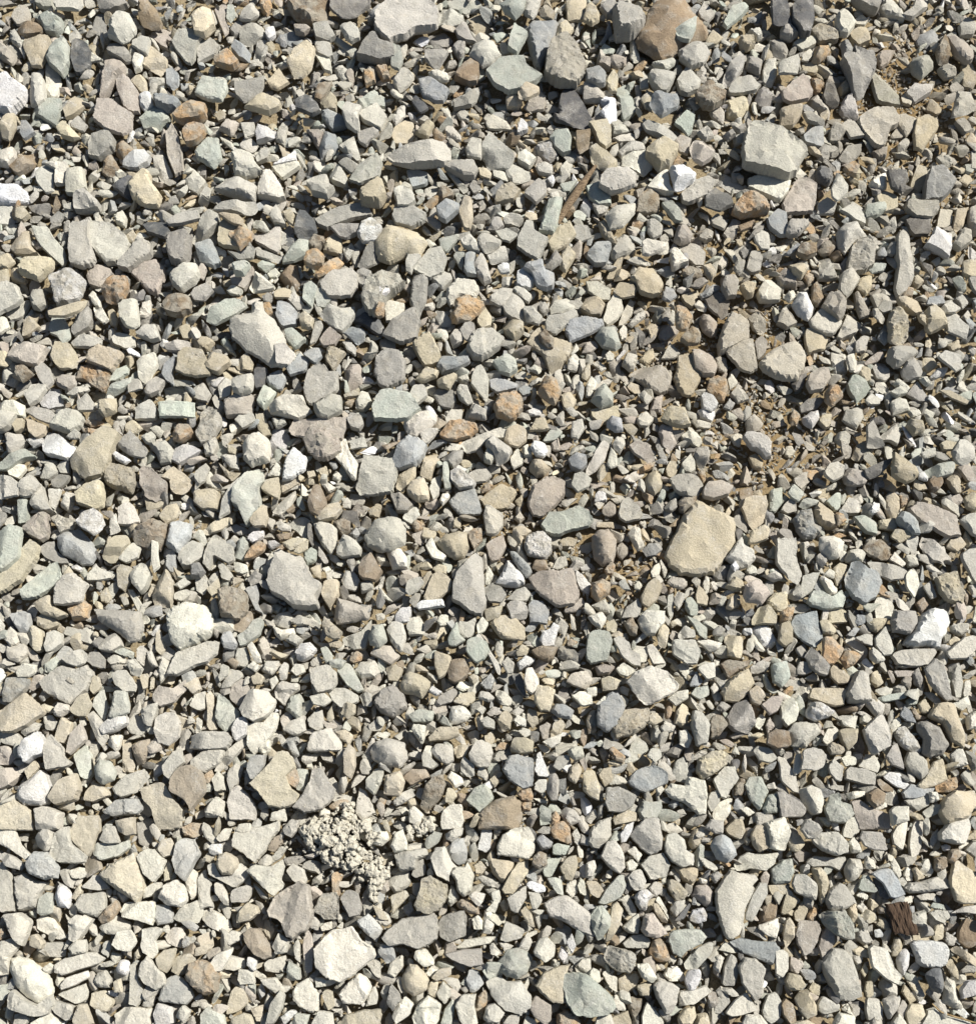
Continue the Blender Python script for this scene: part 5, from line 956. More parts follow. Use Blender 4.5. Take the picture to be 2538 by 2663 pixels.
G 110 1078 -50 -12 -18 -20 20 -12 39 4 20 26 -13 12
T 93 1663 -20 -15 -6 -37 21 -21 21 28 4 33 -17 12
G 1254 701 -24 -11 0 -43 11 -22 25 27 6 38 -16 11
Gr 2313 2570 -28 -7 -18 -28 9 -23 26 4 20 26 -12 26
Gr 1192 1859 -24 5 -19 -22 14 -27 33 0 19 16 -19 27
Sr 979 1655 -21 4 -11 -29 16 -34 27 9 6 28 -16 20
G 75 1269 -26 3 -15 -19 12 -30 33 -8 22 14 -5 24 -21 19
S 119 2352 -22 22 -16 -16 6 -32 22 -27 22 22 -11 30
T 1481 2256 -26 -1 -10 -23 17 -34 22 -7 6 36 -10 31
G 739 920 -25 -24 2 -27 29 0 13 25 -20 27
g 475 570 -42 6 -9 -15 39 -23 45 1 -1 14 -31 17
B 436 264 -38 -20 -14 -20 27 -9 32 1 22 18 0 23 -30 9
C 1694 2649 -26 -5 -13 -45 9 -26 30 6 25 33 -24 33
G 974 2029 -22 -2 0 -29 24 -29 21 3 0 38 -22 20
G 507 478 -26 -4 -4 -37 33 -4 9 28 -13 18
T 2517 201 -21 -28 6 -33 22 2 11 35 -16 26
gr 2368 963 -24 -2 -13 -24 6 -32 33 3 25 17 -8 25 -21 14
P 18 1966 -29 -26 9 -26 36 1 14 26 -29 23
G 289 1673 -32 15 -13 -20 9 -28 25 -14 33 7 3 23 -24 18
G 2100 1518 -21 14 -16 -19 11 -27 33 -30 11 19 -16 41
T 432 2498 -26 -5 -4 -27 28 -32 18 11 1 33 -15 22
S 263 1836 -22 1 -14 -26 8 -42 21 7 13 45 -8 18
G 1082 1033 -25 9 -6 -29 23 -29 31 -2 -1 23 -23 25
G 1347 1585 -30 -10 -17 -21 16 -18 26 1 21 23 -17 28
g 2221 1244 -29 -5 -18 -26 20 -18 34 1 26 17 -7 20 -23 12
C 558 2102 -28 1 4 -32 26 -16 20 22 -23 22
T 1787 2273 -41 -24 -14 -18 29 -18 24 14 13 30 -14 14
G 1656 2450 -37 0 -13 -17 14 -22 36 -6 30 16 -2 16 -29 16
Nf 1914 1733 -41 -4 -22 -18 16 -12 43 -20 27 1 -5 18 -22 34
T 324 1500 -18 -22 -7 -33 23 -22 17 16 1 37 -15 26
g 1143 110 -30 -18 8 -23 38 1 22 17 -13 20 -27 4
O 1775 828 -18 -3 -13 -40 9 -30 25 -3 14 25 -2 30 -15 19
C 458 2435 -30 -2 -8 -23 19 -23 24 -2 13 31 -19 20
B 2385 2059 -38 0 -14 -21 13 -10 46 -10 35 6 -8 19 -35 17
G 2131 283 -31 -20 -9 -39 29 7 26 31 7 20 -25 -1
g 293 14 -38 -14 27 -19 45 2 -1 18 -33 13
G 2318 26 -33 -2 -15 -31 4 -21 26 9 34 28 -17 17
G 2033 2503 -19 -32 2 -32 16 -21 16 17 2 39 -17 28
D 802 277 -34 -14 -2 -28 26 -4 31 13 9 24 -29 7
Of 498 2157 -32 -11 -16 -19 27 -16 38 5 6 22 -21 16
O 854 697 -35 15 -10 -12 22 -31 41 -12 6 17 -26 26
Cf 1695 644 -25 -14 -14 -24 40 -11 29 8 -9 22 -25 19
g 1218 254 -40 6 -12 -2 20 -27 36 -35 20 9 9 22 -34 28
S 1336 17 -36 -17 32 -22 27 5 5 29 -28 5
O 623 614 -26 -16 -1 -24 37 -8 29 11 1 33 -12 8 -28 -5
W 1581 286 -27 -21 -3 -29 19 -26 24 17 16 34 -6 28 -22 9 -3 -10
T 214 2644 -24 11 -8 -32 13 -32 30 17 -8 38
G 1282 2639 -25 11 -17 -22 5 -30 32 -5 16 22 -11 22
g 311 138 -29 -22 0 -24 27 -3 30 22 19 27 -19 8 -32 -5
T 645 2376 -29 3 -2 -29 25 -19 31 -2 4 19 -29 25
S 1913 40 -34 22 -13 -18 23 -29 33 -16 14 6 -21 33
O 1254 2612 -24 16 -11 -22 6 -41 27 -11 6 16 -5 41
B 1551 199 -27 -20 5 -26 24 -9 22 20 0 23 -27 10
T 2376 2637 -24 -3 -10 -25 22 -25 28 2 1 29 -16 24
G 1269 629 -28 -9 -15 -23 7 -17 34 -1 29 12 -4 29 -23 12
Cf 2339 2171 -22 2 -11 -19 11 -38 21 -33 11 24 5 40 -17 24
G 1345 2339 -26 -3 -4 -19 23 -36 23 -3 1 35 -15 29
G 630 2325 -30 11 -25 -11 13 -24 30 -19 24 0 13 22 -25 22
Wr 163 2331 -22 5 -11 -30 5 -28 24 -6 16 32 -11 26
G 140 1669 -21 11 -15 -21 6 -29 22 -21 25 6 1 27 -15 30
T 167 1907 -23 12 -5 -43 23 -26 17 6 1 28 -15 22
T 677 1345 -28 8 -7 -30 15 -30 21 3 15 24 -17 24
G 1147 729 -31 -4 -12 -23 26 -17 31 -1 4 29 -17 15
G 226 890 -42 0 -15 -21 39 -10 37 6 12 14 -31 11
G 2273 1134 -18 29 -21 -25 -5 -41 6 -19 12 2 28 24 1 29
T 124 1617 -32 -7 -5 -23 22 -18 33 9 1 23 -21 14
C 2180 494 -20 -1 -4 -47 23 -7 23 10 -4 29 -17 18
W 2391 237 -36 7 -17 -18 5 -12 34 -15 26 7 -14 31
Gr 1654 2291 -24 -9 -11 -26 11 -31 27 1 16 23 -5 26 -16 12
C 680 740 -31 4 -15 -36 34 4 31 10 -20 20
B 1304 1002 -31 -14 -6 -19 42 -3 37 10 -12 21 -28 8
G 2055 170 -30 -8 18 -26 24 -8 18 20 -30 22
T 548 1850 -10 36 -8 -2 -13 -40 -2 -53 9 -40 9 4 20 47 -2 50
O 1563 1531 -23 -15 4 -26 26 -15 21 12 -7 31 -23 17
T 1056 1245 -26 21 -18 -11 25 -38 25 -6 -8 32
C 156 450 -40 -22 20 -28 23 0 17 24 -12 32 -10 -6
T 2203 1918 -24 -16 -5 -24 25 -21 22 11 0 38 -16 11
P 689 1684 -19 -20 -2 -31 14 -25 22 12 14 34 -8 29 -19 2
C 716 2510 -29 -6 -13 -17 28 -25 28 10 9 21 -24 15
C 580 1627 -29 -4 -18 -17 28 -23 28 10 15 21 -23 15
T 1629 755 -37 5 -18 -22 20 -16 28 -5 20 16 -13 22
G 2167 1226 -26 2 -12 -19 9 -25 28 -14 25 13 -2 27 -23 13
Tk 869 931 -23 8 -17 -30 13 -24 32 -13 13 8 -1 35 -14 19
T 192 279 -16 -8 3 -30 25 -19 30 0 3 22 -19 30 -27 8
W 625 1895 -22 2 -9 -25 13 -33 24 -14 18 13 -9 32 -17 24
g 2209 403 -30 9 -6 -24 30 -27 27 -2 0 25 -22 19
T 2241 1176 -27 15 -16 -18 6 -29 33 -7 16 15 -11 25
B 1232 2552 -21 -5 -10 -32 11 -27 28 6 1 30 -10 28
G 197 1712 -35 1 -18 -16 14 -24 30 -10 25 12 3 22 -24 12
G 107 1305 -26 5 -15 -22 7 -39 18 -1 28 21 7 24 -20 16
Pr 1842 844 -23 -8 -15 -29 2 -27 23 -8 23 25 7 30 -15 14
G 2356 322 -23 -19 -6 -27 29 -11 21 14 -1 33 -20 8
G 917 393 -38 -14 5 -38 22 21 11 29
G 1302 772 -31 -1 1 -22 34 -22 23 5 1 26 -26 13
G 116 975 -24 -14 -8 -36 14 -17 25 18 9 35 -13 13
N 1085 2020 -37 1 -15 -20 23 -20 34 1 7 12 -15 23
C 2211 2153 -21 9 -13 -18 3 -31 22 -23 22 9 3 28 -19 23
S 1785 82 -34 -1 26 -36 23 -6 7 26 -23 15
P 1395 270 -35 6 8 -34 24 -10 19 17 -19 20
B 719 990 -30 -2 -16 -18 11 -29 27 -7 16 20 6 25 -16 14
g 1777 610 -26 15 -15 -23 7 -31 23 -7 18 18 -9 26
N 1861 1889 -17 -8 -7 -30 15 -25 29 -3 10 24 -12 30 -17 13
G 1232 383 -21 -1 -5 -28 20 -23 20 31 -16 23
C 775 2277 -31 -12 -12 -31 15 -17 25 15 15 26 -12 15
g 1984 256 -24 9 -16 -18 0 -29 30 -4 22 20 -10 23
g 263 67 -11 -24 5 -29 19 -18 16 20 -3 30 -27 22
C 1081 1630 -24 1 -16 -20 11 -26 27 1 22 20 -16 23
g 899 600 -39 -10 -12 -18 37 -13 29 9 2 20 -17 14
T 867 638 -26 14 -18 -13 1 -29 23 -18 20 25 -2 22
T 2044 1649 -14 -28 8 -34 16 -12 16 20 -3 31 -22 20
G 2225 559 -41 -12 -11 -29 11 -15 24 12 22 28 -5 17
S 1100 1862 -41 -3 -8 -19 13 -14 30 -14 24 13 3 19 -24 16
C 720 2563 -44 -16 -1 -21 15 0 37 0 26 17 -1 22 -33 0
C 1381 1771 -18 -4 -13 -31 3 -34 20 -4 20 18 3 34 -13 23
C 2371 1512 -19 -13 -5 -32 14 -24 19 9 6 44 -16 14
C 323 888 -31 -8 -14 -22 32 -11 29 13 7 21 -25 8
G 285 2176 -28 8 -3 -30 18 -27 29 16 2 19 -20 14
g 1133 150 -28 -17 24 -20 32 -12 8 26 -9 21 -28 2
C 740 1314 -32 17 -5 -15 28 -39 31 -21 17 7 -10 28 -29 23
G 610 2019 -15 -14 6 -35 23 -25 12 19 -10 40 -18 13
T 1913 2156 -29 1 -4 -26 17 -26 23 6 12 28 -15 17
G 27 1920 -27 -15 16 -18 35 -1 22 23 -16 15 -32 -1
W 1429 1652 -26 12 -18 -10 -1 -15 9 -31 26 -21 15 7 12 28 -18 28
Wf 1263 2181 -22 25 -9 -29 8 -35 16 -19 13 25 -3 36
T 1336 858 -28 -5 -6 -24 24 -19 27 5 0 27 -17 16
g 1962 684 -24 17 -13 -26 12 -29 20 -10 14 22 -10 28
C 2458 574 -27 19 -16 -30 16 -25 19 -3 13 13 -6 24
G 393 1857 -25 -9 2 -25 24 -31 13 7 2 34 -19 24
S 2016 1303 -15 -26 17 -37 17 7 1 28 -18 28
G 1483 2121 -28 -8 -12 -24 15 -13 31 14 -7 30
G 340 1438 -31 15 -15 -9 7 -28 28 -15 20 13 -10 26
g 2026 129 -28 -21 7 -29 23 6 12 28 -15 17
S 1783 325 -32 -3 1 -35 23 -19 14 19 4 30 -10 11
C 2336 2117 -24 -9 -8 -20 22 -20 24 18 -14 29
G 843 87 -29 -19 9 -25 31 10 12 21 -21 13
S 2006 2092 -24 11 -11 -22 11 -30 24 -6 16 21 -16 24
O 1473 2655 -26 11 -24 -16 -2 -29 30 -16 36 17 -13 33
g 1045 1310 -29 -22 -2 -27 31 5 14 21 -13 21
C 1039 2190 -23 10 -12 -22 9 -33 20 0 20 21 -12 27
G 185 12 -44 -7 26 -23 34 4 21 15 -36 12
G 2474 938 -38 -10 -19 -26 22 -12 22 17 11 28
G 1511 1252 -27 9 -18 -18 3 -24 28 -7 19 14 -8 28
T 23 327 -20 -2 -4 -26 18 -29 20 -5 1 36 -18 28
G 2150 2618 -25 -6 -12 -28 32 -6 32 10 -6 21 -23 10
Tr 1399 1216 -23 -4 -15 -23 7 -25 34 2 18 18 -4 23 -20 7
O 2164 1025 -20 -5 -4 -24 15 -24 28 6 1 31 -20 17
C 1050 209 -29 2 -2 -33 28 -11 12 13 -12 27
g 2110 2158 -29 -1 -15 -28 12 -17 28 4 12 21 -10 23
T 1974 1391 -28 22 -22 -11 10 -27 27 -16 21 11 -11 22
D 2281 1218 -37 5 9 -17 36 -27 36 -17 9 16 -18 27 -34 16
T 329 2153 -26 -18 23 -28 23 15 1 20 -20 9
T 709 1271 -30 1 -17 -21 16 -29 21 6 16 28 -6 17
G 1541 245 -25 -28 5 -18 37 10 10 18 -25 18
T 85 843 -23 -7 7 -31 18 -28 7 -7 23 7 -9 31 -25 34
Wk 1423 395 -36 -8 -12 -19 13 -21 15 -2 29 8 7 30 -20 11
g 2324 1966 -23 1 -7 -26 9 -34 26 34 -7 23
C 747 437 -39 -1 -14 -12 32 -15 34 -1 -12 29
Wk 1673 2339 -24 -9 -8 -25 8 -28 30 -9 13 2 8 29 -8 29 -19 8
C 405 1431 -10 -29 1 -51 9 -51 7 9 12 41 -4 57 -12 25
N 2452 138 -21 -3 0 -43 19 -11 11 27 -10 27
g 2069 592 -28 11 -17 -18 21 -21 34 -10 10 17 -17 22
G 2287 969 -24 -8 -8 -27 14 -24 25 14 8 27 -13 19
T 445 1335 -31 7 -12 -20 15 -25 23 -4 15 13 -12 29
g 1899 746 -23 4 -18 -23 10 -26 20 -7 15 25 -7 28
P 581 48 -24 -26 3 -40 11 -24 8 6 16 31 3 44 -13 6
Wr 794 1696 -26 0 -10 -21 17 -24 31 -8 17 11 -7 25 -21 17
G 51 809 -35 11 -13 -11 25 -27 30 -16 14 16 -19 25
G 15 561 -26 -17 -4 -23 23 -25 28 4 17 21 -10 26 -29 15
O 591 156 -34 -2 4 -23 12 -15 33 6 14 23 -29 12
T 859 1333 -37 9 -4 -18 23 -23 31 -7 12 15 -26 23
Nr 81 80 -35 -10 -13 -18 19 -12 35 -1 30 12 -8 17 -30 9
S 805 759 -15 -20 6 -28 23 -9 6 39 -18 18
T 2175 1601 -26 -10 -4 -21 23 -12 28 17 -20 23
N 1415 1699 -33 -8 -9 -19 34 -16 23 14 7 22 -20 8
S 2250 1364 -33 -22 -3 -22 26 -6 29 27 2 22 -20 0
T 95 1114 -27 -26 -14 -24 30 -5 24 17 2 28 -16 12
G 1987 1962 -30 -11 -19 -22 14 -16 35 11 14 22 -13 16
C 502 2299 -20 -1 -4 -39 12 -28 12 26 -4 42
N 1788 1306 -26 -2 -15 -13 18 -29 28 -13 23 4 -9 25 -20 25
Wf 2336 2030 -41 -9 -24 -22 3 -19 24 8 35 8 14 24 -14 13
g 524 762 -16 -12 16 -26 33 -4 11 20 -16 20 -27 4
N 1514 368 -16 -27 22 -30 16 17 -5 30 -16 11
C 259 1497 -32 -3 -10 -25 39 -3 33 8 1 13 -32 13
G 1214 1634 -27 3 -19 -19 2 -16 24 -30 19 14 8 25 -8 25
C 1296 325 -34 -5 -17 -27 23 -8 37 16 18 13 -25 11
S 972 260 -33 0 2 -24 32 -3 29 19 -31 11
T 568 1368 -41 12 -6 -15 27 -23 35 -7 10 12 -28 23
G 2382 21 -38 17 -11 1 -5 -21 35 -26 27 1 -11 28
G 736 1614 -30 1 -17 -15 16 -23 29 -4 16 23 -11 17
B 769 106 -31 -17 10 -19 37 -3 23 8 -12 21 -25 8
G 253 2297 -39 12 -9 -21 7 -21 34 12 7 20
C 191 2552 -34 11 -18 -10 36 -27 42 -10 4 11 -29 22
Ck 167 1357 -32 -9 -15 -20 6 -9 28 -9 23 18 -10 29
G 911 1511 -24 -1 -13 -25 14 -20 25 -1 14 26 -13 21
P 857 877 -27 8 -5 -22 3 -27 30 -3 14 22 -13 24
T 699 2416 -26 -10 -12 -29 4 -23 23 -2 20 17 4 34 -12 12
C 2262 1987 -32 7 -10 -25 12 -25 25 7 17 24 -15 13
C 1999 2414 -28 -8 -9 -13 23 -27 26 -2 18 27 -4 19 -25 3
G 403 1008 -24 18 -18 -9 3 -31 30 -15 14 12 -8 23
gr 1438 2047 -16 12 -10 -31 6 -36 17 -15 11 34 -5 34
Nk 1800 876 -32 4 -5 -23 16 -23 22 4 16 20 -16 20
G 2318 2614 -23 -13 4 -24 23 -18 21 3 -6 39 -17 14
C 1238 2450 -54 16 -27 -6 22 -14 51 -14 33 5 -27 16
Tk 1760 2315 -25 -6 -19 -28 2 -23 27 5 19 24 -3 26
G 913 84 -29 -16 1 -27 20 -8 23 16 1 27 -18 8
G 98 780 -19 -3 -11 -25 16 -28 24 13 5 26 -14 18
W 1802 2549 -21 -2 -13 -24 20 -29 20 -2 4 25 -13 31
G 823 1874 -23 -4 -1 -26 15 -26 23 12 5 28 -17 17
P 2009 1832 -30 0 -3 -22 29 -22 13 16 -8 27
C 2314 1134 -35 8 -2 -19 19 -33 25 -3 19 24 -2 13 -24 13
T 278 1059 -21 -17 23 -25 25 10 -7 24 -21 10
T 2049 2350 -14 -3 -3 -41 24 -14 19 7 -8 29 -19 24
G 630 1710 -19 -3 -14 -24 13 -27 22 3 13 24 -14 24
D 2157 253 -19 -1 -13 -31 8 -28 25 15 8 29 -11 18
P 58 39 -4 -20 15 -20 23 -4 21 18 -9 29 -26 10 -17 -9
C 1104 2492 -28 1 -23 -21 4 -24 23 1 26 17 -1 23
P 1736 868 -25 12 -20 -24 32 -15 21 6 -6 22
T 527 890 -30 -5 -14 -19 19 -13 32 0 13 22 -19 17
C 12 1094 -23 -23 10 -25 34 -17 15 15 -12 29 -26 21
T 2067 2189 -26 -10 -10 -29 12 -16 25 6 6 28 -10 22
B 1357 1468 -32 -34 -16 -34 22 4 27 20 11 34 -11 10
B 444 962 -24 10 -11 -23 11 -39 16 -17 6 4 11 42 -11 26
S 2272 549 -25 11 -20 -16 29 -24 31 -2 7 14 -20 19
T 1772 1861 -21 20 -15 -13 1 -32 17 -24 17 20 1 28
T 1541 36 -17 -20 -3 -31 10 -14 18 2 15 18 -1 29 -25 18
g 1211 89 -27 -13 0 -35 16 0 32 19 0 19 -22 8
C 362 1575 -29 -38 -15 -43 1 -16 17 11 28 38 12 49 -10 0
G 524 1024 -16 -20 6 -28 27 2 16 21 -5 18 -27 7
G 1638 391 -33 2 -6 -23 35 -15 38 4 -11 10 -22 21
G 1511 608 -27 6 -18 -21 19 -18 28 12 -2 22
N 2049 2630 -19 -18 -8 -34 13 -18 22 31 3 31 -14 9
D 676 977 -16 -16 -6 -35 22 -11 11 27 -11 33
O 819 674 -27 11 -21 -16 9 -22 25 -11 19 16 -8 21
G 1293 668 -28 -10 21 -29 29 6 -6 17 -17 17
G 2385 2085 -35 -4 -3 -12 30 -20 32 7 2 23 -25 7
G 1990 2128 -27 -15 11 -17 38 7 -22 23
G 390 866 -38 3 -11 -19 16 -19 27 14 5 22
O 284 2375 -29 15 -2 -18 19 -34 30 -12 3 20 -19 26
T 1373 239 -27 -1 -5 -25 28 -14 28 5 -5 21 -21 16
T 2065 2556 -24 -4 -13 -25 14 -20 30 7 8 21 -13 18
G 2523 1363 -30 -10 -6 -26 21 -29 27 33 5 28 -16 6
B 1006 2477 -24 0 -16 -22 16 -22 22 16 0 29
B 1461 1849 -31 -1 -17 -20 10 -17 32 -1 21 21 -12 15
N 2277 2076 -22 -11 2 -27 24 -11 18 16 -3 27 -20 10
g 31 2240 -39 -13 -20 -23 12 -10 34 9 23 23 -9 15
B 926 870 -36 -7 -12 -23 23 -9 21 15 4 26
Ck 1972 842 -28 -17 -4 -33 18 -6 20 16 7 27 -15 11
G 1962 1103 -24 -5 -5 -26 17 -15 25 1 6 23 -21 23
g 112 548 -36 -7 13 -23 26 -7 23 12 2 20 -25 7
g 2388 1026 -33 0 -6 -35 10 -6 29 21 -1 21
N 1648 2620 -18 -8 -10 -30 22 -24 17 8 1 33 -10 19
P 2047 726 -28 -9 -6 -28 26 2 26 21 -17 16
G 678 138 -16 3 -8 -27 25 -32 17 11 -2 24 -18 19
G 2490 1968 -21 -6 -5 -20 11 -22 27 21 -10 29
G 1646 1586 -19 -6 13 -30 22 -6 13 22 -30 22
T 2050 2421 -15 12 -9 -26 2 -36 15 -15 15 18 -6 45
T 719 215 -24 -1 8 -34 33 2 0 21 -16 12
T 2181 1754 -24 -14 -16 -25 1 -14 11 -11 28 7 22 24 -5 24 -21 7
g 957 355 -27 -11 28 -22 28 -6 -5 27 -24 13
P 172 994 -28 -6 -10 -20 26 -17 26 10 7 21 -20 10
T 1625 2126 -31 4 -4 -21 29 -13 29 9 -25 20
G 2147 539 -22 -8 2 -25 27 -6 18 19 -25 19
O 1216 2358 -29 -6 -16 -19 6 -19 27 -1 30 21 0 18 -21 5
Wr 2348 2499 -17 -1 -9 -22 7 -33 18 -17 15 16 2 37 -12 21
S 312 1007 -39 24 -20 -8 35 -27 32 -8 -9 19
T 2364 795 -33 -18 -14 -21 18 -7 34 14 13 22 -20 9
N 289 438 -16 -16 3 -35 22 -2 17 17 -2 22 -24 12
W 1841 1046 -19 -15 -11 -28 13 -15 24 7 8 29 -14 23
C 2223 1678 -28 -14 -14 -25 7 -14 32 10 29 29 2 18 -25 -3
T 1471 675 -16 -7 5 -34 27 -12 0 31 -16 20
C 944 1043 -19 -1 -3 -28 14 -23 24 4 3 26 -19 23
Tk 862 1638 -24 -12 -16 -34 3 -17 28 4 20 21 3 23 -13 15
G 778 2130 -21 -6 1 -27 22 -11 17 21 -21 21
G 604 1768 -26 10 -4 -28 23 -23 29 -7 7 10 -4 21 -26 21
C 730 2458 -22 2 -5 -33 22 -14 16 19 -11 24
C 2385 2391 -25 10 -22 -12 19 -25 24 -6 19 18 -14 18
G 2211 1322 -27 4 -8 -29 14 -18 28 -1 19 15 -2 17 -24 12
S 1033 151 -17 20 -14 -37 10 -26 15 11 5 30
T 1787 2644 -25 6 -8 -21 19 -27 24 0 8 22 -19 22
C 21 410 -21 -17 20 -23 22 2 3 23 -26 15
C 1683 2531 -29 -22 3 -27 25 11 14 27 -13 11
B 1503 1203 -27 -7 -5 -23 19 -18 22 9 6 25 -16 15
G 1701 593 -20 -22 2 -25 23 -6 18 19 -4 27 -17 10
T 2230 101 -27 -6 0 -20 17 -20 30 13 0 24 -21 7
C 2338 1054 -24 -7 -5 -20 17 -15 28 15 -16 26
G 1351 1549 -34 10 -15 -12 12 -23 33 -6 17 15 -10 15
S 763 881 -22 -18 0 -26 32 4 5 28 -14 9
O 2461 2044 -28 -1 -3 -17 24 -23 29 5 2 18 -25 15
S 787 2029 -14 -29 13 -29 16 3 3 30 -16 25
C 615 2507 -31 13 -15 -22 23 -14 26 8 -4 18
Gf 1273 1703 -40 -44 -24 -55 -2 -17 8 -1 30 31 25 53 14 37 -8 -7
D 2142 458 -25 -3 -15 -25 18 -17 23 8 13 24 -15 13
C 2223 1445 -28 6 -14 -16 13 -19 29 -5 18 19 -20 16
O 2210 1712 -26 1 -12 -21 10 -18 29 -5 10 17 -12 28
S 1432 2257 -21 8 -10 -24 28 -30 17 -2 1 25 -15 22
C 1117 1972 -20 -5 -9 -32 7 -32 7 1 24 17 7 28 -17 22
G 461 901 -33 -5 -1 -16 37 -11 32 11 -6 14 -28 8
Tf 435 2204 -26 7 -13 -20 9 -25 20 -4 15 18 -7 26
C 639 2542 -20 5 -17 -22 21 -19 26 16 -12 19
G 2213 334 -26 -9 -10 -20 7 -17 34 21 -4 26
G 2513 75 -23 -7 -1 -26 26 -7 15 20 -17 20
S 693 1036 -23 11 -6 -32 26 -18 10 11 -6 28
g 2174 346 -19 1 -9 -24 18 -21 27 -5 2 25 -17 22
G 269 2548 -25 4 -14 -17 7 -25 23 -1 18 21 -9 21
Wf 1407 1994 -17 11 -12 -32 -1 -38 15 6 21 27 -6 27
C 1646 2405 -30 7 -8 -15 13 -31 19 -4 13 23 -8 23
W 2522 2574 -26 0 -10 -22 22 -27 33 11 1 16 -21 22
G 2242 2431 -20 -9 -6 -28 10 -19 26 19 5 29 -17 8
D 2109 1052 -33 6 -9 -15 24 -18 32 -10 13 12 -25 23
S 64 1330 -15 -26 -4 -31 12 -28 12 18 6 31 -13 34
C 1657 1399 -25 -13 -8 -32 8 -24 11 -3 19 19 2 33 -8 19
G 1385 821 -25 -23 -1 -23 26 4 16 23 -17 15
g 1250 1237 -34 -3 -12 -14 15 -17 31 0 15 16 -17 19
g 1160 1816 -28 16 -19 -6 18 -27 29 -17 18 10 -19 21
S 838 778 -13 20 -21 -18 0 -28 27 4 6 23
g 253 1717 -28 1 -15 -21 7 -21 23 1 20 23 -9 17
T 2494 573 -17 14 -9 -29 23 -32 10 14 -9 30
O 473 1127 -23 4 -7 -20 20 -20 31 -1 -2 23 -21 15
g 2238 796 -18 -30 -8 -38 19 8 22 24 -2 32 -13 2
S 1168 2634 -22 27 -11 -11 10 -38 16 -17 5 38
G 1823 1190 -20 -5 -12 -21 18 -24 21 1 4 33 -12 17
T 2521 703 -17 -24 18 -26 23 20 -4 20 -20 9
G 225 1050 -25 -8 2 -27 19 -3 24 19 -19 19
g 1025 2595 -9 -37 13 -15 18 6 -4 33 -20 12
T 1587 1778 -25 -11 -3 -19 29 -6 18 16 -20 21
g 1178 1191 -29 0 0 -17 28 -22 22 5 0 27 -21 10
G 2040 831 -15 -16 1 -27 31 11 6 24 -21 11
G 2279 1839 -32 -13 -5 -23 22 -7 16 20 0 25
G 2203 1875 -29 -11 -11 -16 27 -13 22 22 -11 16
T 1028 1750 -23 -16 10 -24 20 -5 10 22 -17 22
C 70 1746 -27 2 -10 -22 27 -17 22 5 6 15 -21 15
C 1796 1142 -26 -6 -7 -22 15 -19 31 11 18 24 -7 11 -23 0
T 1039 2342 -23 -12 15 -28 26 -12 -1 15 -18 37
C 1761 672 -20 -9 -10 -31 1 -20 28 10 12 18 -12 29
C 839 2655 -28 6 -11 -27 26 -21 32 17 -17 27
S 761 2526 -15 -6 -9 -28 18 -11 23 21 -15 26
W 689 348 -24 -4 -16 -20 33 -7 28 7 -19 23
Wr 1364 729 -20 10 -20 -17 -1 -28 7 -12 26 4 15 23 -7 21
C 1030 2513 -14 -15 18 -31 18 2 -3 29 -22 18
G 1841 1742 -30 -5 -3 -18 19 -21 19 19 -3 25
B 668 1559 -30 -27 2 -38 8 -11 2 11 19 38 -3 27
C 1271 2399 -17 29 -11 -31 8 -31 16 2 5 29
T 2246 742 -21 2 -10 -19 20 -28 20 8 6 27 -16 13
T 686 1108 -21 -31 1 -31 17 7 20 23 1 26 -16 7
G 1383 21 -23 14 -15 -26 26 -32 12 17 1 25
B 1224 691 -18 10 -13 -28 14 -31 9 -1 17 26 -8 26
G 882 464 -27 -4 -3 -31 24 2 21 21 -14 13
G 2503 623 -29 13 -2 -25 17 -20 20 7 -7 26
T 2181 1491 -16 -13 1 -27 25 -19 11 14 -5 35 -16 8
P 14 137 -14 -34 8 -15 29 9 18 31 -14 15 -28 -7
Wf 1513 1515 -20 -37 1 -21 23 6 17 33 -4 22 -15 -5
C 1134 1433 -29 -15 -10 -37 4 -4 28 12 17 26 -10 18
W 1114 1572 -38 3 -17 -10 37 -13 40 6 -22 14
T 1314 1873 -22 2 -11 -19 5 -25 19 -9 13 24 -6 29
B 596 1668 -20 -4 -12 -20 7 -26 26 7 15 23 -12 18
C 546 2170 -22 -13 -16 -32 22 -8 22 20 5 25 -11 9
C 1518 1815 -31 -5 -9 -18 18 -16 23 17 -4 22
Or 323 389 -20 -13 -1 -26 24 -4 24 9 -3 23 -22 9
N 58 969 -23 11 -15 -19 7 -19 31 3 2 24
N 842 232 -17 -10 21 -32 21 -10 -4 28 -23 25
G 845 135 -23 -21 15 -19 23 14 10 22 -23 6
S 629 1425 -18 26 -10 -18 4 -31 20 -12 4 34
O 2135 137 -24 20 -18 -15 20 -23 25 -2 -2 20
g 68 999 -14 -11 13 -22 35 -11 -8 27 -25 16
Ok 878 2299 -15 -23 -2 -34 15 -23 4 4 9 31 -13 42
W 1046 1601 -19 1 -3 -21 24 -21 19 17 -19 23
T 1966 1807 -22 -8 -3 -24 8 -18 24 3 8 28 -14 19
C 1708 1909 -19 20 -16 -18 0 -28 27 4 6 20
T 1810 2180 -21 10 -10 -18 6 -28 20 -12 12 20 -10 29
G 1076 1525 -22 12 -17 -15 16 -26 27 -9 10 12 -11 23
T 1212 1818 -34 8 -17 -13 21 -19 26 3 4 19
C 2284 474 -24 0 -5 -16 19 -27 22 13 9 24 -21 8
G 36 603 -36 -10 -4 -16 18 -21 21 6 10 22 -9 17
S 1184 1653 -19 6 -6 -22 5 -38 11 -5 27 11 0 27 -16 22
G 204 2463 -25 3 -4 -19 21 -19 23 14 -14 22
g 1879 1488 -27 6 -8 -16 19 -21 24 -10 8 22 -14 22
S 2254 2302 -24 7 -13 -26 3 -26 25 12 20 20 -13 15
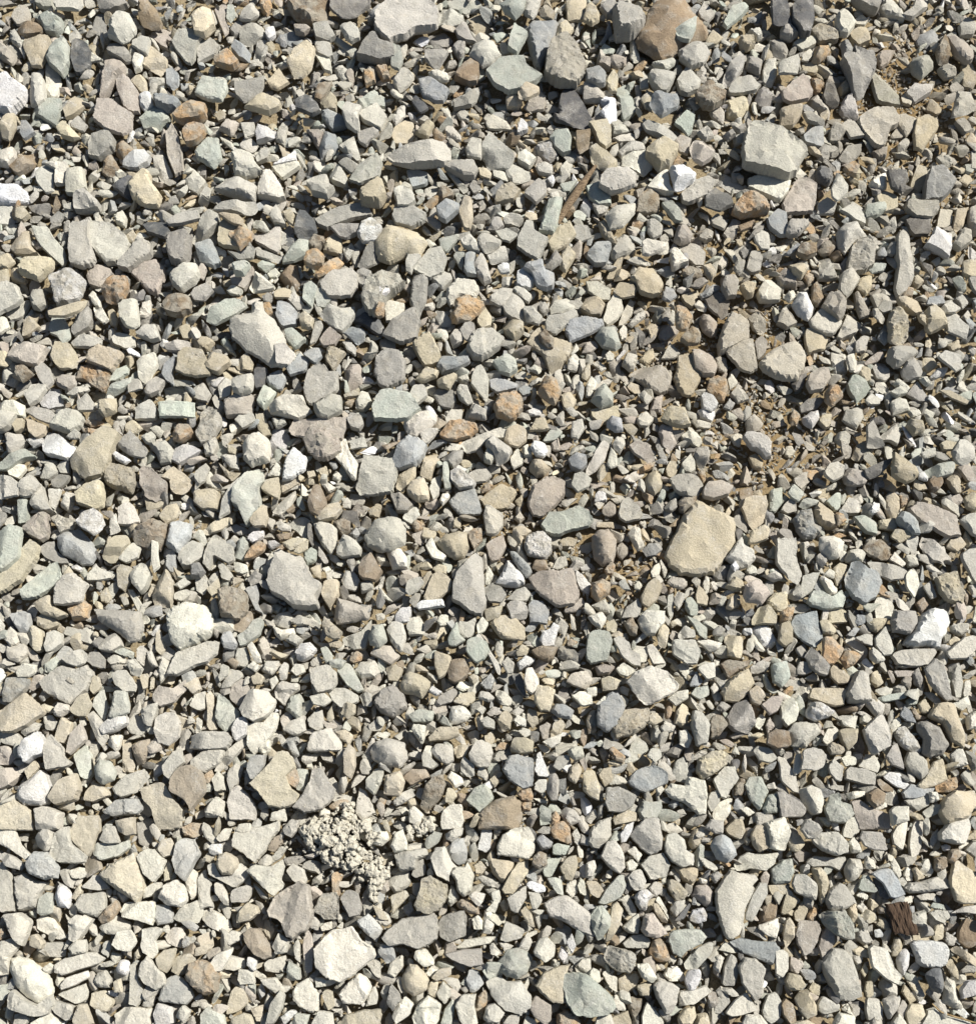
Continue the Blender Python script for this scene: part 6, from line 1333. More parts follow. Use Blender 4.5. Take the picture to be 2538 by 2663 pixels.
C 518 1826 -10 -21 17 -27 17 17 1 22 -24 11
G 2171 2006 -19 -12 -6 -31 21 -12 16 26 0 21 -14 5
T 1258 833 -17 -2 2 -35 21 -10 18 14 -4 25 -17 9
C 1629 816 -24 34 -13 -1 9 -37 20 -28 14 4 -8 31
G 1904 601 -25 8 -1 -27 21 -22 10 13 -6 29
T 638 947 -27 -2 5 -29 22 -2 16 19 -16 14
G 1153 832 -23 -7 -18 -28 4 -17 25 10 20 21 -7 21
T 631 2657 -31 -7 2 -23 23 -18 34 25 -26 25
g 1218 860 -23 -2 -2 -29 15 -16 17 -2 4 30 -12 20
C 579 2326 -20 -28 -1 -34 18 10 16 26 5 29 -17 -1
P 1774 376 -20 -8 -6 -24 23 -13 13 27 -9 19
C 875 2057 -18 -30 -7 -36 12 -8 18 19 7 29 -10 24
G 526 1235 -18 -7 9 -28 20 -17 9 15 -18 37
S 1170 627 -29 -5 8 -13 36 -26 19 -2 -8 31 -24 14
G 370 118 -23 -10 -4 -21 23 -15 17 17 12 26 -26 1
G 641 1091 -30 2 -3 -20 19 -14 24 7 -8 24
C 1701 1701 -20 -21 -4 -26 13 -5 29 23 -4 28 -15 1
T 769 1414 -34 -1 -6 -15 31 -12 21 9 -12 20
g 2254 11 -40 -16 39 -19 25 21 3 16 -29 -3
Wk 1814 2384 -22 1 -14 -16 13 -24 24 -5 21 11 -3 19 -19 11
T 2081 2376 -19 -2 3 -35 19 -13 17 9 -2 25 -16 17
B 628 138 -25 -8 -14 -30 24 -3 21 22 -4 16
N 2098 653 -30 5 -19 -14 8 -17 24 -6 21 10 -3 21
G 587 1011 -19 -1 2 -28 18 -18 13 20 -14 26
D 334 489 -39 1 4 -26 15 -23 2 -2 13 20 2 28
g 179 2283 -22 -18 0 -28 21 4 11 28 -11 15
C 1980 625 -20 -11 -1 -24 18 -16 21 22 -1 22 -17 5
T 1722 1652 -8 -21 2 -31 19 -15 8 34 -8 28 -14 7
C 1079 2122 -17 -14 -3 -27 24 -3 13 24 -14 19
Tr 2280 1623 -28 -2 -12 -16 29 -16 26 -2 -1 22 -17 14
C 122 2663 -41 -2 8 -35 35 -8 35 19 -35 25
Wr 2108 1089 -24 -1 -2 -18 19 -23 22 -1 3 26 -18 15
C 1155 2584 -20 1 -4 -34 18 -10 18 6 2 28 -14 12
C 2093 113 -33 3 -9 -16 26 -13 26 6 -9 20
G 652 35 -19 -8 5 -27 21 -5 21 6 2 16 -30 16
G 1071 683 -17 2 -9 -25 10 -25 26 -15 5 12 -1 31 -14 21
B 1978 902 -18 -12 1 -28 17 -12 12 16 -10 37
G 1876 2610 -22 24 -11 -20 16 -25 22 -3 -5 26
C 31 1659 -17 -11 1 -33 26 5 12 16 -4 21 -17 5
G 1833 37 -19 -2 -3 -34 27 1 8 23 -11 12
T 177 343 -28 -7 -9 -26 7 -10 34 14 13 20 -15 12
W 380 264 -17 -12 -4 -23 13 -20 23 12 -1 26 -14 15
G 1639 941 -23 6 -7 -29 20 -18 10 20 -1 23
G 1245 1071 -29 12 -12 -24 20 -7 20 20
S 312 973 -25 20 -14 -12 24 -28 24 -1 -9 20
O 1235 1397 -19 -6 -2 -22 17 -22 19 10 -2 32 -13 10
g 1960 169 -22 7 -16 -23 22 -12 16 26
T 1112 978 -31 10 -4 -23 29 -12 23 5 -15 18
g 1861 2151 -28 1 -12 -21 20 -16 20 17 -1 17
T 2513 2490 -39 -19 -23 -30 26 3 31 30 4 14
G 1134 1266 -18 6 -10 -21 12 -32 15 -10 7 22 -7 36
C 1517 2513 -22 2 -3 -20 19 -20 19 23 -14 18
T 756 1259 -26 -9 23 -20 23 2 -21 26
B 450 205 -17 -21 0 -26 16 -10 16 17 2 28 -17 12
N 894 1368 -29 -10 -1 -20 20 -10 15 15 -7 26
Br 1597 1103 -19 -5 -8 -23 19 -15 24 17 3 20 -19 6
D 2291 2311 -23 -29 -6 -24 10 -8 26 22 15 30 -6 19 -17 -8
S 1750 549 -31 -21 -4 -24 18 0 26 22 4 25 -15 0
T 2023 2312 -28 -9 -6 -14 26 -9 26 13 -17 18
G 1317 613 -30 -10 2 -20 32 -1 8 17 -14 12
Nk 1420 886 -22 -17 -3 -28 21 -1 18 21 2 21 -17 4
T 1477 1045 -22 -14 5 -25 21 -3 10 24 -11 19
T 1592 214 -19 -3 2 -33 16 -14 11 24 -8 27
C 1650 130 -12 -33 7 -38 7 -8 15 24 -1 32 -12 19
C 1635 2357 -22 -21 -3 -32 19 6 19 22 3 28 -14 0
N 1538 1875 -14 -5 -3 -27 13 -27 13 27 -9 33
S 1813 1630 -34 -31 -7 -20 25 1 25 29 3 23 -13 -4
T 2380 1107 -22 -3 -14 -19 18 -14 24 13 -3 24
C 427 1739 -15 -5 -5 -32 17 -15 12 12 -10 39
G 1502 1116 -18 20 -15 -18 12 -28 18 -1 1 26
T 858 270 -25 1 2 -29 21 -7 16 17 -12 17
G 144 1298 -17 -26 18 -26 10 6 2 28 -14 17
G 1225 637 -28 -12 -3 -28 18 -1 24 21 8 18 -19 4
C 1206 1025 -19 -10 -11 -24 10 -21 24 17 10 25 -11 12
T 2484 1415 -26 8 -15 -13 12 -19 28 3 1 22
T 1796 774 -26 -3 -1 -14 18 -22 23 -8 4 30 -17 14
T 1578 605 -22 -23 -5 -31 11 -7 25 31 6 25 -13 4
S 1416 2118 -15 -15 -7 -26 17 -10 17 23 -10 28
N 1403 2237 -16 -10 -2 -23 19 -18 19 12 -2 23 -19 12
G 601 1198 -28 -13 -12 -18 18 -13 23 25 -1 20
G 1366 415 -20 -9 2 -22 29 2 10 24 -20 7
G 1854 2081 -16 11 -10 -16 17 -32 17 5 -5 32
G 525 1520 -17 -10 5 -32 21 -4 5 28 -12 17
C 571 2033 -20 -6 -3 -28 13 -12 18 21 -9 26
G 2289 784 -26 -13 1 -21 23 -7 12 20 -10 20
C 2159 1910 -23 14 -10 -13 6 -24 20 -13 17 9 -10 27
O 666 1432 -31 24 -12 -9 10 -25 26 -14 21 2 -12 21
C 1766 1812 -31 4 -9 -13 23 -18 23 4 -9 23
g 926 1098 -23 -5 -12 -21 15 -16 21 6 10 22 -12 17
N 2433 1257 -24 -1 -8 -23 11 -18 17 -1 9 15 -8 31
C 2192 2660 -27 1 -10 -26 33 -16 28 17 -21 22
G 129 1226 -23 19 -10 -19 12 -22 23 2 1 21
C 397 2315 -26 24 -18 -6 4 -20 25 -20 20 5 -7 18
G 1072 1338 -26 10 -7 -20 14 -17 20 4 -2 26
W 1403 1167 -24 -4 -13 -22 14 -14 22 2 11 21 -8 18
P 2516 1234 -31 -22 1 -24 18 5 18 27 -4 16
C 557 1255 -27 6 -11 -32 5 -10 24 14 11 22
G 1214 1997 -17 -13 -8 -30 19 -8 19 19 2 24 -14 8
C 1959 2660 -29 1 -18 -21 20 -21 42 12 -13 28
T 1495 2010 -19 17 -13 -16 8 -26 19 -5 3 28
G 757 2155 -22 2 0 -25 22 -20 16 7 0 24 -16 13
g 1439 680 -25 15 5 -33 27 -3 -6 21
C 846 162 -27 -18 -2 -27 14 -5 17 28 -2 22
G 1049 2076 -28 10 -11 -11 21 -25 29 -6 5 10 -17 21
P 2299 150 -23 -4 -9 -15 29 -20 13 12 -9 26
C 1586 2549 -21 -18 -13 -26 19 -7 17 33 -2 20
C 45 1224 -26 -4 -7 -17 20 -14 25 -1 4 21 -18 13
S 1436 1132 -25 15 -8 -12 19 -28 27 -6 8 15 -19 18
T 1284 1593 -24 -7 3 -13 24 -18 14 15 -19 25
g 365 1803 -10 -36 3 -36 14 -9 11 23 -2 34 -13 29 -5 -4
g 635 658 -46 -6 -2 5 14 -28 27 -9 22 16 -13 19
C 209 2271 -30 -6 -3 -16 18 -11 29 5 2 16 -19 13
D 916 1349 -29 -1 -23 -23 12 -18 20 9 20 23 -2 9
G 976 2516 -24 -12 -2 -29 14 -12 14 31 -2 20
B 1696 1429 -26 0 -10 -16 18 -16 26 0 7 16 -15 19
T 2151 1634 -24 -19 -2 -21 25 3 14 19 -13 16
g 1091 2261 -21 15 -10 -17 9 -28 17 -6 14 15 -10 23
g 2140 401 -2 -22 20 -16 12 27 -13 19 -18 -6
T 368 218 -27 -7 -5 -28 14 -7 17 20 0 23
C 835 1821 -29 -11 9 -19 28 0 9 16 -18 11
G 700 665 -35 -18 3 -7 35 3 25 20 -30 3
T 1469 77 -20 -9 2 -23 24 -1 13 15 -20 20
G 724 564 -21 1 -5 -31 11 -9 22 23 -10 18
T 1601 697 -26 28 -7 -7 10 -34 20 -29 10 9 -7 31
C 1090 1906 -20 -9 -14 -23 18 -20 15 13 7 31 -9 7
T 2526 1303 -19 -10 2 -26 18 -10 13 28 -14 18
G 894 197 -26 -7 -1 -24 28 9 -1 22
G 178 1304 -21 11 -7 -27 17 -21 12 11 1 25
Of 760 2023 -22 -2 -8 -18 13 -23 19 4 11 26 -14 12
G 1473 443 -18 -2 3 -29 17 -18 9 20 -13 28
G 1284 2343 -3 4 -8 -23 14 -29 19 -7 3 31 -24 25
G 1974 1738 -25 -4 5 -20 27 -14 21 7 -6 15 -22 13
P 1707 1053 -21 22 -10 -16 17 -27 12 22
N 823 634 -23 -4 -6 -20 21 -14 23 2 -1 21 -17 13
B 69 339 -12 -22 4 -22 26 8 -4 27 -15 10
G 2532 574 -15 -30 12 -41 18 35 -4 35 -15 2
C 1179 1086 -22 2 -6 -20 24 -20 21 7 -1 12 -17 18
T 1162 991 -27 -3 16 -19 27 -14 6 21 -21 13
g 908 430 -29 -5 -7 -21 31 3 6 22
g 946 722 -18 -13 1 -21 22 -10 6 28 -13 17
G 2086 1247 -24 -2 4 -19 20 -19 20 3 -2 25 -18 14
T 1547 2312 -23 -20 4 -20 23 2 9 24 -12 13
W 1839 1078 -28 -7 15 -23 21 -1 10 20 -17 10
G 1114 1133 -22 -7 -1 -18 27 -18 16 3 -1 20 -17 20
S 1125 2184 -17 -5 5 -22 26 -16 16 6 -12 27 -20 11
S 899 123 -34 -17 -20 -23 34 10 18 29
T 2341 1392 -27 4 -13 -17 19 -12 25 4 -2 21
G 1564 541 -26 -8 3 -22 20 -8 11 14 -8 24
C 706 1735 -25 10 -14 -17 19 -17 19 5 2 21
C 737 1642 -26 -16 -2 -5 26 -11 31 6 -7 22 -23 6
G 1335 575 -27 -1 -10 -18 17 -12 28 1 11 15 -21 12
P 1760 1517 -27 -1 -14 -18 19 -12 27 4 13 17 -14 9
G 1727 166 -32 -4 22 -17 30 -4 6 18 -24 7
T 1619 2662 -30 -18 13 -34 24 4 13 26 -19 20
C 1554 1613 -25 -9 8 -22 24 -3 8 24 -14 8
C 1345 1194 -20 2 1 -31 15 -9 15 13 -9 26
g 159 1251 -24 -1 -2 -17 25 -14 22 -1 -2 21 -21 15
D 2075 993 -23 -5 -2 -16 23 -21 12 17 -7 25
C 2428 2107 -30 6 -3 -15 24 -15 24 1 -19 23
P 597 328 -27 5 -5 -19 25 -11 6 24
S 806 1448 -16 -8 5 -25 19 -14 16 13 -6 24 -16 8
G 2444 2381 -27 -7 -13 -15 19 -13 25 4 8 20 -13 12
P 2482 1309 -27 -10 8 -24 19 -5 8 20 -8 17
Wr 320 2517 -19 -2 -6 -21 16 -19 18 8 8 22 -14 14
G 1039 296 -20 18 -1 -20 18 -33 15 5 -9 32
C 2155 1524 -25 -19 -17 -27 5 -14 21 13 16 24 0 24
C 1847 1679 -36 -10 -9 -15 29 -4 18 12 -3 17
D 1354 1782 -24 -26 -2 -31 9 -10 14 23 9 31 -8 12
S 1446 2302 -24 -18 -2 -20 14 -15 20 28 3 23 -13 1
T 2412 948 -19 7 -14 -17 13 -17 24 5 -3 24
T 1575 2018 -19 -2 -8 -18 14 -24 17 14 -2 28
g 2049 84 -19 -11 3 -22 27 5 8 19 -19 11
T 1913 1521 -29 5 -4 -22 17 -11 23 11 -4 16
S 1821 1800 -26 5 -15 -11 20 -17 23 5 1 21
C 550 1166 -20 -8 12 -27 18 -3 7 19 -15 19
B 1416 2192 -24 -8 -7 -24 22 -2 17 14 -7 19
G 2371 1415 -19 -2 -11 -24 16 -19 11 19 0 27
C 1745 2534 -21 2 -10 -17 17 -22 17 18 -4 18
T 1405 1106 -29 14 -10 -18 12 -18 23 9 6 14
T 1149 2533 -27 9 -8 -13 24 -18 24 3 -14 19
N 1801 711 -31 1 -12 -18 21 -7 26 12 -6 14
G 412 217 -19 -22 19 -8 21 5 -19 24
C 1497 1957 -21 -6 -4 -17 17 -17 23 10 1 21 -15 10
S 2320 1812 -41 4 -8 -7 35 -13 35 4 -19 14
T 1823 1550 -15 -2 -9 -29 4 -18 18 3 15 25 -12 20
P 2067 2511 -15 -2 -13 -24 17 -13 23 -2 4 25 -13 14
T 2310 1365 -25 -12 12 -17 23 4 12 15 -23 10
T 1334 265 -20 -8 -1 -24 26 0 12 17 -15 14
T 908 1848 -21 6 -10 -22 17 -16 17 6 -2 24
C 1675 1091 -21 2 -10 -14 6 -20 25 -3 11 18 -10 18
T 855 2597 -17 -7 -11 -23 10 -20 16 20 0 31
C 1792 1211 -22 -4 3 -31 14 -10 16 12 3 20 -13 12
S 1160 1234 -9 -22 -9 -30 5 -30 10 0 13 35 -3 38 -9 11
T 1105 338 -24 6 6 -24 25 -16 8 19 -16 14
T 1448 1895 -15 7 -10 -14 12 -25 23 -9 7 18 -15 24
S 627 694 -24 -9 11 -17 25 -7 6 18 -16 18
T 2076 700 -24 -13 3 -15 27 -5 8 23 -14 12
P 1866 298 -22 -6 5 -22 18 -6 15 30 -17 5
g 1196 129 -18 -10 4 -26 15 -15 12 20 1 28 -18 1
C 1781 1920 -16 -18 3 -23 19 -1 8 26 -13 15
W 995 757 -24 14 -5 -21 22 -18 17 3 -10 22
Tf 418 1671 -12 -29 -1 -34 10 -2 15 15 2 31 -12 20
D 513 1484 -16 -17 6 -23 22 4 6 18 -16 18
N 2123 768 -12 -24 -1 -32 18 9 4 30 -12 14
C 353 1738 -20 -14 -1 -25 21 2 10 21 -12 15
C 1309 1816 -20 -6 -17 -22 5 -17 24 5 16 21 -6 16
S 1797 1578 -16 -19 -2 -25 17 -3 17 19 -2 24 -16 2
G 825 862 -19 34 -6 -26 13 -26 16 -12 -3 28
C 846 2120 -18 15 -13 -23 14 -12 19 21
C 159 1845 -18 -2 -7 -19 20 -13 25 3 -2 19 -18 14
T 346 1113 -21 -9 1 -23 28 2 6 18 -16 10
B 817 927 -27 -1 -6 -15 16 -18 21 1 5 23 -11 12
C 1624 1745 -24 -5 -3 -21 30 0 8 16 -13 11
G 2495 1634 -24 -8 1 -13 22 -13 22 8 1 19 -21 8
T 1853 105 -20 3 -1 -26 28 -5 7 14 -15 14
G 1188 880 -20 0 -4 -22 18 -11 18 10 -10 24
T 797 835 -18 -10 -2 -23 20 -4 14 20 -13 18
B 446 1466 -13 -21 14 -26 14 20 -2 22 -13 6
T 1945 752 -23 -8 -4 -19 20 -13 12 19 -4 22
g 1582 23 -23 -1 -4 -20 18 -18 12 20 -4 20
S 2171 1304 -25 0 0 -21 13 -21 13 17 0 25
C 302 1931 -23 4 -10 -18 18 -21 12 9 1 25
G 1745 920 -26 14 -4 -30 23 0 6 14
N 1643 1633 -22 -12 0 -29 16 -2 11 20 -5 20
T 2331 2462 -11 -2 -6 -23 8 -26 16 -2 8 25 -14 25
S 781 2655 -29 11 -8 -21 25 -16 14 27
G 133 1880 -19 -16 2 -21 21 1 8 20 -14 17
G 81 1895 -27 7 0 -20 27 -12 16 7 -16 18
C 999 2390 -31 5 -4 -22 13 -11 18 11 2 19
G 1568 1580 -33 -5 5 -24 18 0 16 17 -6 11
C 1175 2329 -13 -4 -2 -26 9 -20 20 7 -2 28 -13 18
C 1487 2311 -13 -19 11 -24 16 9 0 25 -16 9
G 1922 1026 -24 0 -8 -19 8 -11 27 11 -3 21
T 505 1786 -28 -3 9 -25 20 8 -1 19
T 607 569 -39 -12 -23 -14 15 -9 26 2 23 18 -2 13
T 1384 1867 -16 3 -11 -24 11 -19 17 14 0 27
G 1763 2358 -22 5 -6 -17 18 -19 16 5 -6 27
T 1678 2572 -24 -9 8 -20 19 -9 8 18 -13 18
C 993 2181 -25 14 -8 -19 13 -19 19 3 2 19
T 51 718 -24 -23 -2 -23 3 -1 22 10 17 21 -19 13
C 1177 349 -20 -13 -7 -27 23 8 20 19 -15 11
B 1849 757 -30 9 5 -18 22 -18 27 -7 0 14 -22 20
C 1629 359 -37 1 9 -15 25 -10 20 12 -18 12
P 1571 1741 -25 -7 -4 -15 29 -7 13 15 -15 15
C 2405 2260 -18 5 -7 -22 4 -27 20 5 10 22 -7 16
G 1876 949 -19 -15 -11 -23 11 -15 16 12 11 25 -8 17
g 666 1506 -23 -1 -1 -23 21 -7 15 10 -12 20
G 478 2636 -23 8 -1 -24 20 -8 4 25
P 1493 1576 -27 10 0 -12 21 -23 27 -6 5 15 -22 18
G 1460 1981 -22 13 -11 -14 16 -19 22 -3 -5 24
S 2067 1286 -21 -3 -5 -28 23 -3 9 21 -5 13
T 97 2448 -16 -15 0 -20 22 2 11 23 -16 12
T 897 1915 -26 -13 1 -18 23 -2 12 25 -10 9
B 1737 765 -18 1 -7 -21 14 -15 23 6 4 20 -15 12
C 1393 2342 -20 -22 8 -20 18 -1 2 24 -9 21
S 1455 2208 -19 -8 -6 -16 27 -8 16 17 -17 14
T 2479 1260 -21 -15 -5 -23 11 -15 19 23 6 23 -10 6
P 1092 1397 -22 -6 5 -22 21 -6 5 21 -11 16
G 685 403 -20 11 4 -32 18 -10 13 11 -15 22
O 1366 2067 -22 -2 -14 -13 13 -18 21 3 13 19 -9 14
G 1367 2452 -10 -8 6 -30 17 -2 6 25 -21 14
T 15 680 -20 -12 7 -22 26 2 7 18 -20 15
C 606 2438 -19 -5 -1 -18 21 -13 21 6 -6 20 -17 12
G 1784 1648 -22 5 -5 -22 22 -8 24 11 -16 13
G 588 1491 -20 -19 -4 -27 20 8 12 22 -10 14
C 359 162 -7 -24 20 -16 9 17 -7 25 -15 0
C 2464 186 -28 -7 -6 -18 21 -5 21 12 -6 17
G 2051 1319 -16 -4 6 -26 17 -9 20 12 -5 18 -21 10
P 822 356 -27 -18 19 -15 8 31
C 1536 1007 -12 -8 2 -30 18 -11 4 24 -12 24
N 2444 2248 -16 12 -13 -18 14 -21 19 7 -2 20
G 969 2594 -11 -9 5 -31 16 -4 10 18 -17 23
P 1603 158 -19 -9 -3 -17 21 -9 21 10 2 18 -19 7
G 1179 2171 -22 -3 -1 -14 27 -19 21 2 -6 19 -17 13
G 648 337 -21 -15 14 -17 17 10 -10 23
W 1392 2307 -24 -9 -13 -17 25 -4 27 13 3 15 -19 4
N 1403 1472 -21 6 -13 -16 14 -16 25 8 -2 16
T 486 863 -20 -10 1 -21 18 -5 12 19 -9 19
T 2470 1159 -28 -6 -12 -12 26 -6 31 10 -18 13
T 1825 2661 -25 11 -14 -22 13 -27 29 11 -3 27
N 1154 507 -22 -3 -3 -17 24 -9 24 5 -3 16 -22 10
Tk 2173 1947 -24 -1 -13 -18 9 -10 28 1 14 15 -13 15
T 1746 1222 -16 -2 -5 -23 11 -21 16 1 3 25 -11 17
G 2239 894 -17 -4 2 -20 21 -17 8 18 -14 24
S 134 1732 -20 -3 12 -25 23 -8 1 19 -15 16
G 733 350 -16 13 -6 -22 16 -20 8 29
C 1358 768 -25 -13 -6 -24 26 3 15 20 5 14 -17 -2
T 1200 1952 -22 -6 0 -17 22 -12 11 15 -11 21
P 1584 1326 -19 -5 0 -22 16 -11 19 11 0 19 -17 11
T 1965 1202 -21 -11 -2 -22 19 -1 14 21 -8 16
G 785 1615 -33 0 -6 -16 26 -5 26 8 -12 11
C 377 808 -14 1 -3 -20 16 -26 16 12 2 20 -14 15
C 263 819 -19 -21 2 -21 21 12 8 23 -14 6
g 624 1379 -40 -2 -8 -15 19 -4 25 7 3 15
T 1683 929 -24 10 -7 -11 14 -22 20 5 -2 21
G 2087 1739 -16 1 -8 -18 8 -18 27 6 3 17 -14 14
G 1742 1577 -9 3 -7 -29 9 -34 9 20 -1 39
C 1568 2661 -22 5 -12 -22 21 -22 32 11 -17 27
G 932 1154 -23 -7 17 -18 23 9 -18 15
C 2073 1989 -13 16 -5 -27 11 -30 11 16 -5 27
g 1291 586 -23 15 -10 -15 12 -21 20 1 1 17
T 2482 1032 -43 -17 -13 -17 35 10 30 21 -8 5
W 1629 2165 -16 3 -2 -19 20 -30 14 -3 -2 25 -13 25
C 2497 1830 -34 2 -12 -4 15 -20 26 2 4 18
T 2438 2426 -15 7 -7 -20 14 -23 14 13 -7 24
C 1490 945 -14 -6 3 -27 19 -6 8 21 -14 16
T 674 2636 -22 -13 13 -24 13 19 -4 19
C 1185 2027 -23 -6 -12 -22 15 -6 21 11 -1 22
C 1241 2338 -22 -8 -8 -21 21 -13 13 9 5 22 -8 9
C 725 2122 -17 -9 16 -19 21 13 -22 13
G 1868 579 -22 -8 -3 -22 24 3 13 19 -14 8
G 1406 2043 -16 -5 -5 -16 16 -16 19 6 5 22 -16 11
C 843 2554 -24 -12 -5 -12 33 -2 17 9 -21 15
C 1777 1745 -20 -11 -9 -19 15 -19 12 27 2 22
T 2426 285 -20 2 -11 -28 26 7 5 18
T 2240 2478 -31 -7 -4 -18 23 -1 23 15 -10 9
T 1373 2385 -21 -17 -5 -28 11 -6 17 27 0 21
C 1608 2610 -19 -3 -8 -25 13 -9 19 18 -3 18
C 55 2656 -17 -17 10 -22 26 -6 -1 26 -17 21
G 561 1586 -12 -22 1 -33 12 5 7 32 -10 16
g 1125 580 -30 -15 -1 -17 24 2 16 23 -6 7
G 771 784 -25 -7 -3 -24 24 12 2 20
G 1609 1154 -17 -1 -4 -18 12 -20 18 -1 2 26 -12 15
G 1702 1962 -21 5 -10 -16 12 -16 20 5 1 22
G 2115 309 -28 -14 -12 -19 29 8 29 19 -17 5
G 205 327 -21 -2 1 -24 25 1 12 17 -15 6
N 716 2195 -16 5 -2 -16 14 -24 22 -5 -2 22 -18 16
D 1092 271 -22 -6 -11 -19 8 -8 24 11 0 24
C 689 1943 -19 8 -8 -19 14 -19 14 8 -2 24
O 2046 1597 -16 -6 0 -17 19 -17 11 16 -16 21
B 2203 127 -16 -19 0 -24 17 3 11 22 -11 17
T 249 1781 -16 13 -5 -25 11 -20 16 8 -5 24
N 1923 2046 -12 -3 2 -25 15 -19 7 24 -14 24
B 2300 871 -21 9 1 -29 9 -18 12 14 1 25
C 1546 2539 -17 -3 -6 -22 13 -14 16 13 -6 24
G 2278 1706 -18 -10 -10 -23 17 -4 23 12 1 18 -15 7
C 1437 1927 -26 2 -9 -8 23 -19 18 8 -4 19
B 2430 785 -24 8 -15 -14 17 -14 25 5 -5 13
C 1607 2028 -18 -17 14 -7 25 10 -23 15
C 1141 196 -28 -9 -6 -15 24 -4 24 13 2 15 -19 2
W 1367 1724 -23 0 1 -19 25 -6 12 5 -15 21
g 1065 2370 -22 -7 5 -29 16 15 0 20
T 1422 35 -21 -8 0 -19 22 0 14 19 -16 8
T 2259 2384 -23 1 -7 -21 15 -10 15 11 -2 19
T 2477 2521 -19 -17 -3 -28 13 4 16 31 -8 10
S 2102 1309 -26 6 -12 -16 25 -7 25 3 -12 14
C 663 1700 -20 -20 -6 -31 13 2 18 24 2 24 -9 2
T 87 2003 -22 2 5 -25 21 -9 5 8 -11 24
O 962 201 -18 -14 12 -20 14 10 -10 24
O 693 18 -17 -15 13 -18 15 1 2 25 -14 9
S 852 1704 -19 -18 -3 -24 13 -2 13 20 -3 25
G 1416 442 -24 -6 1 -17 22 -3 17 16 -15 10
G 1456 1466 -20 12 -7 -15 15 -21 20 6 -7 17
P 1419 1900 -18 -9 3 -22 14 -14 9 19 -8 24
O 1605 1964 -21 -13 -11 -24 22 3 16 20 -5 14
C 1835 347 -24 -3 3 -22 22 8 -2 19
C 1537 2259 -13 -15 9 -23 14 -4 3 23 -13 23
G 553 992 -18 -4 -2 -20 15 -12 15 18 -7 20
N 2146 648 -19 4 -8 -15 9 -18 25 -1 9 15 -13 15
C 2223 2199 -17 -9 -3 -23 13 -4 18 18 -9 20
C 2328 2259 -14 -15 -6 -32 11 -4 16 17 5 28 -11 6
G 1272 1186 -15 -1 -4 -23 9 -20 17 5 4 21 -12 15
G 2516 2367 -42 7 -9 -10 28 -15 28 12 -4 7
T 529 2469 -21 -3 6 -14 28 -14 6 13 -21 18
g 2386 1764 -15 -13 1 -30 15 3 7 25 -9 14
G 300 1364 -13 -11 3 -30 9 0 14 16 -13 27
G 368 1702 -11 -11 0 -24 17 -11 6 30 -11 16
G 954 1818 -18 -8 -2 -19 14 -13 14 19 -7 19
T 1844 706 -17 -16 5 -24 16 6 5 27 -11 6
T 2218 2378 -15 -15 7 -31 12 9 7 25 -9 12
T 11 933 -11 -21 5 -21 21 6 5 20 -22 17
C 1895 2466 -27 5 -14 -16 3 -14 30 11 8 13
T 1477 1410 -25 -3 -1 -14 26 -8 16 13 -17 11
g 2530 1977 -21 -26 4 -21 20 17 -2 28
g 2199 1172 -15 -25 4 -19 15 -3 10 19 -4 24 -12 2
G 1323 1731 -20 -7 -4 -24 15 -7 10 20 -4 20
T 1686 265 -21 -10 0 -24 11 -21 6 11 11 27 -8 17
G 1611 339 -22 -9 10 -17 27 2 2 10 -19 13
G 2251 1663 -31 -4 1 -15 17 -10 17 17 -4 12
B 2358 1860 -19 -1 -8 -23 8 -12 24 21 -3 15
G 1269 2292 -28 -10 -15 -16 12 -5 31 11 12 17 -15 6
P 2271 934 -27 11 -8 -6 19 -25 27 -6 8 8 -19 16
C 2532 1874 -20 -10 2 -26 18 -4 12 17 -15 23
O 999 192 -23 -11 10 -21 18 14 -4 17
O 2124 225 -18 -19 3 -16 17 -3 9 19 -10 19
O 2480 2226 -17 12 -11 -15 10 -20 18 1 0 20
S 1195 675 -17 -7 -6 -23 16 -17 8 26 0 20
T 1943 112 -21 -15 14 -15 20 4 3 15 -18 7
T 49 1106 -19 -2 -6 -16 16 -16 16 9 -6 22
G 677 588 -20 -6 -12 -17 10 -12 26 13 15 18 -17 5
C 1593 1196 -15 11 -4 -33 10 -16 12 16 -4 22
T 1124 2572 -13 2 -5 -20 17 -20 11 24 -11 13
C 475 1548 -20 -5 12 -16 26 -5 2 16 -20 11
T 2105 179 -21 -11 12 -17 20 5 12 16 -21 5
C 584 2172 -22 7 0 -18 21 -18 11 12 -11 18
G 2419 1537 -21 -11 1 -27 17 16 1 22
T 2276 1766 -13 -15 3 -23 19 12 3 23 -13 6
T 1716 2376 -19 -24 -8 -29 19 14 19 25 3 19 -13 -2
g 1617 1433 -14 -10 -1 -23 15 -10 15 7 -1 23 -12 12
C 2469 803 -22 -5 0 -18 27 1 11 12 -17 12
C 316 570 -18 -5 4 -23 14 -5 12 23 -13 12
W 559 2210 -16 -4 -8 -15 19 -15 19 12 -2 15 -13 9
T 2144 1097 -19 1 -11 -15 16 -17 13 12 0 20
S 10 2581 -10 -18 12 -23 17 -1 1 20 -21 20
G 1707 2310 -21 -1 -4 -18 17 -12 12 10 -4 23
G 389 2606 -21 11 -10 -16 17 -21 12 6 1 17
T 1702 1870 -21 11 -10 -16 6 -16 22 5 1 16
C 978 1888 -20 -2 1 -18 20 -7 12 14 -15 14
C 2207 1978 -23 -5 -4 -16 18 -8 18 11 -9 16
B 1271 1777 -22 1 5 -26 16 -10 5 17 -6 17
G 44 102 -17 -13 -3 -26 16 6 16 25 -12 9
C 628 1479 -20 -20 15 -10 18 9 5 15 -17 7
G 2530 2212 -23 -1 -7 -22 14 -22 20 32 -2 15
T 58 559 -15 -12 7 -18 23 1 2 17 -15 12
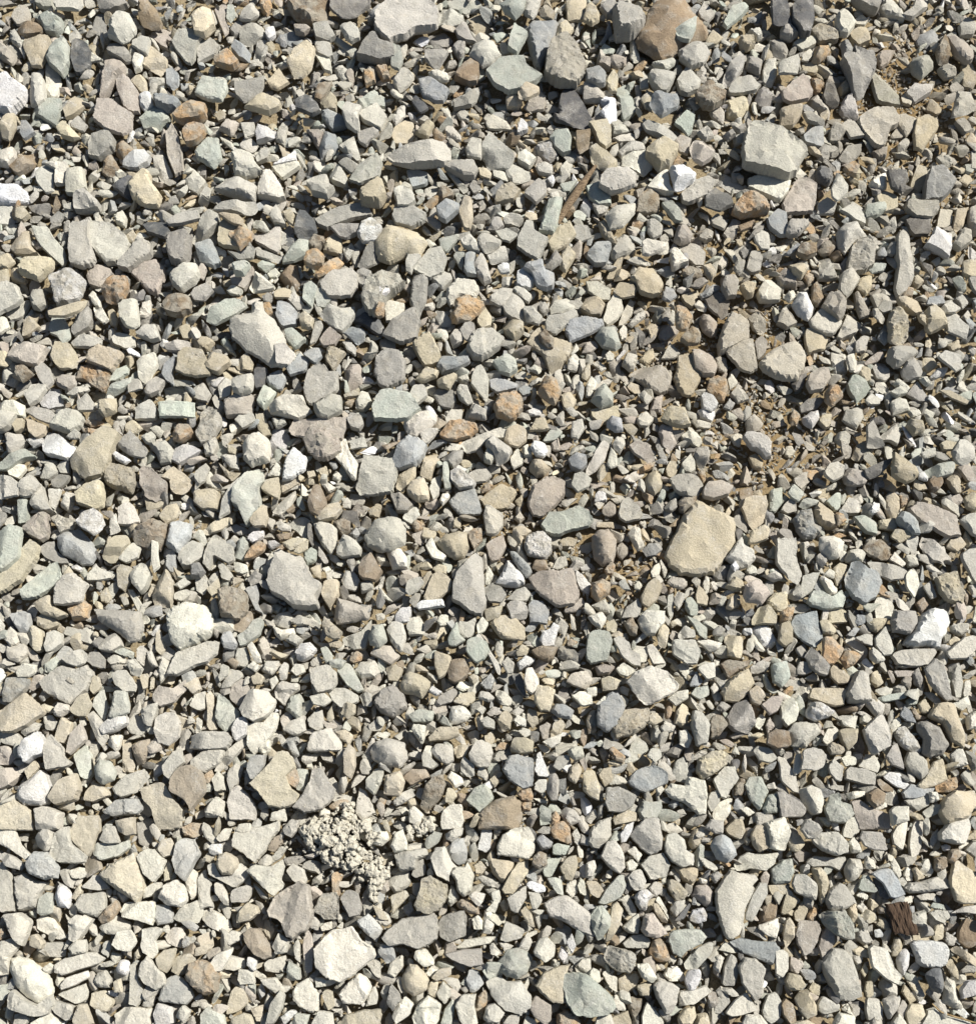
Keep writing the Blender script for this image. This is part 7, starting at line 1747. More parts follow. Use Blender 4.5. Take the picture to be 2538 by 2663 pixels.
G 1657 828 -25 16 -3 -11 19 -24 21 -3 -14 22
g 149 569 -19 2 3 -22 22 -9 8 13 -14 15
G 1674 208 -12 -13 -1 -24 10 -10 12 22 -9 25
g 1923 694 -17 7 -9 -20 15 -17 10 7 -1 23
G 1193 475 -36 -31 -4 -12 26 15 13 29
C 2215 945 -17 -17 5 -25 13 0 5 21 -6 21
T 1172 2069 -15 17 -10 -20 6 -18 17 1 1 20
C 720 1224 -25 15 -1 -23 15 -6 10 15
C 249 781 -19 -10 -5 -26 16 1 14 23 -5 12
G 954 1524 -18 -8 14 -19 17 8 -13 19
G 1767 1560 -16 4 -5 -23 14 -15 12 4 -5 29
C 6 845 -6 -22 10 -20 21 8 -6 26 -20 8
P 1535 902 -11 -12 11 -17 21 -1 0 16 -22 16
T 2363 2587 -19 -7 -13 -29 8 -2 19 14 3 25
G 2504 328 -24 -8 -3 -19 24 8 3 19
G 817 2400 -17 -10 0 -21 16 -5 11 22 -11 12
C 1650 2221 -23 -10 -1 -21 20 1 9 23 -7 6
T 2403 1840 -18 -8 1 -24 17 3 12 16 -10 14
T 559 1530 -21 2 9 -25 14 -4 -2 26
G 739 1746 -14 -1 2 -25 13 -17 7 21 -9 24
D 1665 876 -19 -26 -6 -23 13 -2 11 25 0 25
C 636 2153 2 -12 18 -12 18 9 -3 15 -22 9 -14 -9
S 877 1725 -22 -7 5 -12 26 -7 10 15 -17 9
T 2250 973 -20 -1 -9 -20 13 -12 13 15 2 20
W 667 1395 -24 7 -7 -12 20 -15 20 1 -7 18
W 744 415 -33 13 8 -9 27 -25 27 5 -27 16
T 976 1329 -18 2 3 -19 19 -14 9 19 -13 13
Sr 874 1296 -19 14 2 -24 16 -19 19 -8 -3 19 -17 19
T 2524 364 -20 2 -1 -17 20 -12 15 15 -12 15
G 767 1663 -26 1 -4 -18 23 1 6 17
G 1269 1880 -20 -5 -4 -18 18 -5 18 17 -9 11
T 2295 2403 -19 3 -10 -24 6 -13 22 19 0 14
S 327 1699 -29 -3 -7 -16 22 -3 20 14 -7 8
C 1868 2504 -14 16 -8 -17 8 -22 13 -6 3 27
G 1736 1893 -20 -2 -6 -18 21 -7 15 9 -12 15
g 2301 799 -22 5 -6 -17 16 -11 16 10 -6 16
C 1253 1629 -15 -3 1 -25 18 -8 7 13 -10 21
S 2280 698 -23 3 -6 -13 26 -11 15 8 -12 14
C 305 1717 -26 1 -7 -15 25 -4 20 7 -13 12
O 2113 2373 -15 6 -2 -16 9 -24 14 -10 4 22 -13 22
O 246 1100 -29 -4 -13 -12 25 -4 25 7 -8 12
G 205 1017 -32 9 -10 -7 22 -13 28 -2 -10 14
G 169 1218 -17 0 -7 -14 15 -17 15 16 -7 16
g 616 76 -19 3 0 -19 17 -16 8 13 -5 21
S 2002 1782 -20 -26 -12 -31 9 12 31 17 4 23 -12 7
C 1243 2400 -16 -10 0 -21 14 -5 11 17 -10 17
T 438 2268 -10 -3 1 -30 12 -13 9 19 -10 24
G 773 2470 -10 -10 0 -31 8 -15 8 34 -5 23
C 2299 1798 -25 -4 2 -12 23 -7 13 12 -14 12
C 2224 2066 -26 -1 -4 -9 25 -9 23 4 -15 15
G 582 1750 -14 11 -4 -24 15 -16 13 6 -9 22
G 907 654 -14 -7 7 -21 18 -5 -1 25 -12 9
g 2321 649 -18 9 -9 -16 12 -19 15 9 1 17
Wf 2247 1732 -17 2 0 -25 24 2 16 11 -22 8
W 753 2640 -23 4 -1 -12 15 -14 20 -6 -12 26
B 1808 1772 -16 6 3 -29 19 0 8 11 -13 14
T 1590 1629 -17 -8 4 -19 15 -3 10 19 -12 13
G 745 622 -15 -24 18 -2 12 8 -15 19
B 761 1948 -15 -19 2 -24 18 14 7 25 -9 3
G 725 2223 -17 4 5 -23 21 -17 5 10 -17 23
G 1664 681 -37 -2 -10 -13 22 -2 28 9 -5 9
C 1843 2247 -29 -20 -10 -14 11 -3 25 13 11 18 -10 8
C 2370 1459 -18 -14 12 -17 15 13 -10 16
N 2397 1572 -18 -2 1 -19 20 -2 -4 25
T 2116 2572 -16 -3 -5 -20 17 -9 11 18 -10 13
G 1328 2659 -20 2 -3 -20 24 -20 18 13 -20 23
W 2441 971 -26 12 -5 -13 22 -16 17 3 -10 14
S 601 35 -9 -21 7 -21 13 6 -1 25 -12 14
C 2269 1042 -20 0 -6 -19 21 -5 16 11 -12 11
G 1205 301 -18 -3 -2 -22 17 -3 14 16 -10 10
C 777 1741 -20 4 -9 -15 13 -12 18 7 -4 18
T 276 1553 -16 -5 3 -27 16 6 6 17 -11 11
T 2193 231 -17 -1 5 -25 18 7 -6 18
C 2513 1793 -12 12 -6 -21 10 -26 10 6 -1 28
T 2258 2572 -11 2 -6 -20 10 -20 13 18 -6 21
G 1264 1811 -21 5 -15 -14 7 -12 23 5 7 15
C 737 1369 -20 -11 -7 -16 20 0 20 14 -12 11
T 754 563 -19 -14 3 -19 14 -3 9 24 -8 11
O 926 1710 -17 8 -12 -8 4 -19 18 -8 15 8 -6 16
G 389 1139 -21 -3 6 -22 17 -3 6 14 -10 14
S 1476 487 -21 -8 27 -19 6 11 -10 14
G 116 8 -24 -13 19 -16 22 11 0 14 -19 6
G 694 2239 -24 5 -2 -17 14 -12 14 10 -2 16
g 1919 1077 -21 -6 6 -19 17 0 11 19 -10 8
C 2335 1458 -23 -2 -7 -24 20 9 9 17
C 1915 1143 -17 -7 -1 -17 15 -12 10 20 -6 15
C 2407 2331 -25 -1 -3 -11 26 -6 18 10 -14 10
T 2390 2437 -19 -9 -13 -15 30 2 19 13 -19 7
S 688 693 -18 -3 -1 -14 31 -3 4 16 -15 5
G 279 2464 -14 13 -8 -14 8 -20 13 -4 3 26
P 2289 400 -23 -5 17 -18 14 12 -10 12
T 296 829 -14 -17 2 -23 13 2 7 21 -9 15
G 911 904 -21 -14 -2 -19 17 3 14 22 -8 8
T 1904 1568 -17 12 -6 -15 13 -23 13 7 -1 18
C 2327 1883 -5 -13 12 -16 17 3 -10 25 -15 3
G 1836 616 -22 4 -3 -18 18 -7 13 9 -3 14
C 1823 1103 -28 -10 -7 -10 26 -2 23 12 -12 9
P 2350 1751 -28 -6 0 -8 27 -6 16 10 -17 10
G 2331 353 -19 4 2 -23 24 -1 8 10 -14 10
T 671 1766 -17 -5 -1 -18 18 -5 10 14 -11 14
W 1560 1292 -14 -4 -4 -12 13 -12 18 12 -14 18
T 1262 451 -19 -12 3 -15 17 -1 11 17 -13 9
C 2360 2274 -13 2 -5 -19 11 -19 11 18 -5 18
G 2534 416 -11 -23 10 -29 10 28 -11 23
S 595 901 -22 -11 -6 -27 21 22 5 17
B 786 1637 -18 -6 4 -14 25 -6 4 16 -13 11
T 598 1230 -30 -29 2 -2 29 -2 7 20 -9 9
P 526 706 -13 -5 4 -27 14 -5 4 22 -7 17
g 1235 487 -16 0 3 -27 17 6 -2 19
T 1144 1481 -20 -3 -3 -14 18 -9 16 13 -9 13
g 1720 1179 -17 -21 -6 -26 15 12 13 25 -6 12
G 1287 1851 -22 3 -6 -14 21 -8 16 8 -11 13
T 1700 861 -16 -8 3 -19 14 -8 8 13 -8 21
C 2457 422 -24 -10 6 -16 17 6 1 19
B 1873 1237 -24 -11 -8 -14 25 2 19 13 -13 8
T 1358 1694 -17 2 -1 -19 18 -8 10 13 -12 13
C 1879 684 -19 6 -3 -21 13 -10 13 6 -3 17
T 2384 730 -13 -7 3 -18 20 -2 3 20 -13 9
G 2413 1178 -23 2 -4 -9 18 -15 18 7 -9 15
O 988 807 -14 8 -3 -22 13 -17 10 13 -3 18
g 809 1390 -9 -32 2 -26 10 23 2 31 -9 6
G 394 1715 -12 -19 1 -24 18 19 1 19 -9 3
T 1526 969 -2 -24 9 -19 9 8 -2 24 -16 11
O 2102 723 -15 0 4 -28 15 5 -2 21
W 1463 2483 -14 4 -3 -25 16 -1 3 23
C 2260 2246 -13 3 -8 -21 14 -8 16 14 -8 14
Df 1775 2376 -24 19 -2 -8 17 -29 20 -19 4 14 -13 19
C 1269 1501 -9 -7 2 -29 15 -7 2 23 -7 20
W 1486 2455 -15 -5 1 -27 12 5 1 27
W 313 1191 -21 -9 -10 -17 28 5 12 16 -10 5
S 172 2135 -15 0 1 -13 23 -10 12 11 -20 14
C 610 756 -21 -1 -10 -17 23 -1 17 10 -10 10
O 2213 442 -21 -3 1 -17 17 -3 12 16 -10 10
C 1974 1878 -14 -3 5 -22 16 -8 5 19 -11 13
G 2468 2445 -13 -1 -10 -23 17 -6 12 15 -5 13
P 786 76 -21 -11 12 -8 23 0 6 13 -18 8
C 2099 145 -15 -1 7 -20 20 -4 1 15 -15 12
G 2134 1456 -12 -11 4 -22 15 5 4 22 -12 5
T 785 1425 -22 9 -6 -7 18 -23 15 4 -6 15
C 1300 456 -19 -12 14 -9 22 18 -16 4
T 180 1495 -18 4 -1 -23 15 -1 4 21
B 926 1389 -20 2 -1 -20 15 -9 10 13 -6 13
C 713 1446 -21 21 -10 -6 12 -20 22 -17 6 -1 -10 26
T 1248 2258 -15 -9 1 -20 17 -1 6 16 -10 13
T 2511 468 -21 3 1 -21 17 3 1 17
g 1743 1316 -19 5 -2 -12 14 -20 17 5 3 15 -13 10
T 12 720 -12 -14 10 -19 12 13 -12 19
C 1902 992 -12 -4 1 -23 17 4 -4 23
C 1897 2580 -26 -11 6 -11 28 10 6 13 -16 0
C 2344 1003 -22 -4 -11 -20 22 7 11 17
C 1312 129 -14 -13 2 -15 21 12 -9 17
T 990 2376 -22 -24 5 -8 22 19 -5 14
C 1513 2307 -12 -4 -4 -25 7 -15 12 23 -4 18
O 1680 1217 -26 11 -4 -10 23 -16 17 1 -10 14
O 2065 1089 -13 -1 -3 -23 14 -7 8 15 -8 18
T 2480 1671 -17 -2 0 -18 16 -7 0 25
W 95 1148 -25 -3 -3 -9 19 -9 16 7 -8 15
W 656 2508 -13 1 -10 -21 14 -12 9 17 -2 15
G 2345 382 -14 -3 5 -19 18 -6 5 16 -12 13
G 728 1098 -22 -10 13 -10 18 3 -9 17
W 704 89 -12 -13 10 -19 15 6 -1 17 -12 8
G 2335 1020 -23 0 4 -16 23 3 -2 14
C 1642 2251 -15 -7 1 -18 17 -2 7 14 -10 14
C 1954 1484 -18 -1 -2 -17 14 -6 14 10 -8 15
T 377 1772 -14 -16 10 -21 8 17 -3 22
C 1152 1613 -17 2 -6 -14 13 -14 16 8 -6 16
G 1256 2012 -15 4 -13 -12 4 -18 15 4 9 20
C 1204 1784 -20 5 -9 -12 12 -12 18 5 2 15
G 823 1722 -17 -1 5 -20 15 -4 10 12 -12 12
T 307 2565 -12 -13 7 -21 13 15 -9 17
g 1818 736 -10 -8 9 -13 23 -3 -2 14 -23 8
O 1088 1369 -18 -5 -2 -16 17 -5 9 11 -7 17
B 2234 1614 -14 7 -9 -15 13 -15 15 7 -4 15
C 1179 1166 -25 3 -1 -13 27 -8 10 8 -11 8
G 2283 819 -15 -15 -4 -18 18 6 12 23 -9 6
W 1359 335 -15 12 -5 -26 14 -5 12 6 -7 14
S 1578 130 -16 -5 -8 -16 22 0 14 11 -13 11
B 1365 1016 -19 -1 -2 -17 14 -6 14 10 -5 15
C 1372 1174 -15 -11 1 -19 12 0 12 17 -9 14
G 1678 1033 -19 -7 -5 -18 19 4 3 20
g 1879 1839 -19 4 -3 -18 21 -2 2 15
O 1443 2130 -10 -6 1 -22 14 -6 6 19 -10 16
g 915 1465 -14 -4 -6 -20 7 -14 10 13 2 26
T 2391 1264 -17 2 -14 -19 13 -3 21 8 -4 13
C 1151 869 -16 -11 6 -16 17 5 6 19 -10 5
W 1390 1073 -25 -2 0 -12 21 -4 16 9 -11 9
g 1968 601 -24 19 0 -14 22 -22 16 -3 -16 19
G 2500 783 -18 -6 1 -17 17 5 1 21
T 823 1488 -17 -10 10 -19 13 17 -6 11
T 1573 1366 -22 -8 21 -8 24 9 -22 6
g 1868 1642 -14 -5 3 -16 19 -5 8 14 -14 11
O 2185 1348 -14 -17 7 -11 16 5 -9 21
G 476 1518 -24 3 6 -16 22 -2 -5 14
O 1369 2096 -17 -4 -1 -15 15 -10 10 15 -9 12
G 1499 2178 -12 -10 -1 -26 13 1 4 22 -6 12
T 1997 140 -13 -13 9 -18 12 14 -7 17
N 1941 586 -22 1 5 -10 22 -15 11 7 -16 17
T 617 963 -28 -2 -12 -18 -1 -2 32 9 10 14
C 1285 2471 -12 -11 -4 -21 18 6 7 16 -9 11
C 2237 56 -17 -5 2 -15 20 -2 10 12 -12 9
C 1835 1522 -10 -1 -2 -23 9 -17 9 15 -2 26
Wf 2365 1139 -21 -35 1 -13 17 24 12 27 -10 -3
C 1539 1800 -15 -11 12 -14 12 10 -10 16
C 2051 1176 -13 9 -10 -13 6 -15 17 1 1 17
g 2446 1189 -18 -15 6 -9 23 7 6 12 -15 4
T 203 2321 -16 15 -3 -12 8 -23 14 -1 -3 20
C 1354 1876 -18 -1 -8 -17 14 -6 14 15 -2 10
C 1967 89 -23 -8 9 -16 15 8 1 14
W 1311 698 -19 -3 -3 -13 14 -8 14 11 -8 14
S 1719 1293 -16 17 0 -21 11 -16 11 0 -5 22
T 342 617 -14 -3 5 -19 15 -3 5 16 -12 11
O 697 803 -10 -15 6 -18 14 12 1 20 -10 1
P 2358 1771 -17 1 -3 -15 13 -10 8 23
C 2055 771 -20 0 7 -19 16 0 -3 17
G 1862 2279 -18 -3 3 -14 19 -3 -2 19
W 2273 1324 -16 7 -5 -17 12 -14 12 7 -5 15
T 916 1026 -21 0 20 -16 17 5 -18 11
T 873 1675 -18 -3 3 -16 20 0 9 11 -13 8
G 195 1132 -22 4 0 -17 16 -6 11 10 -5 10
G 800 1976 19 -9 11 8 -5 13 -16 2 -10 -14
T 2385 2272 -14 -12 -3 -17 19 10 -3 20
T 1426 1771 -17 -4 -4 -15 18 -4 12 12 -9 9
C 2337 2663 -20 -2 -4 -29 13 -8 23 14 -15 25
C 853 1265 -20 -9 -4 -12 23 4 2 18
O 1586 1481 -16 2 3 -20 14 -9 8 13 -8 13
T 1380 566 -17 -1 -12 -11 15 -9 18 8 -1 13
g 2535 740 -18 -17 9 -28 15 31 -7 15
O 2388 1860 -20 -12 -11 -20 2 -1 21 4 16 15 -6 12
C 1621 865 -13 -2 0 -21 9 -12 9 15 -5 20
g 2171 2048 -27 -5 -6 -8 21 -5 21 11 -11 6
G 1876 1561 -14 -2 0 -18 14 -8 8 14 -8 14
C 2248 1871 -12 -7 -1 -15 18 -1 9 15 -12 10
S 2148 2137 -21 -12 17 -12 7 15 -4 9
S 1300 93 -21 -4 8 -9 22 -4 -8 18
G 839 1446 -11 -28 5 -6 16 15 5 21 -11 -1
C 1365 1904 -19 -2 -8 -13 14 -7 14 9 -2 15
C 1123 2525 -18 6 1 -16 20 -5 -4 17
C 301 2489 -11 4 -9 -15 19 -7 2 20
C 2428 2072 -13 -13 8 -13 14 9 -8 17
P 2000 1887 -10 -1 1 -25 14 4 -5 21
C 1571 1826 -23 6 2 -18 15 3 7 11
C 2354 263 -15 -6 -4 -17 17 0 12 13 -10 8
B 1896 1054 -17 7 2 -20 15 -4 2 15
O 2362 759 -18 12 -7 -9 15 -15 9 12
C 1720 2355 -17 -14 -6 -25 15 13 10 24
T 2481 901 -18 -5 9 -16 15 6 -7 14
O 1304 1943 -17 3 -1 -14 21 -8 10 8 -12 11
C 1822 798 -19 -5 -6 -16 16 0 13 14 -6 8
T 1602 1984 -27 0 -2 -11 25 0 3 10
T 576 303 -17 0 -3 -16 13 -8 11 8 -6 14
C 1315 2459 -20 -9 -1 -9 21 1 -1 18
G 1411 803 -10 -10 6 -15 17 3 0 17 -10 3
S 783 1310 -12 -11 1 -22 12 11 7 19 -10 5
S 1269 2531 -15 -6 -4 -16 18 5 2 19
T 605 1172 -16 -19 14 -3 11 13 -10 8
C 848 2409 -15 3 -4 -8 15 -14 15 8 -10 13
T 543 2232 -19 6 -3 -15 19 -5 3 12
S 2436 2357 -19 0 -11 -10 16 -5 22 11 -11 6
C 248 149 -12 -16 4 -5 23 8 -12 13
W 709 1416 -14 -9 5 -12 21 -1 -1 13 -11 7
T 1189 1359 -11 -6 0 -17 11 -6 8 16 -11 13
C 1901 665 -20 -18 2 -16 16 9 8 20 -3 3
S 2371 1824 -16 -3 0 -11 16 -8 11 8 -11 13
C 1157 1295 -14 4 -6 -12 11 -12 13 -2 -6 20
N 739 1396 -22 -5 18 -10 13 6 -9 11
g 1927 336 -18 0 9 -16 14 0 -2 16
g 2130 1256 -19 -6 -8 -14 19 0 14 13 -8 5
g 1897 351 -18 1 6 -15 17 1 -5 15
g 696 775 -15 -4 2 -15 15 -4 10 13 -9 10
C 662 1734 -19 0 -2 -16 17 0 3 14
C 1746 828 -11 8 0 -22 8 -19 8 16 -5 16
C 1943 2109 -21 -6 -2 -12 20 4 3 15
C 1379 2659 -22 13 -11 -20 11 -9 22 18
C 713 713 -18 -1 4 -15 17 -1 6 10 -10 10
O 1265 1270 -16 2 0 -14 19 -9 6 7 -11 13
W 1131 1798 -18 1 -7 -15 20 1 4 12
C 1559 952 -21 -7 -3 -13 19 6 3 14
Wf 349 919 -19 -7 -8 -15 25 7 17 12 -13 1
C 2408 991 -21 -8 1 -14 17 8 1 13
C 518 1886 -5 -22 9 -11 6 16 -10 16
C 1162 296 -19 -17 6 -12 16 24 -5 5
C 591 372 -21 -20 17 2 17 21 -13 -4
O 235 1122 -18 -10 17 -7 14 12 -13 4
T 842 1228 -14 -5 7 -16 13 6 -4 17
O 2347 1304 -14 -21 11 -5 8 11 -6 17
C 1000 1547 -15 -26 6 1 22 17 1 12 -15 -4
C 2202 2627 -15 -4 1 -20 18 17 -4 7
G 2270 2669 -23 -8 20 -25 25 13 -23 19
T 1607 1651 -23 2 -2 -11 14 -3 9 13
Wk 484 2450 -10 0 -2 -17 12 -11 9 10 -7 16
C 713 1772 -13 -5 6 -16 12 0 -5 22
C 2228 2496 -14 -14 13 -9 13 8 -3 13 -8 2
C 902 1310 -12 0 1 -17 12 -6 9 13 -9 11
C 1207 986 -18 -3 9 -14 15 7 -7 10
T 1352 1307 -14 -3 5 -19 11 3 0 19
G 1346 1851 -19 3 0 -14 17 -3 0 13
C 2158 1493 -17 1 -3 -15 13 -5 10 12 -3 9
B 1092 2062 -11 8 -6 -13 11 -13 5 19
T 620 1510 -15 -11 13 -5 15 0 -15 16
C 1585 927 -12 -4 -1 -15 12 -4 9 12 -7 12
C 1443 509 -15 -5 6 -13 14 5 -5 14
B 2218 1644 -20 9 2 -13 18 -10 2 12
T 2090 2670 -44 -4 5 -20 43 2 -6 23
N 2293 2366 -14 -3 -3 -14 13 -3 10 10 -8 10
O 1827 1239 -16 -11 6 -16 8 11 0 17
C 871 1454 -16 -14 5 -9 16 7 5 13 -11 2
W 2171 2149 -14 -8 5 -19 11 13 0 13
D 1905 1486 -15 2 -5 -11 14 -8 14 8 -7 8
C 1820 1841 -17 -4 2 -15 13 2 2 15
W 2398 1239 -13 -5 0 -13 14 0 11 14 -11 6
C 1351 1347 -15 1 1 -16 14 1 1 14
T 2532 2174 -20 5 2 -17 18 -6 12 10 -15 10
T 357 2482 -10 0 6 -22 11 5 -5 16
T 1300 1475 -13 -3 3 -14 14 -3 -2 19
G 1250 1844 -17 -1 -1 -12 15 -1 4 15
C 1724 1476 -10 -15 -5 -20 11 7 3 29
C 2241 2360 -16 -3 0 -13 16 3 0 14
G 321 1105 -12 -7 4 -17 9 4 -1 21
C 2378 1077 -18 -6 9 -11 15 5 -7 11
O 993 2087 -14 5 -3 -14 13 -6 2 16
C 1393 960 -20 1 -3 -13 16 1 8 12
C 2360 2341 -16 -5 11 -13 11 6 -5 11
C 2243 2329 -18 1 -7 -12 14 -1 9 12
O 1764 422 -18 9 -2 -16 15 0 4 9
C 1855 1524 -11 -8 -1 -14 16 2 5 13 -9 5
C 999 1912 -20 1 2 -10 18 -4 2 12
C 1858 1791 -12 -2 -1 -16 15 3 -4 14
O 2051 1793 -16 4 1 -10 11 -10 11 1 -10 17
D 1934 657 -15 -5 2 -13 12 1 -1 17
T 2247 2524 -11 1 0 -20 10 1 0 18
O 1486 1673 -12 -4 -2 -12 17 -4 7 10 -10 7
T 2375 2570 -17 -18 2 -12 18 26 -4 4
C 876 1239 -11 -5 3 -13 14 -2 6 11 -11 8
T 1231 1765 -15 -4 2 -14 12 2 2 15
O 910 1049 -15 -2 4 -12 15 -7 4 9 -9 9
T 1286 2031 -13 -4 1 -15 12 1 1 18
C 2093 1417 -17 -4 7 -10 13 1 -3 15
O 5 2429 -13 -7 6 -17 14 7 -5 15
Wr 200 1477 -16 -5 0 -10 17 1 9 11 -10 3
C 1658 1524 -9 -3 1 -14 12 -3 7 13 -9 8
C 1716 2055 -13 -1 3 -15 11 -1 -2 15
G 178 538 -13 -5 12 -10 12 9 -10 6
T 397 1775 -4 -14 6 -19 4 14 -7 19
T 810 1234 -12 -6 7 -11 12 5 -7 11
T 5 1791 -5 -13 6 -19 6 14 -5 19
W 1911 1474 -13 -2 0 -15 11 4 0 12
T 2398 830 -13 -10 6 -10 11 14 -5 6
W 1435 469 -13 -3 3 -14 9 2 1 16
C 1636 1247 -15 -2 -4 -13 18 9 2 9
G 1884 711 -11 -5 3 -13 14 1 3 9 -8 6
W 2459 2204 -1 -9 12 -4 10 7 -7 10 -12 -4
W 1614 924 -14 7 10 -17 13 -6 -9 15
Ck 185 1773 -12 -3 -1 -12 13 2 -1 13
C 1406 2082 -22 -6 0 -6 22 4 0 7
C 1369 2561 -9 2 4 -19 7 -3 -1 19
G 2180 2279 -15 3 2 -14 12 3 2 8
T 1706 2517 -11 -2 2 -11 13 3 -3 11
G 1988 1465 -6 -4 7 -14 7 13 -9 7
g 2262 2418 -10 -6 6 -15 6 15 -5 4
C 1829 2291 -13 -9 9 -4 9 7 -7 7
C 851 1481 -13 -3 4 -9 12 2 -2 10
T 1748 1623 -10 -2 1 -10 12 0 -2 11
C 2528 1699 -11 -13 6 -3 8 8 -5 8
T 1887 649 -14 -19 8 3 11 14 -6 3
C 1835 1774 -5 -7 9 -13 3 9 -8 9
C 1948 989 -23 -12 -2 -1 20 2 4 10
C 870 2624 -21 -7 -10 -1 23 -1 6 10"""

bulkV, bulkF, bulkC = [], [], []; nv = 0
def bulk(V, F, c):
    global nv
    bulkV.append(V); bulkF.append(F+nv); bulkC.append(np.repeat(c[None], len(V), 0)); nv += len(V)

# large stones: one object each
for i, ln in enumerate(HERO.strip().split('\n')):
    d, label = ln.split(';', 1)
    k, fl, q = parse(d)
    V, F, c, zc, col = make_stone(k, fl, q, 100+i, True)
    o = mesh_object('quartz_stone' if k == 'W' else 'stone', V*U, F, STONE, np.repeat(col[None], len(V), 0))
    o.location = (c[0]*U, c[1]*U, zc*U)
    o['label'] = label; o['category'] = 'stone'; o['group'] = 'stones lying loose in the gravel'
# smaller traced stones
for i, ln in enumerate(REST.strip().split('\n')):
    k, fl, q = parse(ln)
    V, F, c, zc, col = make_stone(k, fl, q, 5000+i, False)
    bulk(V+np.array([c[0], c[1], zc]), F, col)

# ------------------------------------------------------------------ small stones between and around
def ico(sub):
    import bmesh
    bm = bmesh.new(); bmesh.ops.create_icosphere(bm, subdivisions=sub, radius=1)
    v = np.array([x.co[:] for x in bm.verts]); f = np.array([[y.index for y in x.verts] for x in bm.faces], np.int32); bm.free()
    return v, f
def chip(sub, seed):                               # a broken stone: a ball cut flat by planes
    r = np.random.default_rng(seed); v, f = ico(sub); v = v.copy()
    for i in range(r.integers(7, 12)):
        n = r.normal(size=3); n /= np.linalg.norm(n)
        e = v @ n - r.uniform(.30, .66); v -= np.outer(np.maximum(e, 0), n)
    v *= np.array([1.15, r.uniform(.4, .9), r.uniform(.22, .52)])
    v += .05*np.column_stack([vnoise(v*2.3+seed+k*9) for k in range(3)])
    return v, f
SMALL = [chip(2, s) for s in range(24)]; MID = [chip(3, 100+s) for s in range(30)]
KINDS = np.array(list('GgBDSTOWPNC')); KP = np.array([.40, .13, .08, .03, .10, .07, .012, .02, .08, .02, .06]); KP /= KP.sum()
def scatter(x, y, z, size, lib, sandy=0.0):
    r = rng; v, f = lib[r.integers(len(lib))]
    a = r.uniform(0, 2*math.pi); t = r.normal(0, .45, 2)
    ca, sa = math.cos(a), math.sin(a)
    M = np.array([[ca, -sa, 0], [sa, ca, 0], [0, 0, 1]])
    T = np.array([[1, 0, t[0]], [0, 1, t[1]], [-t[0], -t[1], 1]])
    k = r.choice(KINDS, p=KP); col = PAL[k]*np.exp(r.normal(0, .14))*np.exp(r.normal(0, .008, 3))
    col = sand_and_glare(np.clip(col*(1-sandy)+sandy*lin((160, 148, 122)), .02, .8), x, y)
    bulk((v @ M.T @ T.T)*size*.5 + np.array([x, y, z]), f, np.append(col, .7 if k == 'O' else .2))

hx = lambda v: (min(v), max(v))
cx = [float(ground(a, b)[0]) for a in (0, 2538) for b in (0, 2663)]; cy = [float(ground(1269, b)[1]) for b in (0, 2663)]
def in_frame(x, y, m=0):                           # the trapezium of ground the photograph shows
    f = (y-cy[1])/(cy[0]-cy[1]); half = abs(cx[1])*(1-f) + abs(cx[0])*f
    return (abs(x) < half+m) and (cy[1]-m < y < cy[0]+m)
# stones beyond the edges of the view
M = 620
pts = []
for i in range(5200):
    x, y = rng.uniform(-1500-M, 1500+M), rng.uniform(cy[1]-M, cy[0]+M)
    if in_frame(x, y, -8): continue
    s = float(np.clip(rng.lognormal(math.log(46), .38), 22, 130))
    a = np.linspace(0, 2*math.pi, 10)[:9]
    xx = np.concatenate([[x], x+.42*s*np.cos(a)]); yy = np.concatenate([[y], y+.42*s*np.sin(a)])
    g = G.at(xx, yy)
    if (g > -500).mean() > .35: continue
    lv = lv_at(x, y)
    scatter(x, y, lv + rng.normal(0, .16)*s, s, MID if s > 34 else SMALL)
    ax = np.arange(-s*.42, s*.43, 3.0); gx, gy = np.meshgrid(ax, ax); k = gx**2+gy**2 < (s*.42)**2
    G.lay(gx[k]+x, gy[k]+y, np.full(k.sum(), lv+s*.2))
# unseen stone added beyond the far edge to cast a shadow into the view
v, f = MID[3]; x, y = [float(a) for a in ground(2125, -75)]
bulk(v*np.array([125, 110, 150]) + np.array([x, y, 60]), f, np.append(PAL['g'], .2))
# gaps: smaller and smaller chips, lying lower
def fill(count, lo, hi, cover, depth, sub):
    xs = rng.uniform(-1500-M*.5, 1500+M*.5, count); ys = rng.uniform(cy[1]-M*.5, cy[0]+M*.5, count)
    n = 0
    for x, y in zip(xs, ys):
        if not in_frame(x, y, M*.45): continue
        s = rng.uniform(lo, hi)
        if G.at(x, y) > -500: continue
        a = np.linspace(0, 2*math.pi, 9)[:8]
        if (G.at(x+cover*s*np.cos(a), y+cover*s*np.sin(a)) > -500).mean() > .6: continue
        fi = fi_at(x, y); lv = lv_at(x, y)
        if lo >= 19 and rng.random() < fi*1.15: continue
        if hi <= 10 and fi < .16: continue
        scatter(x, y, lv - depth*s - 5 + rng.normal(0, .16)*s, s, sub, .08)
        ax = np.arange(-s*.40, s*.41, 3.0); gx, gy = np.meshgrid(ax, ax); k = gx**2+gy**2 < (s*.40)**2
        G.lay(gx[k]+x, gy[k]+y, np.full(k.sum(), lv-depth*s+.2*s)); n += 1
    return n
c0 = fill(60000, 36, 58, .22, .10, MID)
c1 = fill(90000, 20, 36, .24, .06, SMALL)
c2 = fill(120000, 10, 20, .28, .12, SMALL)
c3 = fill(140000, 6, 10, .30, .2, SMALL)
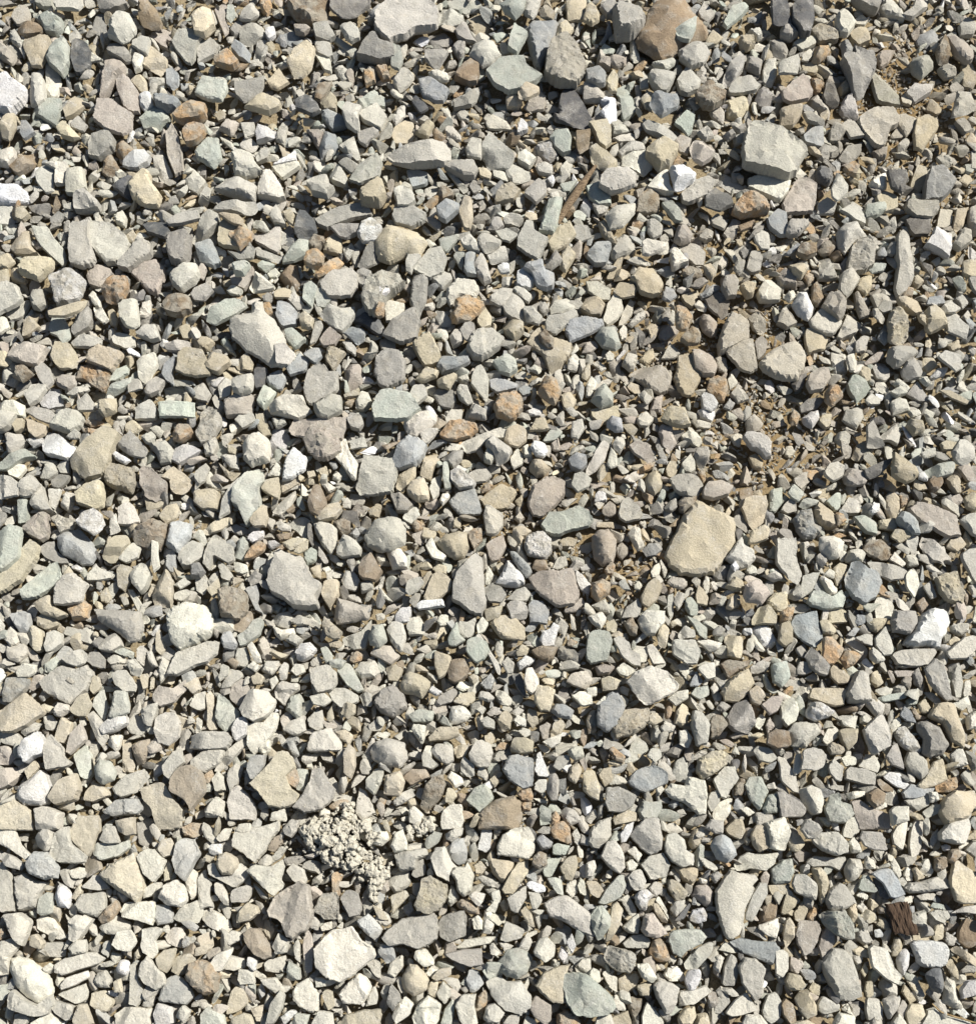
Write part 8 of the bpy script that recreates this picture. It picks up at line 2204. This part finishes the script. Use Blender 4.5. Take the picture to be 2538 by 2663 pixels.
# crumbs of clay strewn round the crumbled clod
for i in range(170):
    a = rng.uniform(0, 6.283); q = abs(rng.normal(0, .35)) + .75
    x, y = ground(740+(350+q*250*math.cos(a))/2.425, 2050+(320+q*210*math.sin(a))/2.425); x = float(x); y = float(y)
    s = rng.uniform(4, 13); h = float(G.at(x, y)); h = lv_at(x, y)-8 if h < -500 else h
    v, f = SMALL[rng.integers(24)]
    bulk(v*np.array([1, 1, 1.5])*s*.5 + np.array([x, y, h+s*.15]), f, np.append(lin((196, 190, 173)), .5))
# a bed of chips under everything, seen only through the gaps
nb = 0
for i in range(16000):
    x, y = rng.uniform(-1420, 1420), rng.uniform(cy[1]-40, cy[0]+40)
    if not in_frame(x, y, 40): continue
    s = rng.uniform(12, 34)
    a = np.linspace(0, 2*math.pi, 7)[:6]
    if (G.at(np.append(x+.5*s*np.cos(a), x), np.append(y+.5*s*np.sin(a), y)) > -500).all(): continue
    scatter(x, y, lv_at(x, y)-rng.uniform(16, 32), s, SMALL, .30); nb += 1
print('chips', c0, c1, c2, nb)
allV = np.concatenate(bulkV)*U; allF = np.concatenate(bulkF); allC = np.concatenate(bulkC)
gravel = mesh_object('gravel', allV, allF, STONE, allC)
gravel['kind'] = 'stuff'; gravel['label'] = 'small broken grey and tan stones filling the ground between the larger ones'; gravel['category'] = 'gravel'
print('gravel tris', len(allF))

# ------------------------------------------------------------------ the sandy ground under the stones
n = 240; xs = np.linspace(-2300, 2300, n); ys = np.linspace(-2300, 2600, n)
gx, gy = np.meshgrid(xs, ys); gz = level(gx.ravel(), gy.ravel()) - 32
fz = np.minimum(1, fines(gx.ravel(), gy.ravel())); gz = gz + 22*fz
gz += 3*vnoise(np.column_stack([gx.ravel()/60, gy.ravel()/60, np.full(n*n, 1.5)]))
idx = np.arange(n*n).reshape(n, n)
F = np.stack([idx[:-1, :-1], idx[:-1, 1:], idx[1:, 1:], idx[1:, :-1]], -1).reshape(-1, 4)
V = np.column_stack([gx.ravel(), gy.ravel(), gz])*U
# far ring so that the ground goes on to the horizon
ring = np.concatenate([idx[0, :-1], idx[:-1, -1], idx[-1, :0:-1], idx[:0:-1, 0]])
far = V[ring].copy(); k = len(ring); far[:, :2] *= 120; far[:, 2] = -20*U
V = np.concatenate([V, far]); r0 = n*n + np.arange(k)
F = np.concatenate([F, np.stack([ring, r0, np.roll(r0, -1), np.roll(ring, -1)], -1)])
fcol = np.concatenate([fz, np.zeros(k)]); g = mesh_object('ground', V, F, SAND, np.column_stack([fcol, fcol, fcol, fcol]), 0); g['kind'] = 'structure'

# ------------------------------------------------------------------ crumbled clay, a stick, bark and dry stems
def crumb_heap(poly_px, lumps, size, height, seed, base=9):
    r = np.random.default_rng(seed); p = np.array(poly_px, float); gx, gy = ground(p[:, 0], p[:, 1], 10); p = np.stack([gx, gy], -1)
    lo, hi = p.min(0)-12, p.max(0)+12; h = 1.5
    ax = np.arange(lo[0], hi[0], h); ay = np.arange(lo[1], hi[1], h); X, Y = np.meshgrid(ax, ay)
    def inside(x, y):
        res = np.zeros(np.shape(x), bool)
        for i in range(len(p)):
            (x1, y1), (x2, y2) = p[i], p[(i+1) % len(p)]
            with np.errstate(all='ignore'): res ^= ((y1 > y) != (y2 > y)) & (x < (x2-x1)*(y-y1)/(y2-y1)+x1)
        return res
    def edge(x, y):
        b = np.full(np.shape(x), 1e9)
        for i in range(len(p)):
            a, e = p[i], p[(i+1) % len(p)]; ab = e-a
            t = np.clip(((x-a[0])*ab[0]+(y-a[1])*ab[1])/(ab @ ab), 0, 1)
            b = np.minimum(b, np.hypot(x-a[0]-t*ab[0], y-a[1]-t*ab[1]))
        return b
    Z = np.full(X.shape, -1e3); cnt = 0
    while cnt < lumps:
        x, y = r.uniform(lo[0], hi[0]), r.uniform(lo[1], hi[1])
        if not inside(x, y): continue
        nz = float(vnoise(np.array([[x/16, y/16, 4.0]]))[0]) + .5*float(vnoise(np.array([[x/6, y/6, 9.0]]))[0])
        if nz < -.32: cnt += 1; continue
        s = float(np.clip(size*r.lognormal(0, .6), 1.8, 13)); e = float(edge(x, y)); zc = height*min(1, e/(.22*(hi-lo).min()))**.6 + r.uniform(-.16, .16)*height + .45*height*nz
        m = (np.abs(X-x) < s) & (np.abs(Y-y) < s)
        dx, dy = X[m]-x, Y[m]-y; q = np.zeros_like(dx); a0 = r.uniform(0, 6.3)
        for u in range(5): q = np.maximum(q, (dx*math.cos(a0+u*1.257)+dy*math.sin(a0+u*1.257))/r.uniform(.55, 1))
        gx_, gy_ = r.normal(0, .35, 2)
        Z[m] = np.maximum(Z[m], np.where(q < s, zc + min(s, 7)*.7 + gx_*dx + gy_*dy - .8*min(s, 8)*(q/s)**4, -1e3)); cnt += 1
    ok = Z > -500
    lv = level(float(p[:, 0].mean()), float(p[:, 1].mean()))
    idn = -np.ones(X.shape, int); idn[ok] = np.arange(ok.sum())
    top = np.column_stack([X[ok], Y[ok], Z[ok]+lv+base])
    top += r.normal(0, .4, top.shape); top[:, 2] += 1.6*vnoise(np.column_stack([top[:, :2]/4.5, np.full(len(top), 2.0)]))
    q = idn[:-1, :-1], idn[:-1, 1:], idn[1:, 1:], idn[1:, :-1]
    f = np.stack(q, -1).reshape(-1, 4); f = f[(f >= 0).all(1)]
    used = np.unique(f); mp = -np.ones(len(top), int); mp[used] = np.arange(len(used)); top = top[used]; f = mp[f]
    # closed underside
    bot = top.copy(); bot[:, 2] = lv - 6; m = len(top)
    e = np.concatenate([f[:, [0, 1]], f[:, [1, 2]], f[:, [2, 3]], f[:, [3, 0]]]); es = set(map(tuple, e))
    rim = np.array([(a, b) for a, b in es if (b, a) not in es])
    side = np.column_stack([rim[:, 1], rim[:, 0], rim[:, 0]+m, rim[:, 1]+m])
    return np.concatenate([top, bot]), np.concatenate([f, f[:, ::-1]+m, side]), lv
def z2(x, y): return (740+x/2.425, 2050+y/2.425)
heaps = [([(110, 280), (165, 195), (300, 180), (350, 100), (430, 85), (452, 200), (570, 195), (590, 310), (520, 420), (460, 485), (350, 500), (250, 470), (150, 360)],
          1500, 3.6, 26, 'crumbly pale clay clod beside the largest peach-grey boulder stone, its crumbs piled high'),
         ([(430, 560), (470, 500), (600, 440), (690, 470), (640, 560), (600, 640), (600, 760), (540, 750), (540, 610)],
          380, 3.6, 12, 'low spill of pale clay crumbs trailing down from the big clay clod'),
         ([(780, 270), (860, 200), (950, 190), (960, 240), (850, 290), (820, 330), (790, 320)],
          220, 3.4, 12, 'small heap of clay crumbs right of the big clay clod')]
for pl, nl, s, h, lab in heaps:
    V, F, lv = crumb_heap([z2(*q) for q in pl], nl, s, h, nl)
    c = V.mean(0); c[2] = lv
    o = mesh_object('clay_clod', (V-c)*U, F, CLAY, None, 50); o.location = c*U
    o['label'] = lab; o['category'] = 'clay'; o['group'] = 'crumbled clay'

def tube(path, rad, sides=12, squash=.75, seed=1, rough=.12):
    path = np.array(path, float); rad = np.array(rad, float); V = []; F = []
    for i, (pt, r) in enumerate(zip(path, rad)):
        t = path[min(i+1, len(path)-1)]-path[max(i-1, 0)]; t /= np.linalg.norm(t)
        s = np.cross(t, [0, 0, 1]); s /= np.linalg.norm(s); u = np.cross(s, t)
        for j in range(sides):
            a = 2*math.pi*j/sides
            k = 1 + rough*float(vnoise(np.array([[i*.35+seed, math.cos(a)*1.6+9, math.sin(a)*1.6+9]]))[0])
            V.append(pt + r*k*(math.cos(a)*s + squash*math.sin(a)*u))
    for i in range(len(path)-1):
        for j in range(sides):
            q = (j+1) % sides; F.append((i*sides+j, i*sides+q, (i+1)*sides+q, (i+1)*sides+j))
    F.append(tuple(range(sides))[::-1]); F.append(tuple(range((len(path)-1)*sides, len(path)*sides)))
    return np.array(V), F
def on_top(px, py, up):
    x, y = ground(px, py, 15); return float(x), float(y), up
def lay_tube(name, mat, pts, rads, up, label, cat, sides=12, seed=1, nseg=26, rough=.14, squash=.75):
    P = np.array(pts, float); t = np.linspace(0, len(P)-1, nseg); P = np.column_stack([np.interp(t, range(len(P)), P[:, k]) for k in range(2)])
    for _ in range(3): P[1:-1] = (P[:-2]+2*P[1:-1]+P[2:])/4
    R = np.interp(t, range(len(rads)), rads)
    w = [on_top(a, b, up) for a, b in P]; w = np.array(w)
    h = np.array([G.at(np.array([a]), np.array([b]))[0] for a, b, _ in w]); h = np.where(h < -500, np.nan, h)
    base = np.nanpercentile(h, 70)
    w[:, 2] = base + up + np.linspace(0, 4, nseg)
    V, F = tube(w, R, sides, squash, seed, rough); c = w[0].copy()
    o = mesh_object(name, (V-c)*U, F, mat, None, 40); o.location = c*U
    o['label'] = label; o['category'] = cat
    return o
lay_tube('stick', BARK, [(1448, 580), (1478, 532), (1512, 482), (1549, 432)], [9, 11.5, 11.5, 4.5], 9,
         'short weathered brown stick with rough bark lying slantwise on the stones', 'stick')
lay_tube('dry_stem', STEM, [(2424, 2610), (2445, 2632), (2480, 2644), (2510, 2652), (2560, 2668)], [1.6, 2.2, 2.2, 2, 1.6], 6,
         'thin dry plant stem curving over cream stone in the lower right corner', 'stem', 6, 4)
# piece of dark bark
r = np.random.default_rng(9); cpx = (2340, 2389)
ax = np.linspace(-1, 1, 22); X, Y = np.meshgrid(ax, ax)
q = np.column_stack([X.ravel()*1.5, Y.ravel()*1.5, np.full(484, 7.7)])
w_, h_ = 27, 37
xo = X.ravel()*w_*(1+.18*vnoise(q*1.7)) + Y.ravel()*-9; yo = Y.ravel()*h_*(1+.14*vnoise(q*1.9+11))
zt = 11 + 4*vnoise(q*1.2+3) + 3.2*vnoise(np.column_stack([X.ravel()*9+Y.ravel()*1.2, Y.ravel()*1.2, np.full(484, 2.2)])) - 5*np.maximum(np.abs(X.ravel()), np.abs(Y.ravel()))**6
top = np.column_stack([xo, yo, zt]); bot = np.column_stack([xo*.92, yo*.92, zt*0-8]); idx = np.arange(484).reshape(22, 22)
f = np.stack([idx[:-1, :-1], idx[:-1, 1:], idx[1:, 1:], idx[1:, :-1]], -1).reshape(-1, 4)
rim = np.concatenate([idx[0, :-1], idx[:-1, -1], idx[-1, :0:-1], idx[:0:-1, 0]]); nx_ = np.roll(rim, -1)
f = np.concatenate([f, f[:, ::-1]+484, np.column_stack([rim, rim+484, nx_+484, nx_])])
o = mesh_object('bark_chip', np.concatenate([top, bot])*U, f, DARKWOOD, None, 45)
x, y = ground(*cpx, 10); o.location = (float(x)*U, float(y)*U, (level(float(x), float(y))+17)*U)
o['label'] = 'dark brown furrowed bark chip left of a pale square stone near the lower right'; o['category'] = 'bark'
